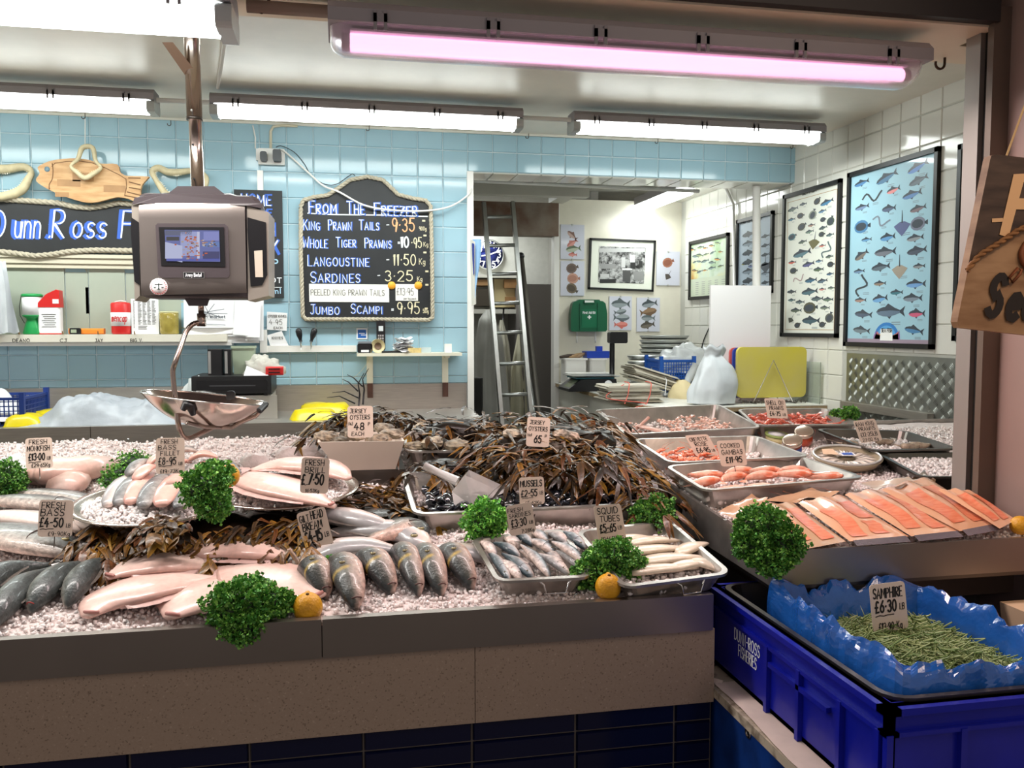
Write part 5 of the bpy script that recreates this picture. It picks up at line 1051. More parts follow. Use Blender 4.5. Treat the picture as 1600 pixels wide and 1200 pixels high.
def news(px0,px1,pyb,n,Yc,tilt,label,th=.011,d=.28,z0=ZW,seed=0):
 x0=P(px0,pyb,Y=Yc).x;x1=P(px1,pyb,Y=Yc).x;cx=(x0+x1)/2;t=root('newspaper_stack',(cx,Yc+d/2,z0),label,'newspapers','newspaper stacks');rr=random.Random(seed)
 for k in range(n):
  dx,dy=rr.uniform(-.02,.02),rr.uniform(-.015,.015);M=Matrix.Translation((cx+dx,Yc+d/2+dy,z0+.006+k*th))@Matrix.Rotation(tilt,4,'Y')@Matrix.Rotation(rr.uniform(-.08,.08),4,'Z');w=(x1-x0)/2
  prof=[(-w,-.0),(-w+.01,th*.48),(w-.02,th*.48),(w,0),(w-.02,-th*.48),(-w+.01,-th*.48)]
  part('newspaper',MB().prism([(a,b+.008*math.cos(a*4))for a,b in prof][::-1],-d/2,d/2,1,M),M_news[k%3],t)
 return t,cx,x0,x1
t,cx,x0,x1=news(952,1037,618,9,4.98,.0,'bundle of old newspapers tied with pink string at the worktop edge',.0115,.26,seed=2)
M_pink=mat('pink_string','#d8685a',.7)
for dx in(-.06,.08):part('string',MB().tube([Vector((cx+dx-.02,4.965,ZW+.003)),Vector((cx+dx,4.962,ZW+.06)),Vector((cx+dx+.01,4.97,ZW+.118)),Vector((cx+dx+.05,5.1,ZW+.122)),Vector((cx+dx+.07,5.24,ZW+.118))],.003,5),M_pink,t)
part('loose_string',MB().tube(smooth_path([Vector((x0+.1,5.0,ZW+.118)),Vector((x0-.02,4.98,ZW+.04)),Vector((1.80,4.94,ZW+.006)),Vector((1.70,4.88,ZW-.02)),Vector((1.60,4.8,ZW-.08))]),.003,5),M_pink,t)
t,cx,x0,x1=news(990,1062,606,9,5.35,.30,'slanting bundle of newspapers with white string behind the pink tied one',.011,.26,seed=5,z0=ZW+.07)
part('string',MB().tube([Vector((cx+.05,5.33,ZW+.02)),Vector((cx+.06,5.33,ZW+.12)),Vector((cx+.06,5.4,ZW+.16)),Vector((cx+.06,5.6,ZW+.17))],.003,5),M_paper,t)
cloth('brown_paper',(P(1070,615,Y=5.3).x,5.35,ZW),.09,.12,.12,mat('buff_paper','#d6c69c',.8),'buff folded paper bag between newspapers and white carrier bag','paper bag',12,.1)
# white carrier bag
t=root('carrier_bag',P(1113,626,Y=4.80),'full white plastic carrier bag with its top twisted up on the worktop','bag')
bl=[(1077,1146,626),(1078,1150,612),(1084,1152,598),(1090,1149,585),(1094,1143,572),(1098,1134,562),(1101,1128,556),(1101,1131,550),(1099,1133,544),(1100,1131,540)]
mb=MB();Yc=4.86
def fnb(u,v):
 i=v*(len(bl)-1);k=min(int(i),len(bl)-2);f=i-k;l=bl[k][0]*(1-f)+bl[k+1][0]*f;r_=bl[k][1]*(1-f)+bl[k+1][1]*f;y=bl[k][2]*(1-f)+bl[k+1][2]*f
 L=P(l,y,Y=Yc);R=P(r_,y,Y=Yc);c=(L+R)/2;w=(R-L).length/2;a=2*PI*u;q=1+.05*math.sin(a*7+v*5)+.06*noise.noise(Vector((math.cos(a)*3,math.sin(a)*3,v*6)));dz=-.012 if v==0 else 0
 return Vector((c.x+w*math.cos(a)*q,Yc+max(.03,w*.75)*math.sin(a)*q,max(ZW+.001,c.z+dz+.01*math.sin(a*5)*v)))
part('bag_body',mb.grid(fnb,48,24,closeu=True),M_bagw,t)
# chopping boards in a wire rack
t_=(('red','#d0605c',1140,1150,4.98,543,600,'red chopping board standing at the back of the rack'),('blue','#2a3f9c',1145,1162,4.93,543,612,'dark blue chopping board in the rack between red and yellow'))
for nm,c,a,b,y,t0,t1,lab in t_:
 x0,x1,z0,z1=prect(a,t0,b+90,t1,y);tag(MB().rbox((x0,y,ZW+.03),(x1-.05,y+.015,z1),.03,axis=1).build('chopping_board',mat(nm+'_board',c,.5)),lab,'chopping board','chopping boards')
x0,x1,z0,z1=prect(1152,542,1260,616,4.86);tag(MB().rbox((x0,4.86,ZW+.035),(x1,4.885,z1),.035,axis=1,seg=5).build('chopping_board',mat('yellow_board','#d5c644',.5,col2='#cdbf7c',nscale=2.2,ramp=(.3,.6))),'big yellow chopping board standing in front in the wire rack','chopping board','chopping boards')
t=root('wire_rack',((x0+x1)/2,4.9,ZW),'wire rack holding the upright chopping boards','rack');xc=(x0+x1)/2;zt2=z0+(z1-z0)*.72
part('wire',MB().tube([Vector((xc-.13,4.84,ZW+.008)),Vector((xc,4.845,zt2)),Vector((xc+.13,4.84,ZW+.008))],.0035,6),M_steel,t)
part('wire',MB().tube([Vector((xc-.13,5.02,ZW+.008)),Vector((xc,5.02,zt2)),Vector((xc+.13,5.02,ZW+.008))],.0035,6),M_steel,t)
for s in(-1,1):
 part('spring_coil',MB().tube([Vector((xc+s*.13-.09+i*.006*1.5,4.82+.005*math.cos(i*2),ZW+.014+.01*math.sin(i*2)))for i in range(20)],.0028,5),M_steeld,t)
 part('base_wire',MB().tube([Vector((xc+s*.13,4.80,ZW+.006)),Vector((xc+s*.13,5.04,ZW+.006))],.004,6),M_steeld,t)
# clear acrylic edge board & white panel
x0,x1,z0,z1=prect(1110,446,1204,560,5.05);tag(MB().box((x0,5.05,ZW+.0),(x1,5.07,z1)).build('splash_panel',mat('white_acrylic','#e6e3e3',.3)),'tall plain white upright board behind the chopping boards','panel')
a=P(1283,566,X=XR-.03);tag(MB().box((XR-.035,a.y,ZW),(XR-.03,a.y+.35,a.z)).build('acrylic_sheet',mat('clear_acrylic','#dfe6df',.08,trans=.85,ior=1.2)),'clear acrylic sheet leaning on the white tiles right of the yellow board','sheet')
# --- corridor : ladder, clock, shelf, coats
t=root('ladder',(1.15,6.6,0),'long aluminium ladder leaning in the doorway to the back','ladder')
Lb,Lt=6.35,6.6
sl=[P(782,636,Y=Lb),P(755.6,316,Y=Lt)];sr=[P(828,634,Y=Lb),P(800.5,315,Y=Lt)]
for s in(sl,sr):
 b0=s[0]+(s[0]-s[1])*.75;mb=MB();d=(s[1]-b0);vs=[]
 for p in(b0,s[1]):
  for ox,oy in((-.014,-.03),(.014,-.03),(.014,.03),(-.014,.03)):vs.append(p+Vector((ox,oy,0)))
 part('stile',mb.add(vs,[(0,1,5,4),(1,2,6,5),(2,3,7,6),(3,0,4,7),(4,5,6,7)]),M_alu,t)
for py in(340,385,430,476,522,570,618,664,710):
 f=(636-py)/320;A=sl[0]+(sl[1]-sl[0])*f;B=sr[0]+(sr[1]-sr[0])*f;part('rung',MB().tube([A,B],.014,8),M_alu,t)
t=root('ladder_section',(1.35,6.7,0),'second ladder section with a dark capped top beside the taller ladder','ladder');A=P(814,400,Y=6.7);B=P(832,560,Y=6.5)
part('stile',MB().tube([A,A.lerp(B,.5),B,B+(B-A)*1.2],.022,6),mat('dull_dark_aluminium','#54504a',.5,.7),t);part('cap',MB().blob(A,(.03,.03,.03)),M_black,t);A2=P(808,398,Y=6.75);part('stile',MB().tube([A2,B+Vector((-.05,.05,0)),B+(B-A)*1.2],.02,6),M_alu,t)
YK=8.55;c=P(764,398,Y=YK);t=root('wall_clock',c,'round blue wall clock with white numbers behind the ladder','clock')
Mc=Matrix.Translation(c)@Matrix.Rotation(PI/2,4,'X');Rk=(P(787,398,Y=YK)-c).length
part('rim',MB().lathe([(Rk,-.02),(Rk,-.003),(0,-.002)],40,Mc),M_alu,t);part('face',MB().lathe([(Rk*.93,0),(0,.001)],40,Mc),mat('clock_blue','#2b3378',.25),t)
part('rim_ring',MB().tube([c+Vector((Rk*.97*math.cos(i*PI/20),-.012,Rk*.97*math.sin(i*PI/20)))for i in range(40)],Rk*.05,6,closed=True),M_alu,t);part('band',MB().box((c.x-Rk*.9,YK-.008,c.z+Rk*.2),(c.x+Rk*.9,YK-.006,c.z+Rk*.38)),mat('clock_navy','#161c50',.3),t)
for k in range(12):
 a=PI/2-(k+1)*PI/6;mb=MB();s=str(k+1);o=Vector((c.x+.72*Rk*math.cos(a)-text_w(s,.055)/2,YK-.009,c.z+.72*Rk*math.sin(a)-.027));write(mb,s,0,0,.055,.009,sheet(o,(1,0,0),(0,0,1)));part('numeral',mb,M_paper,t)
for a,l in((.35,.8),(3.3,.5)):mb=MB();ribbon(mb,[(0,0),(l*Rk*math.cos(a),l*Rk*math.sin(a))],.012,lambda u,v,k=0:Vector((c.x+u,YK-.011,c.z+v)));part('hand',mb,M_paper,t)
t=root('corridor_shelf',(1.2,8.4,1.4),'cream open shelf unit stacked with frames and boxes behind the ladder','shelf unit');M_crm=mat('cream_board','#d8c79a',.6)
Yq=8.1
for py in(430,483):x0,x1,z0,z1=prect(740,py,813,py+(4 if py==430 else 7),Yq);part('shelf_board',MB().box((x0,Yq,z0),(x1,8.6,z1)),M_white,t)
for(a,b,cc_,d,m_)in((772,436,812,480,M_crm),(788,437,812,450,M_wood2),(745,437,764,446,mat('tan_items','#b58d63',.7)),(745,452,772,478,mat('dark_items','#4a4238',.7)),(757,456,772,476,M_crm),(790,464,812,474,M_wood2)):
 mb=MB();pbx(mb,a,b,cc_,d,Yq+(.02 if m_ is not M_crm else .06),8.4);part('stored_item',mb,m_,t)
pbx(mb:=MB(),813,444,863,700,7.9,8.5);tag(mb.build('grey_locker',mat('locker_grey','#6f6a68',.55)),'tall plain grey locker beside the hanging coats','locker')
def coat(px,top,pl,Y,c,label,seed):
 t=root('hanging_coat',P(px,top,Y=Y),label,'coat','work coats in the passage');n=len(pl)
 def fn(u,v):
  i=v*(n-1);k=min(int(i),n-2);f=i-k;l=pl[k][0]*(1-f)+pl[k+1][0]*f;r_=pl[k][1]*(1-f)+pl[k+1][1]*f;y=pl[k][2]*(1-f)+pl[k+1][2]*f
  p=P(l+(r_-l)*u,y,Y=Y);p.y-=.07*math.sin(PI*u)*min(1,v*3+.2)+.022*math.sin(u*17+v*3+seed)*min(1,v*2)+.01*noise.noise(Vector((u*6,v*8,seed)));return p
 part('coat_body',MB().grid(fn,30,20),mat('coat_'+c[1:],c,.85,noise_=.12,nscale=5),t)
coat(762,484,[(758,764,484),(748,775,500),(742,785,530),(740,790,580),(741,797,640),(742,800,760)],7.9,'#b5b5b0','light grey white work coat hanging nearest the doorway edge',1)
coat(786,500,[(781,786,500),(774,795,535),(774,800,580),(776,806,640),(776,808,760)],8.0,'#c4c0b0','off white coat hanging between two others behind the ladder',3)
coat(811,522,[(809,813,522),(803,820,550),(797,828,580),(797,836,630),(797,838,760)],7.95,'#bdb9a2','yellowish white apron hanging right of the ladder',6)
rod('coat_strap',[P(787,482,Y=7.95),P(786,500,Y=7.95)],.008,M_black,'dark strap looping from the rail to the middle coat','strap');rod('coat_strap',[P(815,482,Y=7.95),P(811,524,Y=7.95)],.006,M_black,'dark strap above the yellowish apron','strap')
x0,x1,z0,z1=prect(740,590,752,640,7.0);tag(MB().rbox((x0-.1,6.9,0),(x1,7.1,z1),.02).build('dark_bin',M_dark),'dark box at the foot of the grey white coat','box')
# tread plate rail done; wall power lead
rod('cable',smooth_path([P(1108,512,X=XR-.01),P(1100,530,X=XR-.01),P(1096,545,X=XR-.01)]),.004,M_black,'thin black lead on the white tiles beside the upright board','cable')
# HANGING SCALE AND WOODEN SIGN
YS2=2.5
t=root('hanging_scale',P(315,400,Y=YS2),'stainless steel hanging retail scale with a colour screen on a ceiling pole','scale')
def S(px,py,dy=0.):return P(px,py,Y=YS2+dy)
M_brush=mat('scale_brushed_steel','#9c948f',.3,.88,bump=.03,bscale=200,stretch=(1,1,20));M_satin=mat('scale_satin_grey','#a39c92',.35,.4)
M_dkp=mat('scale_dark_plastic','#4a4346',.35);M_pole=mat('pole_steel','#b9aaa2',.22,1.)
c=S(316,300,.09)
zt_=2.37;p0=S(302,118,.09);p1=S(304,186,.09);p2=S(309,296,.09)
part('upper_pole',MB().tube([Vector((p0.x-.003,p0.y,zt_+.1)),p1],.0215,20),M_pole,t);part('lower_pole',MB().tube([p1+Vector((.001,0,.03)),p2],.0178,20),M_pole,t)
part('collar',MB().tube([p1+Vector((0,0,.004)),p1+Vector((0,0,-.003))],.0225,20),M_steeld,t)
for(a,b,r)in((301.5,175,.004),(303,228,.0035),(305,281,.0035)):q=S(a,b,.09);part('pin_hole',MB().blob((q.x,q.y-.0205+(.0035 if b>190 else 0),q.z),(r,.003,r)),M_black if b>190 else M_alu,t)
part('pole_cable',MB().tube([S(312,70,.09),S(312,118,.09),S(313,180,.09),S(318,290,.1)],.003,6),M_wplast,t)
# body: rounded case built from cross-section profile
def ring(L,R,T,B,y,r=.02,bow=.0):
 o=[]
 for(cx,cy,st)in((R-r,T-r,0),(L+r,T-r,1),(L+r,B+r,2),(R-r,B+r,3)):
  for k in range(5):a=(st+k/4)*PI/2;o.append(Vector((cx+r*math.cos(a),y,cy+r*math.sin(a))))
 return o
bl_,br_=S(214,380),S(408,380);bt,bb_=S(310,302).z,S(310,466).z
part('body',(lambda mb:mb.add(sum([ring(bl_.x+e,br_.x-e,bt-e*.4,bb_+e*.4,YS2+y,.025)for e,y in((.012,.0),(0,.02),(0,.16),(.02,.2))],[]),[tuple(range(20))[::-1]]+[(i*20+k,i*20+(k+1)%20,(i+1)*20+(k+1)%20,(i+1)*20+k)for i in range(3)for k in range(20)]+[tuple(range(60,80))],False))(MB()),M_dkp,t)
f0,f1=S(218,318),S(383,320);fb0,fb1=S(222,462),S(386,458)
def fp(u,v):
 a=f0.lerp(f1,u);b=fb0.lerp(fb1,u);p=a.lerp(b,v);return Vector((p.x,YS2-.012-.012*math.sin(PI*u),p.z))
part('front_panel',MB().grid(lambda u,v:fp(u,v)+Vector((0,.006*(v>.98 or v<.02),0)),10,12),M_brush,t)
for s,a,b in((-1,203,219),(1,384,420)):
 w0,w1=S(a,325),S(b,330);mb=MB()
 q=[S(a+(2 if s>0 else 3),322),S(b,318 if s<0 else 332),S(b,462),S(a+(4 if s>0 else 8),470)]
 part('side_cheek',MB().add([Vector((v.x,YS2-.004,v.z))for v in q]+[Vector((v.x+(.004 if s>0 else-.004),YS2+.16,v.z))for v in q],[(3,2,1,0),(4,5,6,7),(0,1,5,4),(1,2,6,5),(2,3,7,6),(3,0,4,7)]),M_satin,t)
 q=[S(a+3,340),S(b-(4 if s>0 else 1),348),S(b-(2 if s>0 else 0),430),S(b-(10 if s>0 else 0),446),S(a+8,448 if s>0 else 440),S(a+(3 if s>0 else 2),360)]
 part('grip_recess',MB().add([Vector((v.x,YS2-.007,v.z))for v in q],[tuple(range(6))[::-1]]),M_black,t)
part('top_cover',MB().add([S(206,320,-.01),S(210,309,-.01),S(258,303,-.01),S(360,304,-.01),S(410,318,-.01),S(411,326,-.01),S(384,321,-.012),S(218,318,-.012)]+[S(206,320,.17),S(210,309,.17),S(258,301,.17),S(360,302,.17),S(410,318,.17),S(411,326,.17),S(384,321,.17),S(218,318,.17)],[tuple(range(8))[::-1]]+[(i,(i+1)%8,8+(i+1)%8,8+i)for i in range(8)]),M_dkp,t)
part('pole_mount',MB().add([S(262,303,.03),S(277,291,.03),S(335,291,.03),S(352,304,.03),S(262,303,.15),S(277,291,.15),S(335,291,.15),S(352,304,.15)],[(0,1,2,3)[::-1],(4,5,6,7),(0,1,5,4),(1,2,6,5),(2,3,7,6)]),M_dkp,t)
def qp(nm,l,dy,m,th=.004):
 v=[S(a,b,dy)for a,b in l];w=[p+Vector((0,th,0))for p in v];n=len(v);return part(nm,MB().add(v+w,[tuple(range(n))[::-1],tuple(range(n,2*n))]+[(i,(i+1)%n,n+(i+1)%n,n+i)for i in range(n)]),m,t)
qp('screen_surround',[(243,352),(246,349),(351,350),(356,354),(359,430),(356,434),(252,434),(247,430)],-.030,M_dkp)
qp('screen_bezel',[(248,355),(350,355),(352,417),(252,415)],-.032,M_black)
sc_=qp('screen',[(257,359),(342.5,360),(344,409),(260,408)],-.0335,None,.0005)
def scr():
 m=bpy.data.materials.new('screen_glow');m.use_nodes=True;nt=m.node_tree;b=nt.nodes['Principled BSDF'];b.inputs['Base Color'].default_value=(.01,.01,.01,1);b.inputs['Roughness'].default_value=.15
 a=nt.nodes.new('ShaderNodeAttribute');a.attribute_name='Col';nt.links.new(a.outputs['Color'],b.inputs['Emission Color']);b.inputs['Emission Strength'].default_value=.75;return m
M_scr=scr();sc_.data.materials.clear();mm_=mat('screen_base','#050505',.2,emit='#7c84c0',estr=.7);sc_.data.materials.append(mm_)
mb=MB();RRR=random.Random(4)
def sq(a,b,c_,d,col,k=0,j=0):mb.color(col);mb.add([S(a,b,-.0338-k*.0002),S(c_,b+j,-.0338-k*.0002),S(c_,d+j,-.0338-k*.0002),S(a,d,-.0338-k*.0002)],[(0,3,2,1)])
sq(258,360,300,368,'#6a6f8a');sq(282,362,308,400,'#a9b0de');sq(260,370,280,376,'#4b4a4a',1);sq(258,378,285,404,'#c2c8ea',1,6);sq(318,362,342,376,'#8f95d4',1);sq(308,362,312,404,'#d0d2ee',2);sq(316,378,343,386,'#6d88c6',2);sq(317,393,343,405,'#4a4c7a',2);sq(260,404,343,408,'#5f68b8',2)
for i in range(60):
 a=RRR.gauss(298,9);b=RRR.gauss(392,9)if i%3 else RRR.gauss(374,6);a,b=min(max(a,262),338),min(max(b,362),405);sq(a,b,a+RRR.uniform(1.5,5),b+RRR.uniform(1,2.5),RRR.choice(['#c9694a','#d98a62','#a8583e','#b9a89a','#8d4a3a']),3+i%4)
for i in range(24):a=RRR.uniform(312,336);b=RRR.uniform(374,384);sq(a,b,a+3,b+1.6,RRR.choice(['#b08a7a','#6a5a5a','#d8c8c0']),3)
part('screen_picture',mb,M_scr,t)
qp('name_badge',[(286,425),(319,425),(319.5,435),(287,435)],-.033,M_alu,.003);qp('badge_field',[(287.2,426),(318,426),(318.4,434),(288,434)],-.0338,M_black,.001)
mb=MB();o=S(290,432,-.0348);write(mb,'Avery Berkel',0,0,.009,.0013,sheet(o,(1,0,0),(0,0,1),.0003),width=.042);part('lettering',mb,M_inkw,t)
q=S(248,448,-.030);Mx=Matrix.Translation(q)@Matrix.Rotation(PI/2,4,'X');part('round_sticker',MB().lathe([(.0225,-.004),(.0225,.001),(0,.001)],28,Mx),M_paper,t)
mb=MB();mb.box((q.x-.001,q.y-.0018,q.z-.008),(q.x+.001,q.y-.0011,q.z+.009)).box((q.x-.010,q.y-.0018,q.z+.006),(q.x+.010,q.y-.0011,q.z+.0075)).add([Vector((q.x-.004,q.y-.0016,q.z-.008)),Vector((q.x+.004,q.y-.0016,q.z-.008)),Vector((q.x,q.y-.0016,q.z-.002))],[(0,1,2)])
for s in(-1,1):mb.add([Vector((q.x+s*.010-.004,q.y-.0016,q.z-.001)),Vector((q.x+s*.010+.004,q.y-.0016,q.z-.001)),Vector((q.x+s*.010,q.y-.0016,q.z-.004))],[(0,1,2)])
part('balance_emblem',mb,mat('dark_green_ink','#1f3a34',.6),t)
mb=MB()
for i in range(22):a=2*PI*i/22;rb=.0178;ribbon(mb,[(rb*math.cos(a),rb*math.sin(a)),((rb+.0028)*math.cos(a+.06),(rb+.0028)*math.sin(a+.06))],.0014,lambda u,v,k=0:Vector((q.x+u,q.y-.0014,q.z+v)))
part('sticker_ring_text',mb,M_red,t)['kind']='stuff'
qp('rating_label',[(397,392),(410,391),(411,433),(399,433)],-.0085,mat('cream_label','#c9bfae',.6),.001)
part('under_mount',MB().add([S(288,466,.03),S(328,466,.03),S(324,478,.03),S(295,478,.03),S(288,466,.11),S(328,466,.11),S(324,478,.11),S(295,478,.11)],[(0,1,2,3)[::-1],(4,5,6,7),(0,1,5,4),(1,2,6,5),(2,3,7,6),(3,0,4,7)]),M_dkp,t)
M_arm=mat('arm_steel','#a89890',.25,1.)
part('swivel',MB().tube([S(314,478,.07),S(314.5,490,.07),S(314.5,490.5,.07),S(315,502,.07),S(315,510,.07)],[.008,.008,.012,.012,.013],12),M_arm,t)
part('hanger_arm',MB().tube(smooth_path([S(316,504,.07),S(305,505,.06),S(298,509,.05),S(290,520,.04),S(283,540,.02),S(275,562,0),S(271,574,0),S(270,582,0),S(272,605,0),S(276,640,0),S(279,664,0),S(285,680,.01),S(293,685,.02),S(303,682,.04),S(318,675,.06),S(330,669,.08)],4),.0072,12),M_arm,t)
# pan
pc=(S(319,640,.08));a0=S(221,611,.08);a1=S(417,631,.08);u=(a1-a0)/2;ctr=(a0+a1)/2;ul=u.length;uu=u.normalized();nn=Vector((-uu.z,0,uu.x))
def panf(r_,a):
 d=-.078*ul/.165*max(0,1-r_**2.2);return ctr+uu*(ul*r_*math.cos(a))+Vector((0,1,0))*(ul*.80*r_*math.sin(a))+nn*(d+.014*(abs(math.cos(a))**4)*r_**6*0)
mb=MB().grid(lambda a,b:panf(b,2*PI*a),40,14,closeu=True);mb.grid(lambda a,b:panf(1-b,2*PI*a)+Vector((0,0,-.0025)),40,14,closeu=True);part('weighing_pan',mb,mat('pan_steel','#c0b2aa',.18,1.,bump=.15,bscale=14),t)
part('pan_rim',MB().tube([panf(1,2*PI*i/40)for i in range(40)],.0028,6,closed=True),M_chrome,t)
part('cradle',MB().tube([S(284,645,.02),S(292,660,.04),S(320,667,.08),S(362,668,.08),S(375,660,.08),S(400,650,.08),S(415,634,.08)],[.004,.007,.007,.007,.007,.006,.004],6),M_arm,t)
part('cradle',MB().tube([S(292,660,-.05),S(320,667,0),S(352,668,.1),S(358,660,.2)],.006,6),M_arm,t)
part('black_clip',MB().tube([S(286,640,-.05),S(290,632,-.055),S(298,634,-.05),S(302,648,-.04)],[.008,.013,.013,.008],8),M_black,t);part('black_clip',MB().tube([S(405,642,-.02),S(414,633,-.0),S(418,631,.02)],[.009,.009,.004],8),M_black,t)
part('clip_tab',MB().rbox((S(353,615,.2).x,YS2+.2,S(360,626,.2).z),(S(367,615,.2).x,YS2+.212,S(360,611,.2).z),.008,axis=1),M_black,t)
o=MB().add([S(253,66,.0),S(270,66,.0),S(312,119,.09),S(290,119,.09),S(253,66,.03),S(270,66,.03),S(312,119,.12),S(290,119,.12)],[(0,1,2,3)[::-1],(4,5,6,7),(0,1,5,4),(1,2,6,5),(2,3,7,6),(3,0,4,7)]).build('pole_brace',mat('brown_painted_steel','#8a6f5c',.5));tag(o,'brown painted diagonal brace above the scale pole','brace')
# wooden seafood sign, right edge
YG=1.52
def Gq(px,py,d=0.):return P(px,py,Y=YG+d)
t=root('wooden_hanging_sign',Gq(1600,380),'tilted wooden sign with rope, letter F and the word Seafood at the right edge','sign')
pl=[(1496,503),(1497,496),(1547,250),(1549,243),(1556,241),(1700,258),(1790,269),(1796,276),(1770,536),(1763,541),(1500,512)]
v=[Gq(a,b)for a,b in pl];n=len(v)
part('board',MB().add(v+[p+Vector((0,.02,0))for p in v],[tuple(range(n)),tuple(range(n,2*n))[::-1]]+[(i,n+i,n+(i+1)%n,(i+1)%n)for i in range(n)]),mat('weathered_plank','#b08a66',.6,col2='#8a6444',nscale=5,stretch=(1.5,1,6)),t)
cu=[(1511,423),(1530,400),(1553,385),(1578,369),(1602,355),(1650,345),(1700,350),(1740,362),(1783,395)]
up=[Gq(a,b,-.002)for a,b in([(1512,418)]+cu[1:]+[(1796,276),(1790,269),(1556,241),(1549,243),(1547,250)])];part('dark_field',MB().add(up,[tuple(range(len(up)))]),mat('charred_plank','#5a473c',.65,col2='#3c2e28',nscale=8,stretch=(1,1,5)),t)
mb=MB();rope(mb,smooth_path([Gq(a,b,-.009)for a,b in cu],3),.0062,strands=2);part('rope',mb,mat('brown_rope','#9a6a40',.8,noise_=.3,nscale=80),t)
def gt(tx,px,py,hpx,wpx,sw,m,sl=.0,rise=-.0):
 o=Gq(px,py,-.003);kk=(Gq(px+1,py)-Gq(px,py)).length;mb=MB();write(mb,tx,0,0,hpx*kk,sw*kk,sheet(o,(1,0,.02),(0,0,1)),width=wpx*kk,slant=sl,jit=0);return part('lettering',mb,m,t)
M_burn=mat('burnt_letters','#2a221e',.7);M_pine=mat('pale_letters','#e6b888',.6)
for(tx,x,y,h,w,sw)in(('F',1570,362,72,34,15),('RESH',1622,362,74,140,12)):
 gt(tx,x,y,h,w,sw,M_pine,.25)
gt('-',1550,361,30,26,5,M_pine,0);
gt('S',1540,492,52,26,11,M_burn,.25);gt('eafood',1572,498,52,150,11,M_burn,.25)
part('chain_link',MB().tube([Gq(a,b,-.006)for a,b in((1577,434),(1590,419),(1596,421),(1594,428),(1582,441))],.003,6,closed=True),mat('rust_link','#8a4e2e',.6),t)
part('anchor_motif',MB().tube(smooth_path([Gq(a,b,-.006)for a,b in((1604,378),(1596,395),(1600,412),(1612,425))]),.005,6),MATS['rust_link'],t)
part('hanging_cord',MB().tube([Gq(1572,245),P(1600,168,Y=YG+.02),P(1660,20,Y=YG+.06),P(1780,271,Y=YG)],.0022,6),mat('jute','#c9a878',.8),t)
# COUNTER DISPLAY : ice, trays, tags, greens
BZ,BS,BY=.972,.16,1.8
def zbed(Y):return BZ+BS*(Y-BY)
def B(px,py,h=0.):return P(px,py,bed=(BZ+h,BS,BY))
def T(px,py,h=0.):return P(px,py,bed=(1.072+h,.067,1.78))
NR=np.random.RandomState(5)
def rotmats(n,full=True):
 q=NR.normal(size=(n,4));q/=np.linalg.norm(q,axis=1)[:,None];w,x,y,z=q.T
 return np.stack([1-2*(y*y+z*z),2*(x*y-z*w),2*(x*z+y*w),2*(x*y+z*w),1-2*(x*x+z*z),2*(y*z-x*w),2*(x*z-y*w),2*(y*z+x*w),1-2*(x*x+y*y)],1).reshape(n,3,3)
def scatter_mesh(name,V,F,pos,R,sc,m,cols=None,smooth=False,origin=None):
 n=len(pos);V=np.array(V);pts=np.einsum('nij,vj->nvi',R,V)*np.asarray(sc).reshape(n,1,-1)+np.asarray(pos)[:,None,:]
 nv=len(V);o=np.array(origin if origin is not None else(0,0,0));pts=pts.reshape(-1,3)-o
 F=np.array(F);faces=(F[None]+(np.arange(n)*nv)[:,None,None]).reshape(-1,F.shape[1])
 me=bpy.data.meshes.new(name);me.vertices.add(len(pts));me.vertices.foreach_set('co',pts.ravel());k=F.shape[1]
 me.loops.add(len(faces)*k);me.loops.foreach_set('vertex_index',faces.ravel());me.polygons.add(len(faces));me.polygons.foreach_set('loop_start',np.arange(0,len(faces)*k,k));me.update(calc_edges=True)
 if smooth:me.polygons.foreach_set('use_smooth',[True]*len(faces))
 if cols is not None:
  at=me.color_attributes.new('Col','FLOAT_COLOR','POINT');c=np.repeat(np.c_[cols,np.ones(n)],nv,axis=0);at.data.foreach_set('color',c.astype(np.float32).ravel())
 me.materials.append(m);ob=bpy.data.objects.new(name,me);SC.collection.objects.link(ob);ob.location=tuple(o);return ob
ph=(1+5**.5)/2
ICO_V=np.array([(-1,ph,0),(1,ph,0),(-1,-ph,0),(1,-ph,0),(0,-1,ph),(0,1,ph),(0,-1,-ph),(0,1,-ph),(ph,0,-1),(ph,0,1),(-ph,0,-1),(-ph,0,1)])/1.9
ICO_F=[(0,11,5),(0,5,1),(0,1,7),(0,7,10),(0,10,11),(1,5,9),(5,11,4),(11,10,2),(10,7,6),(7,1,8),(3,9,4),(3,4,2),(3,2,6),(3,6,8),(3,8,9),(4,9,5),(2,4,11),(6,2,10),(8,6,7),(9,8,1)]
ice_v=ICO_V*(1+NR.uniform(-.25,.25,(12,1)))
M_ice=mat('wet_crushed_ice','#eee0dc',.22,coat=.3,sss=.85)
M_icebed=mat('packed_ice','#eadcd8',.35,noise_=.12,nscale=60,bump=.8,bscale=110)
def in_poly(x,y,poly):
 c=np.zeros(len(x),bool);j=len(poly)-1
 for i in range(len(poly)):
  xi,yi=poly[i];xj,yj=poly[j];m_=((yi>y)!=(yj>y))&(x<(xj-xi)*(y-yi)/(yj-yi+1e-12)+xi);c^=m_;j=i
 return c
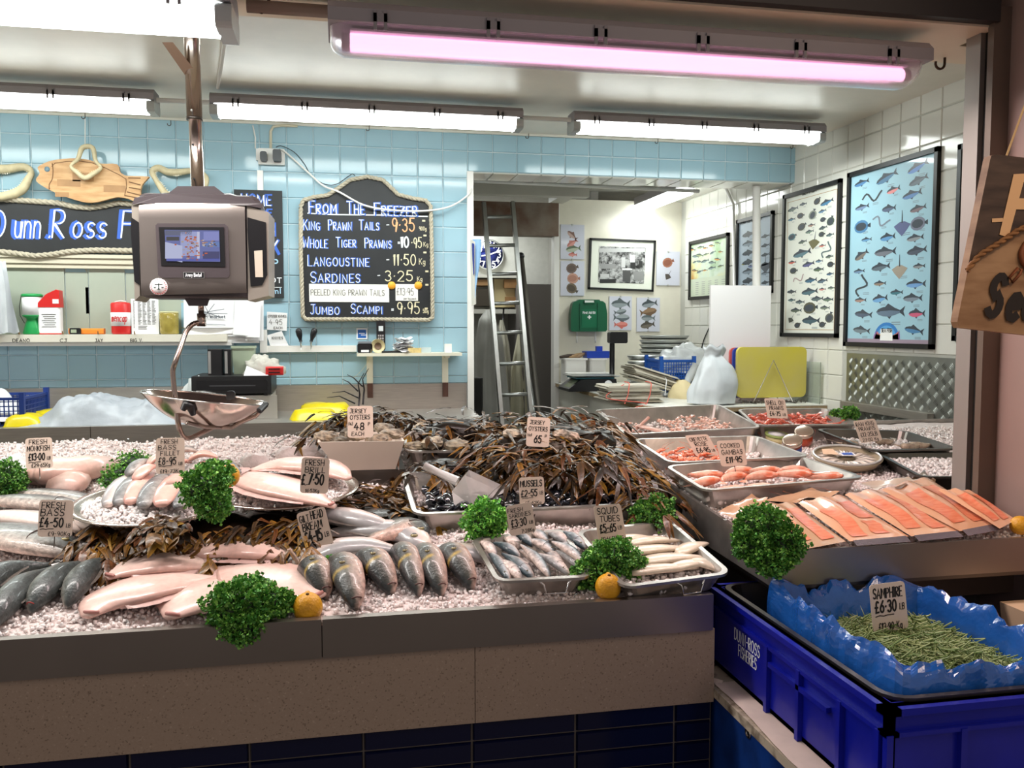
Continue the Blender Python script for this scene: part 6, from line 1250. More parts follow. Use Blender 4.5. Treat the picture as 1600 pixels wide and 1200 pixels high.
def ice(name,poly,hf,n,size,label,cat='ice',holes=()):
 """poly in world x,y; hf(x,y) -> height of the ice"""
 px=[p[0]for p in poly];py=[p[1]for p in poly];x=NR.uniform(min(px),max(px),n*2);y=NR.uniform(min(py),max(py),n*2);k=in_poly(x,y,poly)
 for h in holes:k&=~in_poly(x,y,h)
 x,y=x[k][:n],y[k][:n];z=np.array([hf(a,b)for a,b in zip(x,y)])+NR.uniform(-.004,.006,len(x));N=len(x)
 sc=NR.uniform(.6,1.25,(N,3))*size*NR.uniform(.6,1.2,(N,1));o=scatter_mesh(name,ice_v,ICO_F,np.c_[x,y,z],rotmats(N),sc,M_ice,origin=(sum(px)/len(px),sum(py)/len(py),float(z.min())));tag(o,label,cat,kind='stuff');return o
def bump2(x,y):return .012*noise.noise(Vector((x*7,y*7,1)))+.006*noise.noise(Vector((x*20,y*20,4)))
def h_left(x,y):
 e=min(1,max(0,(y-1.80)/.06));return zbed(y)-.012+e*(.010+bump2(x,y))+(.05*max(0,(y-2.55)/.45)if x<-.0 else 0)
ib=MB().grid(lambda u,v:(lambda x,y:Vector((x,y,h_left(x,y)-.001)))(-2.35+3.15*u+.13*u*v,1.803+1.19*v),110,50)
tag(ib.build('packed_ice_bed',M_icebed),'smooth packed ice layer covering the main display counter','ice',kind='stuff')
ice('crushed_ice',[(-1.35,1.805),(.80,1.805),(.88,2.6),(.2,2.99),(-1.5,2.99)],h_left,34000,.0056,'loose crushed ice spread over the long counter around the whole fish')
def h_tank(x,y):return 1.060+.067*(y-1.78)+bump2(x,y)*.8-.012+.012*min(1,max(0,(y-1.79)/.05))
ib=MB().grid(lambda u,v:(lambda x,y:Vector((min(x,1.71 if y<2.34 else 9),y,h_tank(x,y)-.001)))(.966+(1.86 if v>.36 else .745)*u,1.792+1.54*v),60,40)
tag(ib.build('packed_ice_bed',M_icebed),'smooth packed ice layer filling the raised steel tank','ice',kind='stuff')
ice('crushed_ice',[(.968,1.795),(1.705,1.795),(1.705,2.34),(2.6,2.34),(2.6,3.2),(.968,3.2)],h_tank,17000,.0056,'loose crushed ice filling the raised tank around trays and salmon packs')
# trays
def tray(name,cs,depth,label,m=None,r_=.03,inset=.02,lip=.008,handles=False,group='metal display trays',cat='tray'):
 """cs: rim corners FL, FR, BR, BL"""
 FL,FR,BR,BL=cs;m=m or M_steel2;c=sum(cs,Vector())/4;c.z-=depth;t=root(name,c,label,cat,group)
 U=((FR-FL).length+(BR-BL).length)/2;W=((BL-FL).length+(BR-FR).length)/2
 def ring(ins,dz,rr):
  pts=[];a0,a1=ins/U,1-ins/U;b0,b1=ins/W,1-ins/W;ru,rw=rr/U,rr/W
  for cu,cv,st in((a1-ru,b1-rw,0),(a0+ru,b1-rw,1),(a0+ru,b0+rw,2),(a1-ru,b0+rw,3)):
   for k in range(5):
    a=(st+k/4)*PI/2;u=cu+ru*math.cos(a);v=cv+rw*math.sin(a);p=FL.lerp(FR,u).lerp(BL.lerp(BR,u),v);pts.append(p+Vector((0,0,dz)))
  return pts
 R=[ring(inset+.002,-depth,r_),ring(.003,-.006,r_),ring(-lip,-.006,r_+lip),ring(-lip,.0,r_+lip),ring(.004,0,r_),ring(inset+.006,-depth+.003,r_*.8)]
 n=20;fs=[tuple(range(n))[::-1]]
 for i in range(5):fs+=[(i*n+k,i*n+(k+1)%n,(i+1)*n+(k+1)%n,(i+1)*n+k)for k in range(n)]
 fs.append(tuple(range(5*n,6*n)));part('pan',MB().add(sum(R,[]),fs),m,t)
 if handles:
  d=(FR-FL).normalized();mid=FL.lerp(FR,.62);n2=Vector((d.y,-d.x,0))*.012
  part('handle',MB().tube([mid-d*.035+n2*.3+Vector((0,0,-.008)),mid-d*.028+n2+Vector((0,0,-.012)),mid-d*.022+n2*.9+Vector((0,0,-.034)),mid+d*.022+n2*.9+Vector((0,0,-.034)),mid+d*.028+n2+Vector((0,0,-.012)),mid+d*.035+n2*.3+Vector((0,0,-.008))],.0026,8),M_chrome,t)
 return t,cs
def mustray(hh=.058):return[B(650,802,hh),B(1037,784,hh),B(992,728,hh),B(630,738,hh)]
t_mus,mc=tray('metal_tray',mustray(),.062,'wide steel tray of black mussels in the middle of the counter',M_steel2)
t_sar,sc4=tray('metal_tray',[B(779,906,.045),B(920,899,.045),B(880,828,.045),B(742,842,.045)],.048,'steel tray of sardines at the counter front with a wire handle',M_steel2,handles=True,r_=.022)
t_sq,qc=tray('metal_tray',[B(975,915,.045),B(1138,894,.045),B(1046,814,.045),B(904,830,.045)],.048,'steel tray of pale squid tubes at the counter front beside the raised tank',M_steel2,handles=True,r_=.026)
t_oy,oc=tray('metal_tray',[B(636,704,.085),B(935,702,.085),B(925,672,.085),B(636,674,.085)],.07,'steel tray of large oysters mostly buried in brown seaweed',M_steel2)
# white oyster tub on a dark steel riser
Yt=2.62;q0=P(505,737,Y=Yt);q1=P(634,735,Y=Yt);t=root('steel_riser',((q0.x+q1.x)/2,Yt+.1,zbed(Yt)),'dark steel box raising the white oyster tub above the seaweed','riser')
part('box',MB().box((q0.x,Yt,zbed(Yt)-.02),(q1.x,2.95,q0.z)),M_steeld,t)
a,b,c_,d=P(496,691,Y=Yt-.03),P(632,689,Y=Yt-.03),P(618,733,Y=Yt),P(528,735,Y=Yt)
t=root('oyster_tub',(q0.x+.1,Yt+.1,q0.z),'cream flared plastic tub heaped with oysters on the dark steel box','tub');mb=MB();dz=Vector((0,.24,0));dzb=Vector((0,.18,0));zz=q0.z+.001
o8=[Vector((d.x,Yt,zz)),Vector((c_.x,Yt,zz)),Vector((c_.x,Yt+.18,zz)),Vector((d.x,Yt+.18,zz)),a,b,b+dz,a+dz]
mb.add(o8+[p+Vector((s,r,0))for p,s,r in zip(o8[4:],(.006,-.006,-.006,.006),(.006,.006,-.006,-.006))]+[p+Vector((s,r,.006))for p,s,r in zip(o8[:4],(.006,-.006,-.006,.006),(.006,.006,-.006,-.006))],[(3,2,1,0),(0,1,5,4),(1,2,6,5),(2,3,7,6),(3,0,4,7),(4,5,9,8),(5,6,10,9),(6,7,11,10),(7,4,8,11),(8,9,13,12),(9,10,14,13),(10,11,15,14),(11,8,12,15),(12,13,14,15)]);part('tub_body',mb,mat('cream_tub_plastic','#e2d5c8',.3),t)
tubc=(a+b)/2+Vector((0,.12,0))
TA=tray('metal_tray',[T(980,678,.06),T(1187,667,.06),T(1122,632,.06),T(932,640,.06)],.075,'large deep steel tray of small peeled prawns at the back left of the tank',M_steel2)
TB=tray('metal_tray',[T(1048,722,.055),T(1262,712,.055),T(1180,681,.055),T(992,686,.055)],.062,'steel tray of small orange cooked prawns between two larger trays',M_steel2)
TC=tray('metal_tray',[T(1103,765,.052),T(1348,745,.052),T(1246,712,.052),T(1043,728,.052)],.058,'steel tray of big cooked pink prawns nearest the salmon packs',M_steel2)
TD=tray('metal_tray',[T(1182,664,.06),T(1345,662,.06),T(1292,638,.06),T(1154,639,.06)],.065,'steel tray of red shell-on prawns in front of the yellow board',M_steel2,r_=.04)
TE=tray('metal_tray',[T(1362,703,.05),T(1494,700,.05),T(1413,673,.05),T(1277,670,.05)],.055,'grey steel tray of raw king prawns on ice by the tread plate',M_steeld)
TF=tray('metal_tray',[T(1440,744,.038),T(1560,744,.038),T(1510,707,.038),T(1374,708,.038)],.042,'grey steel tray holding only ice beside the right pier',M_steeld)
def bil(cs,u,v,dz=0):return cs[0].lerp(cs[1],u).lerp(cs[3].lerp(cs[2],u),v)+Vector((0,0,dz))
def tray_ice(cs,dz,n,label,size=.008):
 pl=[bil(cs,u,v)for u,v in((.06,.06),(.94,.06),(.94,.94),(.06,.94))];z0=sum(p.z for p in pl)/4;s=(pl[3].z-pl[0].z)/(pl[3].y-pl[0].y);y0=pl[0].y
 ice('crushed_ice',[(p.x,p.y)for p in pl],lambda x,y:pl[0].z+s*(y-y0)+dz,n,size,label)
tray_ice(TE[1],-.035,900,'crushed ice in the tray of raw king prawns');tray_ice(TF[1],-.02,900,'crushed ice in the otherwise empty tray by the pier');tray_ice(TC[1],-.045,900,'crushed ice under the big cooked prawns');tray_ice(qc,-.03,700,'crushed ice between the squid tubes')
tray_ice(TA[1],-.06,500,'crushed ice under the small peeled prawns');tray_ice(TB[1],-.052,500,'crushed ice under the small orange prawns');tray_ice(TD[1],-.05,600,'crushed ice under the red shell-on prawns')
# fish
def interp(tb,s):
 for(a,x),(b,y)in zip(tb,tb[1:]):
  if a<=s<=b:return x+(y-x)*(s-a)/(b-a)
 return tb[-1][1]
PROF={'bass':[(0,.10),(.05,.42),(.12,.68),(.25,.95),(.4,1),(.6,.85),(.78,.5),(.92,.25),(1,.2)],'bream':[(0,.22),(.06,.58),(.2,.86),(.38,1),(.6,.92),(.8,.5),(.95,.2),(1,.16)],'flat':[(0,.16),(.06,.34),(.15,.62),(.35,.95),(.5,1),(.7,.82),(.86,.45),(.96,.2),(1,.16)],'fillet':[(0,.5),(.08,.8),(.3,1),(.6,.85),(.85,.5),(1,.22)],'sardine':[(0,.3),(.08,.62),(.3,1),(.55,.92),(.8,.5),(1,.2)]}
M_skin=attr_mat('wet_fish_skin',.38,coat=.25,bump=.5,bscale=200,mottling=.45);M_flesh=attr_mat('wet_fish_flesh',.32,coat=.35,bump=.25,bscale=40,mottling=.12)
M_eye=mat('fish_eye_black','#0c0c0c',.08,coat=1.);M_eyer=mat('fish_eye_ring','#9a8f6a',.3,.3);M_fin=mat('fin_membrane','#6c635c',.35,noise_=.4,nscale=60,stretch=(1,8,1),coat=.4);M_finp=mat('pink_fin','#d9b4ac',.35,noise_=.2,nscale=50)
def mixc(a,b,t):a,b=lin(a),lin(b);return tuple(a[i]*(1-t)+b[i]*t for i in range(3))+(1,)
PAL={'bass':('#454d50','#9d9e99','#e6cfc2'),'mullet':('#454c4c','#6e7570','#b5aca2'),'bream':('#2c3335','#74746a','#e6c2b4'),'white':('#dcb4a8','#ecd2c6','#deb2a6'),'sardine':('#35464f','#a9b2b6','#e2c9bd'),'belly':('#9a999a','#efdcd2','#f0dcd2')}
def fish(name,spine,W,H,label,kind='bass',pal='bass',group=None,side=1,m=None,tail=True,eye=True,finm=None,hs=None,eyes=.11,sink=.35,mouth=None,cat='fish',ns=18,nr=12,dorsal=True,z_off=0,twist=0.):
 """spine: world points head->tail; W half width across the lying fish, H half thickness upward; side=+1 back lies on the left of the head->tail line"""
 sp=smooth_path([Vector(p)for p in spine],6);L=[0]
 for a,b in zip(sp,sp[1:]):L.append(L[-1]+(b-a).length)
 tot=L[-1]
 def at(s):
  d=s*tot
  for i in range(len(L)-1):
   if L[i]<=d<=L[i+1]+1e-9:f=(d-L[i])/max(1e-9,L[i+1]-L[i]);return sp[i].lerp(sp[i+1],f),(sp[i+1]-sp[i]).normalized()
  return sp[-1],(sp[-1]-sp[-2]).normalized()
 pr=PROF[kind];mb=MB();vs=[];cs=[];pa=PAL[pal];twist=twist or(.45 if pal=='bass' else .25 if pal=='belly' else 0)
 for i in range(ns+1):
  s=(i/ns)**1.15;p,d=at(s);lat=Vector((0,0,1)).cross(d).normalized()*side;up=Vector((0,0,1));w=interp(pr,s)*W;h=H*(interp(pr,s)**.75)
  for k in range(nr):
   a=2*PI*k/nr;ca,sa=math.cos(a),math.sin(a);q=p+lat*(w*ca)+up*(h*(sa*.95+1-sink*.9)+z_off);vs.append(q)
   tt=(ca*math.cos(twist)+sa*math.sin(twist)+1)/2;c=mixc(pa[2],pa[1],min(1,tt/.45))if tt<.45 else mixc(pa[1],pa[0],min(1,(tt-.45)/.4))
   if s<.22 and pal in('bass','bream','mullet'):c=tuple(x*(.75+s)for x in c[:3])+(1,)
   if pal=='bream':c=lin('#b59b48')if .24<s<.275 and tt>.45 else tuple(x*(.38 if .275<s<.42 and .4<tt<.75 else .62 if s<.2 and .35<tt<.75 else 1)for x in c[:3])+(1,)
   cs.append(c)
 fs=[tuple(range(nr))]+[(i*nr+k,(i+1)*nr+k,(i+1)*nr+(k+1)%nr,i*nr+(k+1)%nr)for i in range(ns)for k in range(nr)]+[tuple(range(ns*nr,(ns+1)*nr))[::-1]]
 if side<0:fs=[f[::-1]for f in fs]
 c0,_=at(.5);t=root(name,c0,label,cat,group);mb.add(vs,fs,True,cs);mb.usecol=True;part('body',mb,m or(M_flesh if pal in('white','belly')else M_skin),t)
 fm=finm or M_fin;up=Vector((0,0,1))
 if tail:
  p,d=at(1.0);lat=up.cross(d).normalized();w=W*.75;b0=p+up*(H*.5+z_off);e=tot*.13
  part('tail_fin',MB().add([b0+lat*W*.15,b0-lat*W*.15,b0+d*e-lat*w,b0+d*e*.55,b0+d*e+lat*w,b0+up*.003,b0+d*e*.55+up*.002],[(0,4,3,5),(1,5,3,2),(0,5,6,4),(5,1,2,6)]),fm,t)
 if dorsal:
  mb=MB();pts=[]
  for i in range(9):
   s=.28+.5*i/8;p,d=at(s);lat=up.cross(d).normalized()*side;w=interp(pr,s)*W;hgt=W*.28*math.sin(PI*(i+.6)/9)*(1 if i%2 else .8);pts+=[p+lat*(w*.93)+up*(H*.65+z_off),p+lat*(w+hgt)+up*(H*.55+z_off)]
  mb.add(pts,[(2*i,2*i+1,2*i+3,2*i+2)for i in range(8)]);part('dorsal_fin',mb,fm,t)
 if kind=='flat':
  for sg in(1,-1):
   mb=MB();pts=[]
   for i in range(17):
    s=.14+.8*i/16;p,d=at(s);lat=up.cross(d).normalized()*sg;w=interp(pr,s)*W;e=W*.2*math.sin(PI*(i+.8)/17.6)*(1 if i%2 else .85);pts+=[p+lat*w*.96+up*(H*.45+z_off),p+lat*(w+e)+up*(H*.2+z_off)]
   mb.add(pts,[(2*i,2*i+1,2*i+3,2*i+2)for i in range(16)]);part('fringe_fin',mb,M_finp,t)
 if eye:
  p,d=at(eyes);lat=up.cross(d).normalized()*side;w=interp(pr,eyes)*W;h=H*interp(pr,eyes)**.75;r_=W*(.19 if kind=='bream' else .13);c=p+lat*(w*.30)+up*(h*(1.93-sink*.9)+z_off-r_*.25)
  e=part('eye',MB().blob(c,(r_,r_,r_*.6),10,6),M_eyer,t);part('pupil',MB().blob(c+up*r_*.3,(r_*.72,r_*.72,r_*.42),8,5),M_eye,e)
  mb=MB();s0=eyes*2.1;arcp=[]
  for k in range(9):a=-1.0+2.0*k/8;ss=s0+.035*math.cos(a*1.4);p,d=at(ss);lt=up.cross(d).normalized()*side;ww=interp(pr,ss)*W;hh=H*interp(pr,ss)**.75;arcp.append(p+lt*(ww*.8*math.sin(a))+up*(hh*(.95*math.cos(a*.95)+1-sink*.9)+z_off+.0006))
  mb.tube(arcp,W*.022,5);part('gill_cover_edge',mb,mat('gill_shadow_line','#4a3a36',.4),t)
 if mouth:
  pts=[]
  for k in range(7):a=-1.1+2.2*k/6;p,d=at(.05-.04*math.cos(a));lt=up.cross(d).normalized()*side;ww=interp(pr,.035)*W;pts.append(p+lt*(ww*.75*math.sin(a)-ww*.2)+up*(H*interp(pr,.04)**.75*(.8*math.cos(a)+1-sink*.9)+z_off+.001))
  part('mouth',MB().tube(pts,W*.045,5),mat(mouth[0],mouth[1],.3),t)
 return t
def Bs(l,h=.0):return[B(a,b,h if not isinstance(h,(list,tuple))else h[min(i,len(h)-1)])for i,(a,b)in enumerate(l)]
K2=1/FPX
g1='silver bass on the left of the counter'
fish('sea_bass',Bs([(113,872),(80,862),(10,848),(-90,832)],.012),.078,.030,'large silver bass with its head right under the bass price tag',pal='bass',group=g1,side=-1)
fish('sea_bass',Bs([(150,800),(100,798),(20,790),(-60,784)],.02),.045,.022,'silver bass lying behind the large one, tail to the left',pal='bass',group=g1,side=-1)
fish('sea_bass',Bs([(130,832),(90,825),(10,815),(-60,806)],.012),.045,.022,'silver bass squeezed directly behind the biggest bass',pal='belly',group=g1,side=-1)
fish('sea_bass',Bs([(205,850),(180,838),(140,822),(95,812)],.016),.048,.024,'pinkish bass head poking out right of the bass price tag',pal='belly',group=g1,side=-1)
fish('sea_bass',Bs([(180,808),(120,788),(60,778),(-30,770)],.01),.042,.02,'silver bass at the back of the bass row near the monkfish',pal='bass',group=g1,side=-1)
g2='dark mullet at the front left corner'
for l,w,lab,mo in(([(-45,950),(-5,915),(40,896),(80,888)],.031,'dark grey mullet at the far left edge of the front row',None),([(-15,985),(18,948),(48,915),(80,894)],.030,'dark grey mullet between the far left one and the open mouthed one',None),([(47,958),(66,938),(98,908),(145,882)],.032,'grey green mullet with an open red mouth',('red_mouth','#8e2f2c')),([(104,950),(118,930),(142,902),(178,876)],.029,'glossy black mullet next to the pale flatfish',None)):
 fish('grey_mullet',Bs(l,.006),w,.030,lab,pal='mullet',group=g2,side=-1,mouth=mo,eye=False,twist=.6)
g3='pale flatfish on the ice'
for l,w,h,lab,sd in(([(136,966),(165,946),(225,928),(290,915),(342,905)],.086,.019,'long pale flatfish with a pink snout, lowest of the pale row',1),([(165,906),(200,895),(262,886),(320,888),(346,896)],.086,.020,'pale flatfish lying above the lowest one, beside the dark mullet',1),([(264,968),(292,950),(335,930),(395,908)],.094,.018,'pale flatfish whose snout reaches the front parsley',1),([(500,935),(440,912),(390,896),(345,882)],.120,.014,'broad pale flatfish behind the front lemon',-1),([(485,884),(450,872),(390,866),(330,868),(250,876)],.082,.022,'long pale flatfish with a reddish head under the bream price tag',-1)):
 fish('pale_flatfish',Bs(l,.012 if sd>0 else .016),w,h,lab,kind='flat',pal='white',group=g3,side=sd,eye=False,finm=M_finp,mouth=('pink_snout','#b98078'))
fish('monkfish_tail',Bs([(45,752),(75,752),(110,752),(165,736),(190,730)],.02),.085,.045,'thick pink monkfish tail on ice under the monkfish price tag',kind='fillet',pal='white',eye=False,tail=False,dorsal=False,cat='fish')
fish('monkfish_tail',Bs([(95,775),(110,765),(128,752)],.016),.06,.035,'second pink monkfish piece lying across the thick one',kind='fillet',pal='white',eye=False,tail=False,dorsal=False,cat='fish')
g4='bream lying behind the bream row'
fish('bream',Bs([(662,862),(640,845),(600,838),(500,836)],.012),.052,.026,'bream with a grey head by the mussel tray corner',kind='bream',pal='belly',group=g4,side=1,eye=True)
fish('bream',Bs([(610,832),(570,825),(520,815),(465,812)],.028),.045,.026,'bream showing a white belly in front of the seaweed box',kind='bream',pal='belly',group=g4,side=1,eye=False)
fish('bream',Bs([(483,884),(510,872),(560,864),(640,866)],.012),.05,.024,'bream with its mouth to the left under the bream price tag',kind='bream',pal='belly',group=g4,side=-1,eye=False,mouth=('dark_mouth','#5a3a36'))
fish('bream',Bs([(770,880),(735,872),(700,868),(640,866)],.0),.04,.02,'pale bream half buried in ice left of the sardine tray',kind='bream',pal='belly',group=g4,side=1,eye=False)
fish('bream',Bs([(655,848),(640,832),(610,840),(560,850)],.018),.05,.024,'grey headed bream pushed up against the mussel tray',kind='bream',pal='bream',group=g4,side=-1,eye=True)
g5='row of bream heads pushed into the ice'
for i,(hx,hy,tx,ty,w,lab)in enumerate(((509,936,482,893,.040,'first bream of the front row, beside the lemon'),(556,953,528,880,.045,'largest bream of the front row, standing lowest with an open mouth'),(612,930,566,876,.043,'third bream of the front row counting from the lemon'),(654,931,622,864,.037,'narrow dark bream in the middle of the front row'),(690,931,656,866,.038,'fifth bream of the front row counting from the lemon'),(737,922,692,868,.040,'last bream of the front row, nearest the sardine tray'))):
 a,b=B(hx,hy,.004),B(tx,ty,.012);c=a.lerp(b,.5)+Vector((0,0,.016));b=a.lerp(b,.9)-Vector((0,0,.012));e=b+(b-a)*.4-Vector((0,0,.09))
 fish('gilthead_bream',[a,c,b,e],w*.86,.03,lab,kind='bream',pal='bream',group=g5,ns=36,nr=18,side=1,tail=False,dorsal=False,mouth=('dark_mouth','#5a3a36'),twist=-.2,eyes=.32)
ORD=['first','second','third','fourth','fifth','sixth','seventh','eighth','ninth','tenth','eleventh','twelfth','thirteenth']
# sardines
g6='sardines in the steel tray'
srd=[(795,908,762,862),(813,907,779,876),(832,905,785,867),(858,902,814,853),(888,899,839,867),(865,867,825,845),(909,893,869,862),(911,881,863,848),(914,859,877,832),(774,871,751,848),(811,873,772,850),(811,857,787,843),(832,855,802,836),(856,850,825,831),(886,852,855,834),(900,870,872,850),(880,888,850,862),(845,885,812,862)]
wt_nm=['blue backed sardine at the left front corner of its tray','pink bellied sardine second in the front of its tray','blue backed sardine third in the front of its tray','big silver sardine lying highest in the middle of its tray','white bellied sardine at the front of its tray next to the parsley']
for i,(hx,hy,tx,ty)in enumerate(srd):
 hh=(.026 if i<5 else .032)+(.014 if i in(3,7)else 0)-(.012 if i in(15,16,17)else 0);a,b=B(hx,hy,hh),B(tx,ty,hh+.004)
 fish('sardine',[a,a.lerp(b,.5)+Vector((0,0,.004)),b],.0145+.002*(i%3),.011,wt_nm[i]if i<5 else ORD[i-5]+' sardine of the back rows of its tray, counted from the right front',kind='sardine',pal='sardine' if i%5 not in(1,4)else 'belly',group=g6,side=-1 if i%2 else 1,cat='fish',ns=10,nr=8,m=M_skin,dorsal=False,finm=M_fin,eye=i<9,eyes=.12,z_off=0)
# squid tubes
g7='squid tubes in the steel tray';PAL['squid']=('#dccbb4','#e8dac6','#e3d2bc')
for i,(hx,hy,tx,ty,w)in enumerate(((985,898,1090,888,.022),(1000,882,1100,872,.024),(975,868,1075,858,.022),(985,852,1062,846,.020),(1040,893,1115,880,.022),(1060,868,1105,850,.020),(960,850,1020,842,.018),(1080,880,1118,892,.018))):
 a,b=B(hx,hy,.026+.004*(i%2)),B(tx,ty,.028);fish('squid_tube',[a,a.lerp(b,.5)+Vector((0,0,.003)),b],w*1.45,.010,ORD[i]+' cream squid tube counted from the front left of its tray',kind='fillet',pal='squid',group=g7,eye=False,tail=False,dorsal=False,m=M_flesh,cat='squid',ns=10,nr=8)
# round dishes with fillets and brill
def dish(cx,cy,hh,R_,label,n=40):
 c=B(cx,cy,hh);t=root('round_platter',c,label,'platter','steel platters on the seaweed');tilt=Matrix.Rotation(.10,4,'X')
 M=Matrix.Translation(c)@tilt;part('dish',MB().lathe([(0,-.028),(R_*.7,-.028),(R_*.9,-.010),(R_,0),(R_+.012,0),(R_+.012,-.004),(R_*.9,-.015),(R_*.7,-.033),(0,-.033)],n,M),mat('platter_steel','#c0b6ae',.22,1.),t);return c,M
c1,D1=dish(242,782,.085,.185,'round steel platter of bass fillets on a bed of seaweed');c2,D2=dish(445,760,.085,.185,'round steel platter of brill beside the bass fillets')
for c,lab in((c1,'crushed ice heaped on the bass fillet platter'),(c2,'crushed ice heaped on the brill platter')):
 n=1500;a=NR.uniform(0,2*PI,n);rr_=.165*np.sqrt(NR.uniform(0,1,n));x,y=c.x+rr_*np.cos(a),c.y+rr_*np.sin(a);z=c.z+.10*(y-c.y)-.012+.03*(1-(rr_/.165)**2);o=scatter_mesh('crushed_ice',ice_v,ICO_F,np.c_[x,y,z],rotmats(n),NR.uniform(.5,1.2,(n,3))*.0085,M_ice,origin=tuple(c));tag(o,lab,'ice',kind='stuff')
g8='bass fillets on the platter';PAL['skin']=('#6c6e70','#8b8b8a','#b9aca4');PAL['pink']=('#d9a498','#e9beb0','#e0ac9e')
def D(px,py,h):return B(px,py,.085+h)
for i,(hx,hy,tx,ty,w,p_,h)in enumerate(((168,792,208,742,.026,'belly',.016),(185,790,222,742,.026,'skin',.02),(203,788,240,738,.027,'pink',.024),(224,794,262,740,.028,'skin',.026),(252,792,288,738,.032,'pink',.03),(280,796,302,742,.026,'skin',.024),(200,744,238,722,.022,'skin',.05),(212,752,250,730,.024,'pink',.05),(258,738,300,724,.026,'pink',.055),(285,745,325,732,.026,'skin',.05),(295,722,340,716,.030,'pink',.075),(270,716,312,708,.026,'skin',.08),(330,730,375,740,.026,'skin',.05),(300,736,345,735,.024,'pink',.05),(230,730,262,718,.02,'pink',.07))):
 a,b=D(hx,hy,h),D(tx,ty,h+.01);fish('bass_fillet',[a,a.lerp(b,.5)+Vector((0,0,.012)),b],w,.010,ORD[i%6 if i<6 else i-6]+(' fillet from the left in the front fan, ' if i<6 else ' fillet of the heap at the back of the platter, ')+('skin side up' if p_=='skin' else 'flesh side up'),kind='fillet',pal=p_,group=g8,eye=False,tail=False,dorsal=False,m=M_skin if p_=='skin' else M_flesh,cat='fillet',ns=10,nr=10)
fish('brill',[D(524,794,.008),D(490,784,.018),D(430,766,.022),D(375,750,.022),D(335,742,.026)],.085,.02,'large pale brill lying head right across the front of the platter',kind='flat',pal='white',side=-1,eye=False,finm=M_finp,group='brill on the platter',mouth=('pink_snout','#b98078'))
fish('brill',[D(545,750,.03),D(500,736,.035),D(440,732,.035),D(390,738,.035)],.085,.02,'pale brill at the back of the platter under the brill tag',kind='flat',pal='white',side=-1,eye=False,finm=M_finp,group='brill on the platter')
c=B(22,740,.03);t=cloth('ice_bag',(c.x,c.y,c.z-.03),.13,.09,.08,MATS['cloudy_clear_plastic'],'clear plastic bag of pink fish at the back left of the ice','bag',14,.2)
for px,py,lab in((450,715,'big white ice lump behind the brill, nearer the cream tub'),(400,725,'smaller white ice lump behind the brill platter'),(485,713,'white ice lump touching the foot of the cream tub')):
 c=B(px,py,.03);o=MB().blob(c,(.045,.035,.035),12,8,.4,seed=px).build('ice_lump',M_icebed);tag(o,lab,'ice lump','ice lumps at the back')
# SEAWEED, SHELLFISH, PRAWNS, SALMON, TAGS, GREENS, CRATE
def link(name,me,loc,rot=(0,0,0),sc=(1,1,1),label=None,cat=None,group=None,parent=None,R=None):
 o=place(name,me,parent,loc,rot,sc)
 if R is not None:o.matrix_basis=Matrix.Translation(loc)@R.to_4x4()@Matrix.Diagonal((*sc,1))if not isinstance(sc,(int,float))else Matrix.Translation(loc)@R.to_4x4()@Matrix.Scale(sc,4)
 if label:tag(o,label,cat,group)
 return o
M_weed=attr_mat('wet_brown_seaweed',.36,coat=.12,spec=.3,bump=.3,bscale=120,mottling=.3)
WC=['#3a2409','#4f330f','#6a4614','#7e561a','#42290c','#1f1307','#8c6824','#5e3514','#4a3210']
def frond(mb,base,d,L,w,rr,col,bend=.6,droop=.5):
 """forked strap with ruffled edges"""
 d=Vector(d).normalized();up=Vector((0,0,1));side=d.cross(up);side=side.normalized()if side.length>.1 else Vector((1,0,0));c=lin(col)
 def strap(p,d,L,w,n,taper):
  nonlocal side
  vs=[];cs=[];s=d.cross(Vector((0,0,1)));s=s.normalized()if s.length>.1 else side;ph_=rr.uniform(0,6);b=rr.uniform(-bend,bend)
  for i in range(n+1):
   f=i/n;ww=w*(1-.5*f if not taper else math.sin(PI*(.12+.88*f)**.8)+.08);tw=.35*math.sin(ph_+f*2);a=s*math.cos(tw)+Vector((0,0,1))*math.sin(tw);z=.10*w*math.sin(f*9+ph_)
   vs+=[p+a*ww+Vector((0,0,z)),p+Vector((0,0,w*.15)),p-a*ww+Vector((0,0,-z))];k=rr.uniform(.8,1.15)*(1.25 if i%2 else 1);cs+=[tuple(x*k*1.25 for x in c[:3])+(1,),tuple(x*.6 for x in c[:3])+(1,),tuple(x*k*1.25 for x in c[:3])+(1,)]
   d=(d+s*b/n+Vector((0,0,-droop/n))).normalized();p=p+d*L/n
  mb.add(vs,[(3*i+j,3*i+j+1,3*i+j+4,3*i+j+3)for i in range(n)for j in(0,1)],True,cs);mb.usecol=True;return p,d,s
 p,d,s=strap(Vector(base),d,L*.5,w*.8,3,False)
 for sg in(-1,1):strap(p-d*.003,(d+s*sg*rr.uniform(.3,.7)).normalized(),L*rr.uniform(.4,.65),w*.95,6,True)
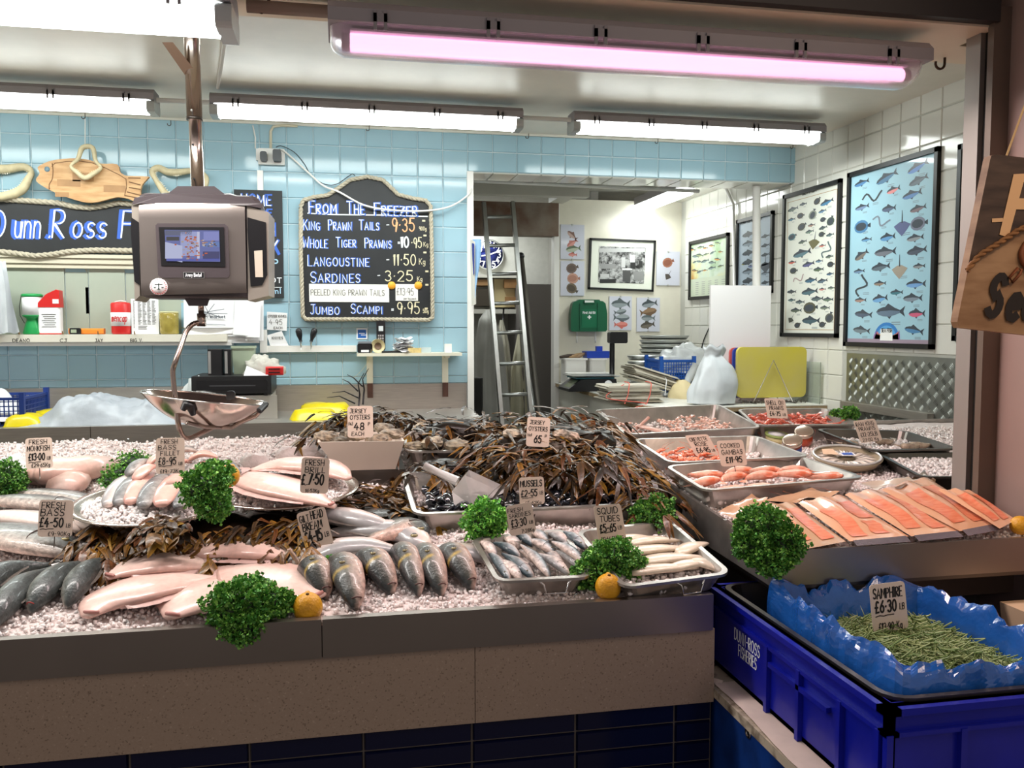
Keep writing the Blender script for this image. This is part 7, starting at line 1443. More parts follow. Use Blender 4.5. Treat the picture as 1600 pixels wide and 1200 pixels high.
def heap(label,poly,zf,n,seed,L=(.07,.14),w=.008,parts=70,up=.35,bulk=None,dirf=None):
 """poly of pixels on the heap's own surface height zf(px,py) above the bed"""
 rr=random.Random(seed);P0=[(a,b)for a,b in poly];xs_=[p[0]for p in P0];ys_=[p[1]for p in P0];pts=[]
 while len(pts)<n:
  a,b=rr.uniform(min(xs_),max(xs_)),rr.uniform(min(ys_),max(ys_))
  if in_poly(np.array([a]),np.array([b]),P0)[0]:pts.append((a,b))
 c=B(sum(xs_)/len(xs_),sum(ys_)/len(ys_),0);t=root('seaweed_heap',c,label,'seaweed','brown seaweed dressing');mb=MB()
 for i,(a,b)in enumerate(pts):
  p=B(a,b,zf(a,b))-Vector((0,0,rr.uniform(0,.03)if i>parts else rr.uniform(-.006,.006)));an=rr.uniform(0,2*PI)if not dirf else dirf(a,b)+rr.gauss(0,.6)
  d=(math.cos(an),math.sin(an),rr.uniform(-.1,up));q=MB()if i<parts else mb;frond(q,p,d,rr.uniform(*L),w*rr.uniform(.6,1.35),rr,rr.choice(WC))
  if i<parts:part('frond',q,M_weed,t)
 part('frond_mass',mb,M_weed,t)['kind']='stuff'
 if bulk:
  for(a,b,h,rx,ry,rz)in bulk:q=B(a,b,h);part('shade_core',MB().color('#1c130b').blob(q-Vector((0,0,rz*.6)),(rx,ry,rz),18,9,.3,seed=a),M_weed,t)  # near-black lumps: shade deep in the weed put into the colour
 return t
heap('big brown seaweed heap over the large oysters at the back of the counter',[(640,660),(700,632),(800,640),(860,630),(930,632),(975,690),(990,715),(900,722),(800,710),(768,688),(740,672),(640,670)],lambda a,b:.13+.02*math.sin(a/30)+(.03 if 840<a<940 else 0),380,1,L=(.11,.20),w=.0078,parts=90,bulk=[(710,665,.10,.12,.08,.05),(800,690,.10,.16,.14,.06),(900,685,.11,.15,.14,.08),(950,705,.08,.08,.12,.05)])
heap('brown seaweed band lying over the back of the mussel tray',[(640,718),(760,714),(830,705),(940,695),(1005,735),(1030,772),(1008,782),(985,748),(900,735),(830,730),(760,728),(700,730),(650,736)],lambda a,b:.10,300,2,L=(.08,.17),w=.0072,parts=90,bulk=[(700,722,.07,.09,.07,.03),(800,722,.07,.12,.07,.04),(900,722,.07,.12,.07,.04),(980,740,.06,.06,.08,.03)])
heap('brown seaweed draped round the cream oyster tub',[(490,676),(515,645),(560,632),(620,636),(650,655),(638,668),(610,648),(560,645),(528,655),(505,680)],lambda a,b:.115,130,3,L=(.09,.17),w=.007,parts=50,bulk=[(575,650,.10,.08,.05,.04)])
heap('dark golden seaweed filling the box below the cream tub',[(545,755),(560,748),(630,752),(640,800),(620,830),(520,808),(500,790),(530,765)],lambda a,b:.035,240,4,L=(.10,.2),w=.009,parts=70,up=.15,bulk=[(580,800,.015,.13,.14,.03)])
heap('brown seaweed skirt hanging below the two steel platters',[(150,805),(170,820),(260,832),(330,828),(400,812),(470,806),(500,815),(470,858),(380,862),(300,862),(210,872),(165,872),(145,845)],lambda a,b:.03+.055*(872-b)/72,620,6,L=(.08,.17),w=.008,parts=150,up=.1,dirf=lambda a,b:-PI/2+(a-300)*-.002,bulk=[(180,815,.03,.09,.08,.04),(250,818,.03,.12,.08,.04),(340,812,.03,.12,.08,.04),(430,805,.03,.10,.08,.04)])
heap('few golden brown fronds on the ice behind the bream heads',[(505,880),(560,872),(600,878),(600,892),(540,888)],lambda a,b:.03,14,7,L=(.05,.09),w=.008,parts=14)
heap('golden brown fronds over the front rim of the bass platter',[(222,822),(250,800),(285,812),(295,828),(250,832)],lambda a,b:.10,34,8,L=(.05,.09),w=.010,parts=34,dirf=lambda a,b:-PI/2)
for px,py,ln in((560,640,1),(567,632,2)):
 p=B(px,py,.17);o=MB().tube([p,p+Vector((.005,0,.05)),p+Vector((.0,0,.085)),p+Vector((.02,0,.12))],[.004,.003,.002,.001],5).tube([p+Vector((0,0,.06)),p+Vector((-.03,0,.09)),p+Vector((-.05,.01,.10))],[.003,.002,.001],5).tube([p+Vector((-.01,0,.02)),p+Vector((-.06,0,.045)),p+Vector((-.10,.01,.04))],[.003,.002,.001],5).build('seaweed_stalk',M_black);tag(o,'thin black seaweed stalk rising above the cream oyster tub, %s'%('left one' if ln==1 else 'right one'),'seaweed')
# mussels : each a thing
def mussel_mesh():
 mb=MB();mb.usecol=True
 for s in(1,-1):
  n,m_=10,5;vs=[];cs=[]
  for i in range(m_+1):
   r_=i/m_
   for k in range(n):
    a=2*PI*k/n;x=math.cos(a);y=math.sin(a)*(.55-.22*x);vs.append(Vector((x*r_*.030,y*r_*.028,s*.0105*math.sqrt(max(0,1-r_*r_))*(1-.3*x*r_))));e=r_>.9;cs.append(lin('#2a2e3a' if e else '#07080c'))
  fs=[(i*n+k,i*n+(k+1)%n,(i+1)*n+(k+1)%n,(i+1)*n+k)for i in range(m_)for k in range(n)]
  mb.add(vs,fs,True,cs)
 return mb.build('mussel',attr_mat('mussel_shell',.18,coat=.8,bump=.1,bscale=200),mesh_only=True)
mm=mussel_mesh();rr=random.Random(9);pl_m=[(.03,.05),(.97,.05)]
for i in range(290):
 u,v=rr.uniform(.08,.92),rr.uniform(.15,.66)if i<230 else rr.uniform(.15,.36);p=bil(mc,u,v,-.024+rr.uniform(-.012,.014)+(.012 if i>200 else 0));s=rr.uniform(.75,1.1)
 link('mussel',mm,p,(rr.uniform(-.9,.9),rr.uniform(-.7,.7),rr.uniform(0,6.3)),(s,s,s),'glossy black mussel loose among the others in the wide steel tray','mussel','mussels in the steel tray')
# scoop
a=B(686,745,.13);hd0,hd1=B(663,728,.17),B(715,752,.14);t=root('ice_scoop',B(730,775,.08),'clear plastic scoop with a squared handle resting in the mussels','scoop')
M_scoop=mat('scuffed_clear_plastic','#e6e2e0',.28,trans=.45,ior=1.2,noise_=.12,nscale=20)
part('handle',MB().tube([hd0,hd0.lerp(hd1,.4),hd1],[.011,.010,.013],6),M_scoop,t)
nw=[B(706,768,.085),B(726,742,.13),B(787,770,.062),B(738,791,.048),B(710,793,.048)];fw=[p+Vector((.02,.055,.004))for p in nw]
part('bowl',MB().add(nw+fw,[(0,1,2,3,4)[::-1],(5,6,7,8,9),(0,5,6,1),(4,9,5,0),(3,8,9,4),(2,7,8,3)]),M_scoop,t)
# oysters
def oyster(p,r_,sd,label,group,rot=0,c='#a8967e'):
 M=Matrix.Rotation(rot,4,'Z')@Matrix.Rotation(rr.uniform(-.5,.5),4,'X');mb=MB();vs=[];fs=[];n,m_=18,10
 for i in range(m_+1):
  t_=PI*i/m_
  for k in range(n):
   a=2*PI*k/n;d=Vector((math.sin(t_)*math.cos(a),math.sin(t_)*math.sin(a),math.cos(t_)));q=1+.28*noise.noise(d*2.2+Vector((sd,0,0)))+.10*noise.noise(d*7+Vector((0,sd,0)))+.05*math.sin(t_*22);vs.append(M@Vector((d.x*r_*q,d.y*r_*.72*q,d.z*r_*.42*q))+p)
 for i in range(m_):
  for k in range(n):fs.append((i*n+k,(i+1)*n+k,(i+1)*n+(k+1)%n,i*n+(k+1)%n))
 o=mb.add(vs,fs,False).build('oyster',mat('oyster_shell_'+c[1:],c,.55,col2='#5a5146',nscale=55,bump=.8,bscale=60));tag(o,label,'oyster',group)
tub_l=['upright pale oyster at the left end of the cream tub','dark rimmed oyster low in the left half of the cream tub','oyster partly behind the 48p tag in the cream tub','flat oyster along the front edge of the cream tub','rounded oyster at the right end of the cream tub','oyster behind the rounded one in the cream tub','dark oyster at the back of the cream tub']
for i,(px,py,dy,r_,c)in enumerate(((509,682,.05,.036,'#b8a48c'),(530,689,.04,.034,'#8a7c6a'),(555,680,.08,.042,'#b09c84'),(590,690,.03,.045,'#a8927a'),(612,678,.06,.038,'#b4a48e'),(600,670,.12,.04,'#9c8c76'),(545,676,.14,.04,'#6f6454'))):
 q=P(px,py,Y=Yt+dy);oyster(q,r_,i*3.3,tub_l[i],'oysters in the cream tub',i*.8,c)
for i,(px,py,h,r_,c,lab)in enumerate(((649,698,.085,.036,'#b5a78c','oyster at the left end of the steel oyster tray'),(676,692,.10,.046,'#c4b79e','knobbly pale oyster standing in the steel oyster tray'),(713,697,.09,.048,'#9a8c74','long oyster right of the knobbly pale one'),(752,699,.085,.034,'#b8a080','small oyster under the fronds right of the long one'),(800,680,.13,.045,'#b8a890','oyster showing left of the 65p tag'),(885,684,.13,.05,'#d0b8a4','open pink lined oyster shell right of the 65p tag'),(870,700,.12,.03,'#4a4036','dark oyster tucked below the open pink lined one'))):
 oyster(B(px,py,h),r_,20+i*2.1,lab,'oysters in the seaweed',i*1.1,c)
# prawns
def prawn_mesh(name,L,r0,m,curl=1.6,legs=True):
 mb=MB();n=9;pts=[];rs=[];R_=L/curl
 for i in range(n):a=-curl/2+curl*i/(n-1);pts.append(Vector((R_*math.sin(a),R_*(1-math.cos(a)),0)));rs.append(r0*[.45,.9,1.1,1.1,1.0,.85,.7,.5,.3][i]*(1+.07*(i%2)))
 mb.tube(pts,rs,7);e=pts[-1];d=(pts[-1]-pts[-2]).normalized();s=Vector((-d.y,d.x,0))*r0
 mb.add([e-s*.2,e+s*.2,e+d*r0*2.2+s*1.1,e+d*r0*2.5,e+d*r0*2.2-s*1.1],[(0,4,3,2,1)])
 if legs:
  for i in range(2,7):p=pts[i];c=Vector((0,R_,0));u=(c-p).normalized();mb.add([p+u*r0*.7,p+u*r0*1.9+Vector((.002,0,.001)),p+u*r0*.7+Vector((.003,0,0))],[(0,1,2)])
  h=pts[0];d0=(pts[0]-pts[1]).normalized();mb.tube([h,h+d0*r0*1.8],[r0*.3,.0003],4);mb.tube([h,h+d0*L*.35+Vector((0,.01,.004)),h+d0*L*.6+Vector((.01,.03,.002))],[.0006,.0005,.0003],3)
 return mb.build(name,m,mesh_only=True)
def pile(name,me,cs,n,dz,label,cat,group,u0=.08,u1=.92,v0=.1,v1=.9,spread=.016,smin=.8,seed=0,mound=.0):
 r2=random.Random(seed)
 for i in range(n):
  u,v=r2.uniform(u0,u1),r2.uniform(v0,v1);mo=mound*(1-((u-(u0+u1)/2)/(u1-u0)*2)**2);p=bil(cs,u,v,dz+r2.uniform(0,spread)+mo);s=r2.uniform(smin,1.15);link(name,me,p,(r2.uniform(-.6,.6),r2.uniform(-.4,.4),r2.uniform(0,6.3)),(s,s,s),label,cat,group)
M_pr1=mat('peeled_prawn','#eab09a',.3,col2='#f2d2c4',nscale=120,coat=.4);M_pr2=mat('orange_prawn','#e5673c',.3,col2='#f0a080',nscale=90,coat=.5);M_pr3=mat('red_prawn','#d9503a',.3,col2='#e98a70',nscale=90,coat=.5)
M_gam=mat('cooked_gambas','#dd6f48',.3,col2='#f2c4ae',nscale=28,coat=.5,bump=.2,bscale=120);M_raw=mat('raw_prawn','#c9b49c',.25,col2='#8d7a6a',nscale=60,coat=.5)
pile('peeled_prawn',prawn_mesh('peeled_prawn',.024,.0042,M_pr1,2.6,False),TA[1],150,-.058,'small pink peeled prawn in the right half of the deep back tray','prawn','small peeled prawns',.45,.93,.25,.85,.02,seed=1,mound=.012)
pile('peeled_prawn',prawn_mesh('peeled_prawn',.022,.0042,M_pr1,2.6,False),TA[1],60,-.058,'small pink peeled prawn at the left end of the deep back tray','prawn','small peeled prawns',.06,.3,.25,.85,.012,seed=2)
p0=bil(TA[1],.35,.45,-.045);tag(MB().lathe([(.0,.012),(.06,.010),(.085,.0),(.083,-.002),(0,.008)],24,Matrix.Translation(p0)@Matrix.Rotation(.25,4,'Y')).tube([p0+Vector((-.08,.02,.01)),p0+Vector((-.02,.05,.05))],.006,6).build('serving_scoop',mat('pink_clear_plastic','#e5b8a8',.2,alpha=.85)),'clear round scoop lying between the peeled prawns in the deep tray','scoop')
pile('orange_prawn',prawn_mesh('orange_prawn',.045,.0052,M_pr2,2.0),TB[1],90,-.045,'small whole orange prawn heaped behind the gambas tag','prawn','small orange prawns',.08,.62,.15,.8,.02,seed=3,mound=.014)
pile('shell_on_prawn',prawn_mesh('shell_on_prawn',.05,.0065,M_pr3,1.9),TD[1],110,-.05,'red shell-on prawn in the tray in front of the yellow board','prawn','red shell-on prawns',.06,.94,.1,.9,.026,seed=4,mound=.012)
gm=prawn_mesh('cooked_gamba',.125,.0125,M_gam,1.5);r2=random.Random(6);gl_=['large cooked prawn at the left end of its tray, head towards the tag','large cooked prawn lying along the front rim left','large cooked prawn in the middle of the tray front']
for i,(u,v,rz,dz)in enumerate(((.12,.6,.3,0),(.22,.25,.1,0),(.38,.2,-.2,.004),(.3,.55,.5,.012),(.5,.55,.2,.01),(.55,.2,.05,.0),(.62,.8,.2,.004),(.72,.5,-.2,.012),(.82,.75,.1,.004),(.75,.2,.15,0),(.9,.4,-.3,.004),(.2,.82,.1,.004),(.45,.85,.25,.006))):
 p=bil(TC[1],u,v,-.026+dz);link('cooked_gamba',gm,p,(r2.uniform(-.3,.3),r2.uniform(-.1,.1),rz+PI),(1,1,1),gl_[i]if i<3 else '%s big cooked prawn of the heap, counted from the cooked gambas tag'%ORD[i-3],'prawn','large cooked prawns')
rw=prawn_mesh('raw_king_prawn',.09,.012,M_raw,1.5)
for i,(u,v,rz,lab)in enumerate(((.12,.5,.4,'raw king prawn at the left end of the grey tray'),(.58,.6,.2,'striped raw king prawn in the middle of the grey tray'),(.72,.35,.1,'raw king prawn nearest the right end of the grey tray'),(.85,.4,-.2,'raw king prawn at the right corner of the grey tray'))):link('raw_king_prawn',rw,bil(TE[1],u,v,-.018),(.2,0,rz),(1,1,1),lab,'prawn','raw king prawns')
# jars, tub, anchovy platter
def jar(px,py,col,lab,lb=None,tilt=.5):
 p=T(px,py,.002);t=root('glass_jar',p,lab,'jar','jars on the tank ice');M=Matrix.Translation(p+Vector((0,0,.02)))@Matrix.Rotation(tilt,4,'X')@Matrix.Rotation(-.3,4,'Y')
 part('contents',MB().lathe([(0,-.02),(.028,-.02),(.031,-.015),(.031,.018),(0,.018)],20,M),mat('roe_'+col[1:],col,.3,noise_=.3,nscale=150,coat=1.),t);part('lid',MB().lathe([(.033,.022),(.034,.024),(.034,.034),(.03,.037),(0,.037)],24,M),mat('jar_lid','#c9b6a6',.25,.8),t)
 if lb:part('label_band',MB().lathe([(.0316,-.012),(.0316,.012)],20,M),mat('blue_label','#3b5aa8',.5),t)
jar(1256,693,'#c64a22','glass jar of orange roe standing behind the blue labelled jar');jar(1238,708,'#a23c20','glass jar of roe with a blue label next to the anchovy platter',True)
p=T(1213,690,.002);t=root('small_tub',p,'small round tub with a printed green edged lid beside the jars','tub');M=Matrix.Translation(p+Vector((0,0,.012)))@Matrix.Rotation(.2,4,'X');part('pot',MB().lathe([(0,-.012),(.036,-.012),(.042,.012),(0,.012)],24,M),mat('cream_pot','#d9cf9c',.4),t);part('lid',MB().lathe([(.044,.012),(.044,.018),(.03,.019),(0,.019)],24,M),mat('green_lid','#8fa05a',.4),t);part('lid_label',MB().lathe([(.033,.0192),(0,.0198)],24,M),M_paper,t)
p=T(1323,722,.012);t=root('anchovy_platter',p,'round clear lidded platter of marinated anchovies fanned in rays','platter');M=Matrix.Translation(p+Vector((0,0,.02)))@Matrix.Rotation(.16,4,'X')@Matrix.Rotation(-.05,4,'Y');RA=.105
part('dish',MB().lathe([(0,-.02),(RA*.85,-.02),(RA,.0),(RA+.006,.002),(RA+.006,-.002),(RA*.9,-.022),(0,-.024)],40,M),mat('cream_dish','#a3957c',.3),t);part('lid_rim',MB().tube([M@Vector((RA*math.cos(a*PI/20),RA*math.sin(a*PI/20),.004))for a in range(40)],.004,6,closed=True),M_scoop,t)
am=MB();am.add([(.025,-.003,0),(.06,-.0055,.002),(.097,-.001,0),(.06,.0055,.002),(.06,0,.006)],[(0,1,4),(1,2,4),(2,3,4),(3,0,4)]);ams=[am.build('anchovy',mat('anchovy_%d'%i,c,.25,coat=.5),mesh_only=True)for i,c in enumerate(('#f0e8de','#8f8a84','#dccfc2'))]
for i in range(44):o=place('anchovy',ams[i%3],t);o.matrix_basis=Matrix.Translation(-p)@M@Matrix.Translation((0,0,-.008))@Matrix.Rotation(2*PI*i/44,4,'Z')
L_=[M@Vector(v)for v in((-.025,-.012,.007),(.022,-.02,.007),(.028,.014,.007),(-.02,.02,.007))];part('label',MB().add(L_,[(0,1,2,3)]),M_paper,t);L_=[M@Vector(v)for v in((-.017,-.008,.008),(.016,-.014,.008),(.021,.009,.008),(-.013,.014,.008))];part('label_field',MB().add(L_,[(0,1,2,3)]),mat('royal_blue_label','#2a4fb0',.4),t);L_=[M@Vector(v)for v in((-.075,.02,.007),(-.03,.0,.007),(-.015,.06,.007),(-.05,.07,.007))];part('paper_insert',MB().add(L_,[(0,1,2,3)]),mat('peach_paper','#e2bd9c',.6),t)
# salmon packs
M_pack=mat('salmon_card','#e3a983',.22,noise_=.06,nscale=8,coat=.8,bump=.15,bscale=14);M_salm=mat('smoked_salmon','#e0704a',.3,col2='#ec9470',nscale=30,stretch=(1,4,1),coat=.6);M_silv=mat('silver_pouch','#8a8690',.25,.7,bump=.3,bscale=20)
SP=[('leftmost salmon pack, half hidden by the parsley',(1165,793),(1240,786),(1322,846),(1248,860),'#c99a78'),('second salmon pack from the parsley with torn looking slices',(1247,786),(1318,774),(1420,838),(1328,846),None),('salmon pack in the middle of the fan with two long slices',(1320,773),(1392,764),(1500,830),(1424,838),None),('salmon pack with a hanging slot, highest in the fan',(1378,766),(1450,746),(1562,818),(1500,830),None),('rightmost salmon pack curving towards the lemon',(1466,766),(1520,768),(1588,812),(1562,826),None)]
for i,(lab,a,b,c,d,cc_)in enumerate(SP):
 q=[T(*v_,h_)for v_,h_ in zip((a,b,c,d),(.02+.008*i,.02+.008*i,.006+.003*i,.006+.003*i))];t=root('salmon_pack',sum(q,Vector())/4,lab,'salmon pack','vacuum packed smoked salmon')
 def pf_(u,v,dz=0,q=q):p=q[0].lerp(q[1],u).lerp(q[3].lerp(q[2],u),v);p.z+=.012*math.sin(PI*u)*math.sin(PI*min(1,v+.15))+.003*math.sin(u*16)*(1-v)+dz;return p
 part('card',MB().grid(lambda u,v:pf_(u,1-v),12,14),mat('brown_pouch','#c79a74',.3,coat=.8)if cc_ else M_pack,t)
 for k,(u0,u1,v0,v1)in enumerate((((.14,.44,.22,.86),(.58,.86,.2,.9))if i!=1 else((.15,.42,.3,.92),(.55,.85,.2,.6),(.55,.8,.66,.9)))):
  part('salmon_slice',MB().grid(lambda u,v:pf_(u0+(u1-u0)*u+.03*math.sin(v*7+i+k)*(1 if k else-1),v1-(v1-v0)*v,.0016),5,10),M_salm,t)
 if i in(1,2,3):
  e=MB().grid(lambda u,v:pf_(.05+.9*u,1+.07*(1-v),.002-.006*(1-v)),8,3);part('silver_flap',e,M_silv,t)
 if i==3:part('hanging_slot',MB().add([pf_(u,v,.002)for u,v in((.18,.09),(.18,.05),(.42,.05),(.42,.09))],[(0,1,2,3)]),mat('slot_shadow','#7a5a44',.6),t)
for lab,pl_,cc_ in(('brown empty pouch lying behind the parsley on the tank',[(1122,800),(1175,772),(1200,780),(1160,815)],'#b98d6c'),('tan pouch folded behind the second salmon pack',[(1195,782),(1268,762),(1312,770),(1245,786)],'#c39a78'),('dark brown pouch corner sticking up behind the highest salmon pack',[(1425,748),(1444,734),(1462,752),(1455,765)],'#6d5238'),('clear crumpled pouch behind the middle salmon packs',[(1345,755),(1420,745),(1440,750),(1370,766)],'#c9b6a4')):
 q=[T(a,b,.035 if i_ in(1,2)else .015)for i_,(a,b)in enumerate(pl_)];o=MB().grid(lambda u,v:q[0].lerp(q[1],u).lerp(q[3].lerp(q[2],u),1-v)+Vector((0,0,.008*math.sin(u*7)*math.cos(v*5))),8,6).build('pouch',mat('pouch_'+cc_[1:],cc_,.3,coat=.6));tag(o,lab,'pouch','loose pouches')
# parsley, lemons
lv=[(0,0,0),(.45,.25,.18),(.5,.75,-.1),(0,1,.22),(-.5,.75,-.12),(-.45,.25,.2),(0,.5,-.05)];lf=[(6,0,1),(6,1,2),(6,2,3),(6,3,4),(6,4,5),(6,5,0)]
M_pars=attr_mat('curly_parsley_leaf',.5,mottling=.3)
def parsley(label,blobs,bright=1.,Yof=None,n0=2800):
 pos=[];Rm=[];cols=[];r2=np.random.RandomState(len(label));cc=None
 for(c,rx,ry,rz)in blobs:
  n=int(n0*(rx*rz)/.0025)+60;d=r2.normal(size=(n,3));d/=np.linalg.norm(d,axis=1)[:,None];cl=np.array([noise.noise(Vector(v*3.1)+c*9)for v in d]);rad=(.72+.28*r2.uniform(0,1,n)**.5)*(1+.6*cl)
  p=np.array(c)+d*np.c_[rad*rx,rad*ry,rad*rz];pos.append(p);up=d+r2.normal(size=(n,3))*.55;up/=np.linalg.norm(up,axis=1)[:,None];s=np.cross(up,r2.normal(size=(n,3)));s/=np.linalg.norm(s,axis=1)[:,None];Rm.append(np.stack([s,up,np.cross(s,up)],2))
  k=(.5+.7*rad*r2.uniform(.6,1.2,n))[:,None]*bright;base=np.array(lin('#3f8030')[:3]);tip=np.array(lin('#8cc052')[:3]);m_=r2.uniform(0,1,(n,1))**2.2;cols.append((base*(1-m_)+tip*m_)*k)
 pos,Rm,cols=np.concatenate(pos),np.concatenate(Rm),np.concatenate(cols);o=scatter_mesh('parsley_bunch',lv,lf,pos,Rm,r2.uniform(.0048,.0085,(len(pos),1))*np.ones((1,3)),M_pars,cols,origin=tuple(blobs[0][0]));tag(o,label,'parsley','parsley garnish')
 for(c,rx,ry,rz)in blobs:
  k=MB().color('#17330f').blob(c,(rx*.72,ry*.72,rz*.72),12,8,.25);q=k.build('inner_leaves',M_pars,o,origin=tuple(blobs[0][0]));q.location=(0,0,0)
Pt=lambda px,py,Y:P(px,py,Y=Y)
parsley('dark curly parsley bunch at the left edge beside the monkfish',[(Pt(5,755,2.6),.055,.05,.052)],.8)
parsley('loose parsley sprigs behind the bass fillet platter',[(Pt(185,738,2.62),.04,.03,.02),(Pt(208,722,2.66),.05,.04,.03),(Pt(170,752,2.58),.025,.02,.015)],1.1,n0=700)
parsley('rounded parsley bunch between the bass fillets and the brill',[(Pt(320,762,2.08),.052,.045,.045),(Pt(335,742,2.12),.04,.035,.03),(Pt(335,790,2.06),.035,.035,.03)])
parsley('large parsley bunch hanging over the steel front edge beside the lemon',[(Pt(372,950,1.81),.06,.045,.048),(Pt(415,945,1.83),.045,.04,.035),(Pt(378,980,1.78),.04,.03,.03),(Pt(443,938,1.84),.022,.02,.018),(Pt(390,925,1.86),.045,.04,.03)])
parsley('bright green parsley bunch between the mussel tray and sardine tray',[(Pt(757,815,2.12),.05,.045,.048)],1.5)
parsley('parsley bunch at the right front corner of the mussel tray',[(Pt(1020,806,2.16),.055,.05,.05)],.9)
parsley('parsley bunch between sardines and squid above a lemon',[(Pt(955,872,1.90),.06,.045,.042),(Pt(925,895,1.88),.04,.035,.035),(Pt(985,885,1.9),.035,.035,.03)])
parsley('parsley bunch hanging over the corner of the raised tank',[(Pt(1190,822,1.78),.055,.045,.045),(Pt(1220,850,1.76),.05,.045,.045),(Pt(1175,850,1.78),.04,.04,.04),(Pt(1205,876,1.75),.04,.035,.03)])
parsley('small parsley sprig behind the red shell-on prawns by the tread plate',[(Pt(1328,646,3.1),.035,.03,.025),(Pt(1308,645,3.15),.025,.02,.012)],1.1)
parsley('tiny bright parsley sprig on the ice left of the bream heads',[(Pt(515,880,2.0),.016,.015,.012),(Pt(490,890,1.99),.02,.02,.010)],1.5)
M_lem=mat('lemon_peel','#e3a927',.38,col2='#c98d1c',nscale=14,bump=.5,bscale=160)
def lemon(px,py,Y,r_,lab,rz=0.):
 c=P(px,py,Y=Y);mb=MB();M=Matrix.Rotation(rz,4,'Y');pr=[(0,r_*1.16),(r_*.12,r_*1.12),(r_*.2,r_*1.02)]+[(r_*math.sin(t),r_*1.03*math.cos(t))for t in[.3+i*.25 for i in range(11)]]+[(0,-r_*1.05)];mb.lathe(pr,24,Matrix.Translation(c)@M);o=mb.build('lemon',M_lem);tag(o,lab,'lemon','whole lemons');s=MB().blob(c+M@Vector((0,-r_*.25,r_*.99)),(.004,.004,.003),8,5).build('stem_scar',mat('stem_brown','#6a4a1c',.7),o,origin=tuple(o.location));s.location=(0,0,0)
lemon(481,949,1.83,.031,'whole lemon on the counter edge right of the hanging parsley');lemon(950,917,1.82,.029,'whole lemon sitting below the parsley between sardines and squid');lemon(357,744,2.17,.027,'lemon peeping out behind the parsley on the platter',.4);lemon(1594,821,1.84,.024,'lemon cut off by the right edge beside the salmon packs',1.2)
# price tags
M_card=mat('laminated_tag_card','#d8c4b4',.3,coat=.6)
def ptag(lines,px,py,w,h,rot,Y,label,lean=.12,pin=0,skew=0):
 c=P(px,py,Y=Y);k=(P(px+1,py,Y=Y)-P(px,py,Y=Y)).x;w,h=w*k,h*k;a=math.radians(rot);u=Vector((math.cos(a),0,math.sin(a)));v=Vector((-math.sin(a),lean,math.cos(a))).normalized();v=(v-u*v.dot(u)).normalized();v=(v+u*skew).normalized();n=u.cross(v)
 t=root('price_tag',c-v*h/2,label,'price tag','handwritten price tags');r_=.008;pts=[]
 for cx,cy,st in((w/2-r_,h/2-r_,0),(-w/2+r_,h/2-r_,1),(-w/2+r_,-h/2+r_,2),(w/2-r_,-h/2+r_,3)):
  for i in range(4):b=(st+i/3)*PI/2;pts.append((cx+r_*math.cos(b),cy+r_*math.sin(b)))
 m=len(pts);F=[c+u*p+v*q for p,q in pts];Bk=[p-n*.0015 for p in F];part('card',MB().add(F+Bk,[tuple(range(m)),tuple(range(m,2*m))[::-1]]+[(i,m+i,m+(i+1)%m,(i+1)%m)for i in range(m)]),M_card,t)
 mb=MB()
 for(s,x,y,hh,ww)in lines:
  o=c+u*(w*(x-.5))+v*(h*(y-.5));write(mb,s,0,0,hh*h,max(.0013,min(.0042,hh*h*.13))*(1.2 if hh>.2 else 1),lambda p,q,kk=0:o+u*p+v*q+n*(.0006+kk*.00004),width=ww*w,slant=.06)
 part('lettering',mb,M_ink,t)
 if pin:part('pin',MB().tube([c-v*h*.48-n*.001,c-v*(h*.5+pin)],.0012,5),M_steeld,t)
U=lambda y=.3,x=.1,w=.5:('~',x,y,.16,w)
ptag([('FRESH',.14,.80,.14,.7),('MONKFISH',.06,.58,.16,.86),('£13·00',.1,.28,.22,.64),('LB',.8,.28,.10,.14),U(.12),('£29·65Kg',.2,.05,.12,.72)],61,708,42,52,2,2.56,'price tag reading Fresh Monkfish £13.00 lb',pin=.03)
ptag([('FRESH',.08,.78,.16,.7),('BASS',.06,.57,.18,.72),('£4-50',.04,.27,.24,.72),('LB',.82,.26,.1,.14),U(.12,.06,.45),('£9-90Kg',.3,.03,.11,.66)],87,810,54,62,-3,2.16,'price tag reading Fresh Bass £4-50 lb, stuck in a bass head',pin=.03)
ptag([('FRESH',.18,.84,.12,.6),('BASS',.08,.67,.12,.66),('FILLET',.16,.51,.12,.7),('£8-95',.08,.25,.20,.66),('LB',.8,.24,.08,.14),U(.12),('£19-73Kg',.14,.02,.10,.76)],266,712,45,59,0,2.26,'price tag reading Fresh Bass Fillet £8-95 lb')
ptag([('FRESH',.14,.78,.16,.7),('BRILL',.14,.58,.15,.76),('£',.04,.25,.28,.14),('7·50',.28,.25,.29,.58),U(.14,.06,.3),('16·53Kg',.2,.03,.09,.5)],492,743,44,57,-4,2.12,'price tag reading Fresh Brill £7.50 standing on the brill')
ptag([('GILT',.06,.76,.15,.34),('HEAD',.46,.78,.18,.44),('BREAM',.1,.56,.17,.7),('£4-15',.08,.28,.24,.64),('LB',.78,.32,.11,.16),U(.17,.06,.6),('9·14 PER KG',.3,.02,.11,.66)],493,830,46,70,13,2.08,'tilted price tag reading Gilthead Bream £4-15 lb')
ptag([('JERSEY',.1,.78,.13,.66),('OYSTERS',.1,.58,.14,.8),('No3',.04,.4,.1,.18),('48',.26,.25,.22,.44),('P',.8,.38,.1,.1),('EACH',.16,.06,.12,.5)],563,659,40,50,0,2.60,'price tag reading Jersey Oysters 48p each')
ptag([('JERSEY',.12,.76,.13,.66),('OYSTERS',.08,.54,.14,.84),('No1',.04,.34,.1,.2),('65',.34,.14,.24,.36),('P',.8,.32,.1,.1)],841,675,36,45,-5,2.52,'price tag reading Jersey Oysters 65p among the seaweed')
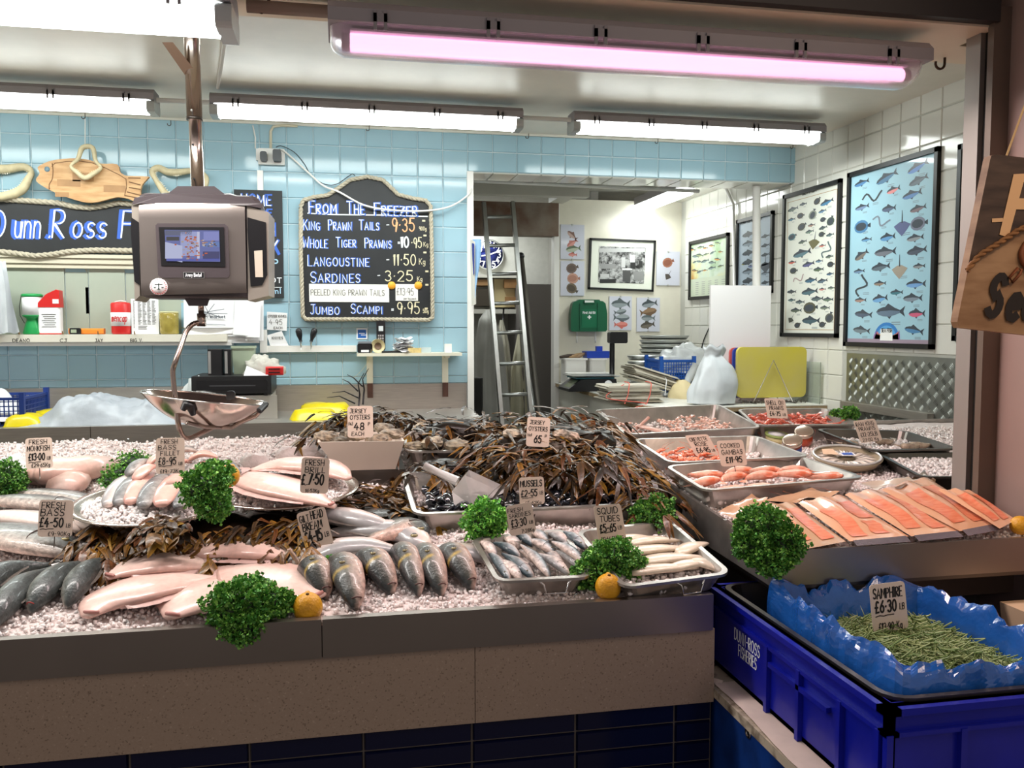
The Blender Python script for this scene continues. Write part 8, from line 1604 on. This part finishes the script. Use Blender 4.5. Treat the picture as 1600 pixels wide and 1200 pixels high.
ptag([('MUSSELS',.04,.66,.22,.9),('£2-55',.06,.30,.24,.68),('LB',.82,.36,.12,.14),U(.16),('£5·62Kg',.2,.01,.12,.68)],831,767,39,42,1,2.20,'price tag reading Mussels £2-55 lb')
ptag([('FRESH',.05,.76,.13,.6),('SARDINES',.06,.58,.14,.86),('£3·30',.1,.28,.24,.62),('LB',.8,.3,.1,.15),U(.14,.08,.4),('7·28Kg',.45,.03,.12,.5)],814,811,41,46,8,2.03,'price tag reading Fresh Sardines £3.30 lb')
ptag([('SQUID',.1,.76,.17,.78),('TUBES',.16,.54,.16,.74),('£5-65',.1,.26,.21,.62),('LB',.76,.3,.1,.16),U(.15),('£12·46 PER KG',.08,.02,.1,.84)],953,817,43,54,2,2.03,'price tag reading Squid Tubes £5-65 lb',skew=-.1)
ptag([('CREVETTE',.1,.72,.16,.78),('ROSE',.22,.48,.18,.55),('£6·95',.14,.18,.22,.62),('LB',.8,.2,.1,.14)],1097,696,36,36,2,2.62,'slanting price tag reading Crevette Rose £6.95 lb',skew=-.5)
ptag([('COOKED',.1,.72,.16,.76),('GAMBAS',.1,.46,.17,.82),('£11·95',.2,.14,.22,.66)],1144,708,41,38,1,2.36,'price tag reading Cooked Gambas £11.95',skew=-.15,pin=.04)
ptag([('SHELL ON',.06,.68,.2,.84),('PRAWNS',.16,.42,.2,.7),('£4·75',.12,.12,.22,.56),('LB',.76,.12,.12,.16)],1213,638,32,29,-2,2.95,'price tag reading Shell On Prawns £4.75 lb',skew=-.2)
ptag([('RAW KING',.06,.74,.17,.84),('PRAWNS',.12,.52,.17,.76),('£12·25LB',.1,.26,.18,.8),('27·00 Kg',.12,.04,.14,.74)],1356,673,34,33,5,2.72,'tilted price tag reading Raw King Prawns £12.25 lb',skew=-.25)
ptag([('SAMPHIRE',.08,.70,.2,.84),('£6·30',.1,.4,.24,.64),('LB',.8,.42,.13,.15),U(.24,.1,.6),('£13·90 Kg',.16,.03,.15,.68)],1389,948,55,66,3,1.60,'price tag reading Samphire £6.30 lb in the blue lined crate')
ptag([('SQ',.1,.3,.4,.4)],1503,686,22,22,-20,2.4,'price tag corner mostly hidden behind the metal strip of the pier')
# blue crate with samphire, stand
M_crate=mat('royal_blue_crate','#0f1a9c',.32,noise_=.15,nscale=10,bump=.1,bscale=20);ZR,ZB0=.952,.765
A0=P(1115,912,Z=ZR);A1=P(1375,1112,Z=ZR);xa_,ya_,yb2=.87,A0.y,A1.y;xw=xa_+.50
t=root('fish_crate',(xa_+.25,(ya_+yb2)/2,ZB0),'deep blue plastic fish crate lettered Dunn-Ross Fisheries on its side','crate')
w_=.014
for nm,a,b in(('side_wall',(xa_+.012,yb2+.012,ZB0),(xa_+.012+w_,ya_-.012,ZR)),('side_wall',(xw-.012-w_,yb2+.012,ZB0),(xw-.012,ya_-.012,ZR)),('end_wall',(xa_+.012,yb2+.012,ZB0),(xw-.012,yb2+.012+w_,ZR)),('end_wall',(xa_+.012,ya_-.012-w_,ZB0),(xw-.012,ya_-.012,ZR)),('crate_floor',(xa_+.012,yb2+.012,ZB0),(xw-.012,ya_-.012,ZB0+.01))):part(nm,MB().box(a,b),M_crate,t)
for z0,z1,o in((ZR-.012,ZR,.0),(ZR-.05,ZR-.042,.004)):
 for a,b in(((xa_+o,yb2+o,z0),(xa_+.028,ya_-o,z1)),((xw-.028,yb2+o,z0),(xw-o,ya_-o,z1)),((xa_+o,yb2+o,z0),(xw-o,yb2+.028,z1)),((xa_+o,ya_-.028,z0),(xw-o,ya_-o,z1))):part('rim_ledge',MB().box(a,b),M_crate,t)
for f in(0.02,.42,.60,.80,.96):y=ya_+(yb2-ya_)*f;part('rib',MB().box((xa_+.002,y-.006,ZB0),(xa_+.014,y+.006,ZR-.045)),M_crate,t)
for f in(.02,.3,.6,.95):x=xa_+.5*f;part('rib',MB().box((x-.006,yb2+.002,ZB0),(x+.006,yb2+.014,ZR-.045)),M_crate,t)
part('side_ledge',MB().box((xa_+.002,yb2+.18,ZR-.085),(xa_+.014,ya_-.31,ZR-.075)),M_crate,t)
def ct(s,ya,z,wv,h):
 mb=MB();write(mb,s,0,0,h,.0028,lambda u,v,k=0:Vector((xa_+.0112-k*.00003,ya-u,z+v)),width=wv,jit=0);part('lettering',mb,M_inkw,t)
ct('DUNN-ROSS',1.811,.864,.125,.026);ct('FISHERIES',1.79,.832,.09,.026)
zz=0;x0,x1,y0,y1=xa_+.03,xw-.03,yb2+.03,ya_-.03;tr=root('inner_tray',(xa_+.25,(y0+y1)/2,ZB0+.02),'grey metal tray set inside the blue crate under the liner bag','tray');TI=[Vector((x0,y0,ZR+.006)),Vector((x1,y0,ZR+.006)),Vector((x1,y1,ZR+.006)),Vector((x0,y1,ZR+.006))]
SC.collection.objects.unlink(tr);tray('metal_tray',TI,.10,'grey metal tray set inside the blue crate under the liner bag',M_steeld,r_=.04)
# liner bag : puffed film around a rectangular well
M_film=mat('blue_liner_film','#2468c4',.18,alpha=.86,noise_=.3,nscale=9,bump=1.0,bscale=30,coat=.8)
bx0,bx1,by0,by1=xa_+.055,xw-.03,yb2+.045,ya_-.16;cx_,cy_=(bx0+bx1)/2,(by0+by1)/2
def film(u,v):
 a=2*PI*u;ca,sa=math.cos(a),math.sin(a);k=1/max(abs(ca),abs(sa));k=1+(k-1)*.82;hx,hy=(bx1-bx0)/2,(by1-by0)/2
 prof_=[(.95,-.06),(1.0,-.03),(1.0,.0),(.98,.022),(.93,.034),(.88,.026),(.84,.0),(.81,-.03),(.78,-.06)];s=v*(len(prof_)-1);i=min(int(s),len(prof_)-2);f=s-i;r_=prof_[i][0]*(1-f)+prof_[i+1][0]*f;z=prof_[i][1]*(1-f)+prof_[i+1][1]*f
 q=noise.noise(Vector((ca*4,sa*4,v*3)))*.03+noise.noise(Vector((ca*11,sa*11,v*5)))*.02;left=1.7 if ca<-.5 else 1
 return Vector((cx_+hx*ca*k*(r_+q),cy_+hy*sa*k*(r_+q),ZR+z*(1+.3*noise.noise(Vector((ca*3,sa*3,7))))*left+q*.7))
tag(MB().grid(film,150,26,smooth=False,closeu=True).build('liner_bag',M_film),'translucent blue plastic liner bag crumpled over the crate tray','liner bag')
n=2600;r2=np.random.RandomState(8);x=r2.uniform(bx0+.05,bx1-.05,n);y=r2.uniform(by0+.055,by1-.05,n);e=1-np.maximum(np.abs(x-cx_)/((bx1-bx0)/2),np.abs(y-cy_)/((by1-by0)/2))**2;z=ZR-.05+.035*e+r2.uniform(-.006,.008,n);an=r2.uniform(0,PI,n);ti=r2.normal(0,.3,n);dx=np.stack([np.cos(an)*np.cos(ti),np.sin(an)*np.cos(ti),np.sin(ti)],1);s=np.cross(dx,[0,0,1.]);s/=np.linalg.norm(s,axis=1)[:,None]
sv=[(-1,0,-.045),(-1,.04,.03),(-1,-.04,.03),(.2,.03,-.035),(.2,.07,.03),(.2,0,.03),(1,.1,0)];sf=[(0,1,4),(0,4,3),(1,2,5),(1,5,4),(2,0,3),(2,3,5),(3,4,6),(4,5,6),(5,3,6)];g_=r2.uniform(0,1,(n,1));col=np.array(lin('#5d7a3a')[:3])*(1-g_)+np.array(lin('#a3ad74')[:3])*g_
tag(scatter_mesh('samphire',sv,sf,np.c_[x,y,z],np.stack([dx,s,np.cross(dx,s)],2),r2.uniform(.02,.04,(n,1))*np.ones((1,3)),attr_mat('samphire_green',.45),col,origin=(cx_,cy_,ZR-.03)),'heap of thin green samphire stems in the blue liner bag','samphire',kind='stuff')
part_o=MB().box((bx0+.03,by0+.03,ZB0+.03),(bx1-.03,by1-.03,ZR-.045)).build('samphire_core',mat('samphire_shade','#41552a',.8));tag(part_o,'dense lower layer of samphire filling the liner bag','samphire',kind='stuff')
zs_=ZB0-.002;x0=P(1083,1042,Z=zs_).x;y1=P(1083,1042,Z=zs_).y;t=root('crate_stand',(x0+.3,1.6,0),'blue painted stand with a worn board top covered in white paper','stand')
part('top_board',MB().box((x0-.002,1.0,zs_-.022),(x0+.62,y1,zs_-.002)),mat('worn_white_board','#b8ab98',.7,col2='#5a4c3e',nscale=26,ramp=(.3,.5)),t);part('side',MB().box((x0+.006,1.0,0),(x0+.6,y1-.01,zs_-.022)),mat('scuffed_blue_paint','#0f3a86',.45,noise_=.4,nscale=14,bump=.3,bscale=30),t)
q=P(1169,1145,X=x0+.005);part('eyelet',MB().lathe([(.012,-.002),(.012,.002),(.007,.003),(.006,0)],16,Matrix.Translation(q)@Matrix.Rotation(-PI/2,4,'Y')),M_chrome,t);part('eyelet_hole',MB().blob(q,(.002,.006,.006)),M_black,t)
part('paper_cover',MB().grid(lambda u,v:Vector((x0+.004+.12*u+.006*math.sin(v*9),1.02+(y1-1.12)*v,zs_+.0005+.0012*math.sin(v*40+u*5)**2)),6,60),mat('dirty_white_paper','#d8c6ba',.8,noise_=.1,nscale=20),t)
q=P(1108,1078,X=x0+.001);part('torn_corner',MB().add([q+Vector((0,.03,.022)),q+Vector((0,-.03,.0)),q+Vector((-.006,.02,-.016)),q+Vector((.03,-.01,.024))],[(0,1,2),(0,3,1)]),MATS['dirty_white_paper'],t)
# pale tub beyond the crate and a dark shelf under the tank
q=P(1562,940,Z=.93);t=root('cream_carton',q,'cream open topped carton at the right edge beyond the samphire crate','carton');part('carton',MB().box((q.x,q.y-.2,.80),(q.x+.3,q.y,.93),taper=.01),mat('cream_card','#d2b494',.6),t)
pbx(mb:=MB(),1238,905,1640,935,1.95,2.35);tag(mb.build('brown_board',mat('brown_shelf_board','#6d5a4e',.5)),'brown board under the raised tank behind the samphire crate','board')
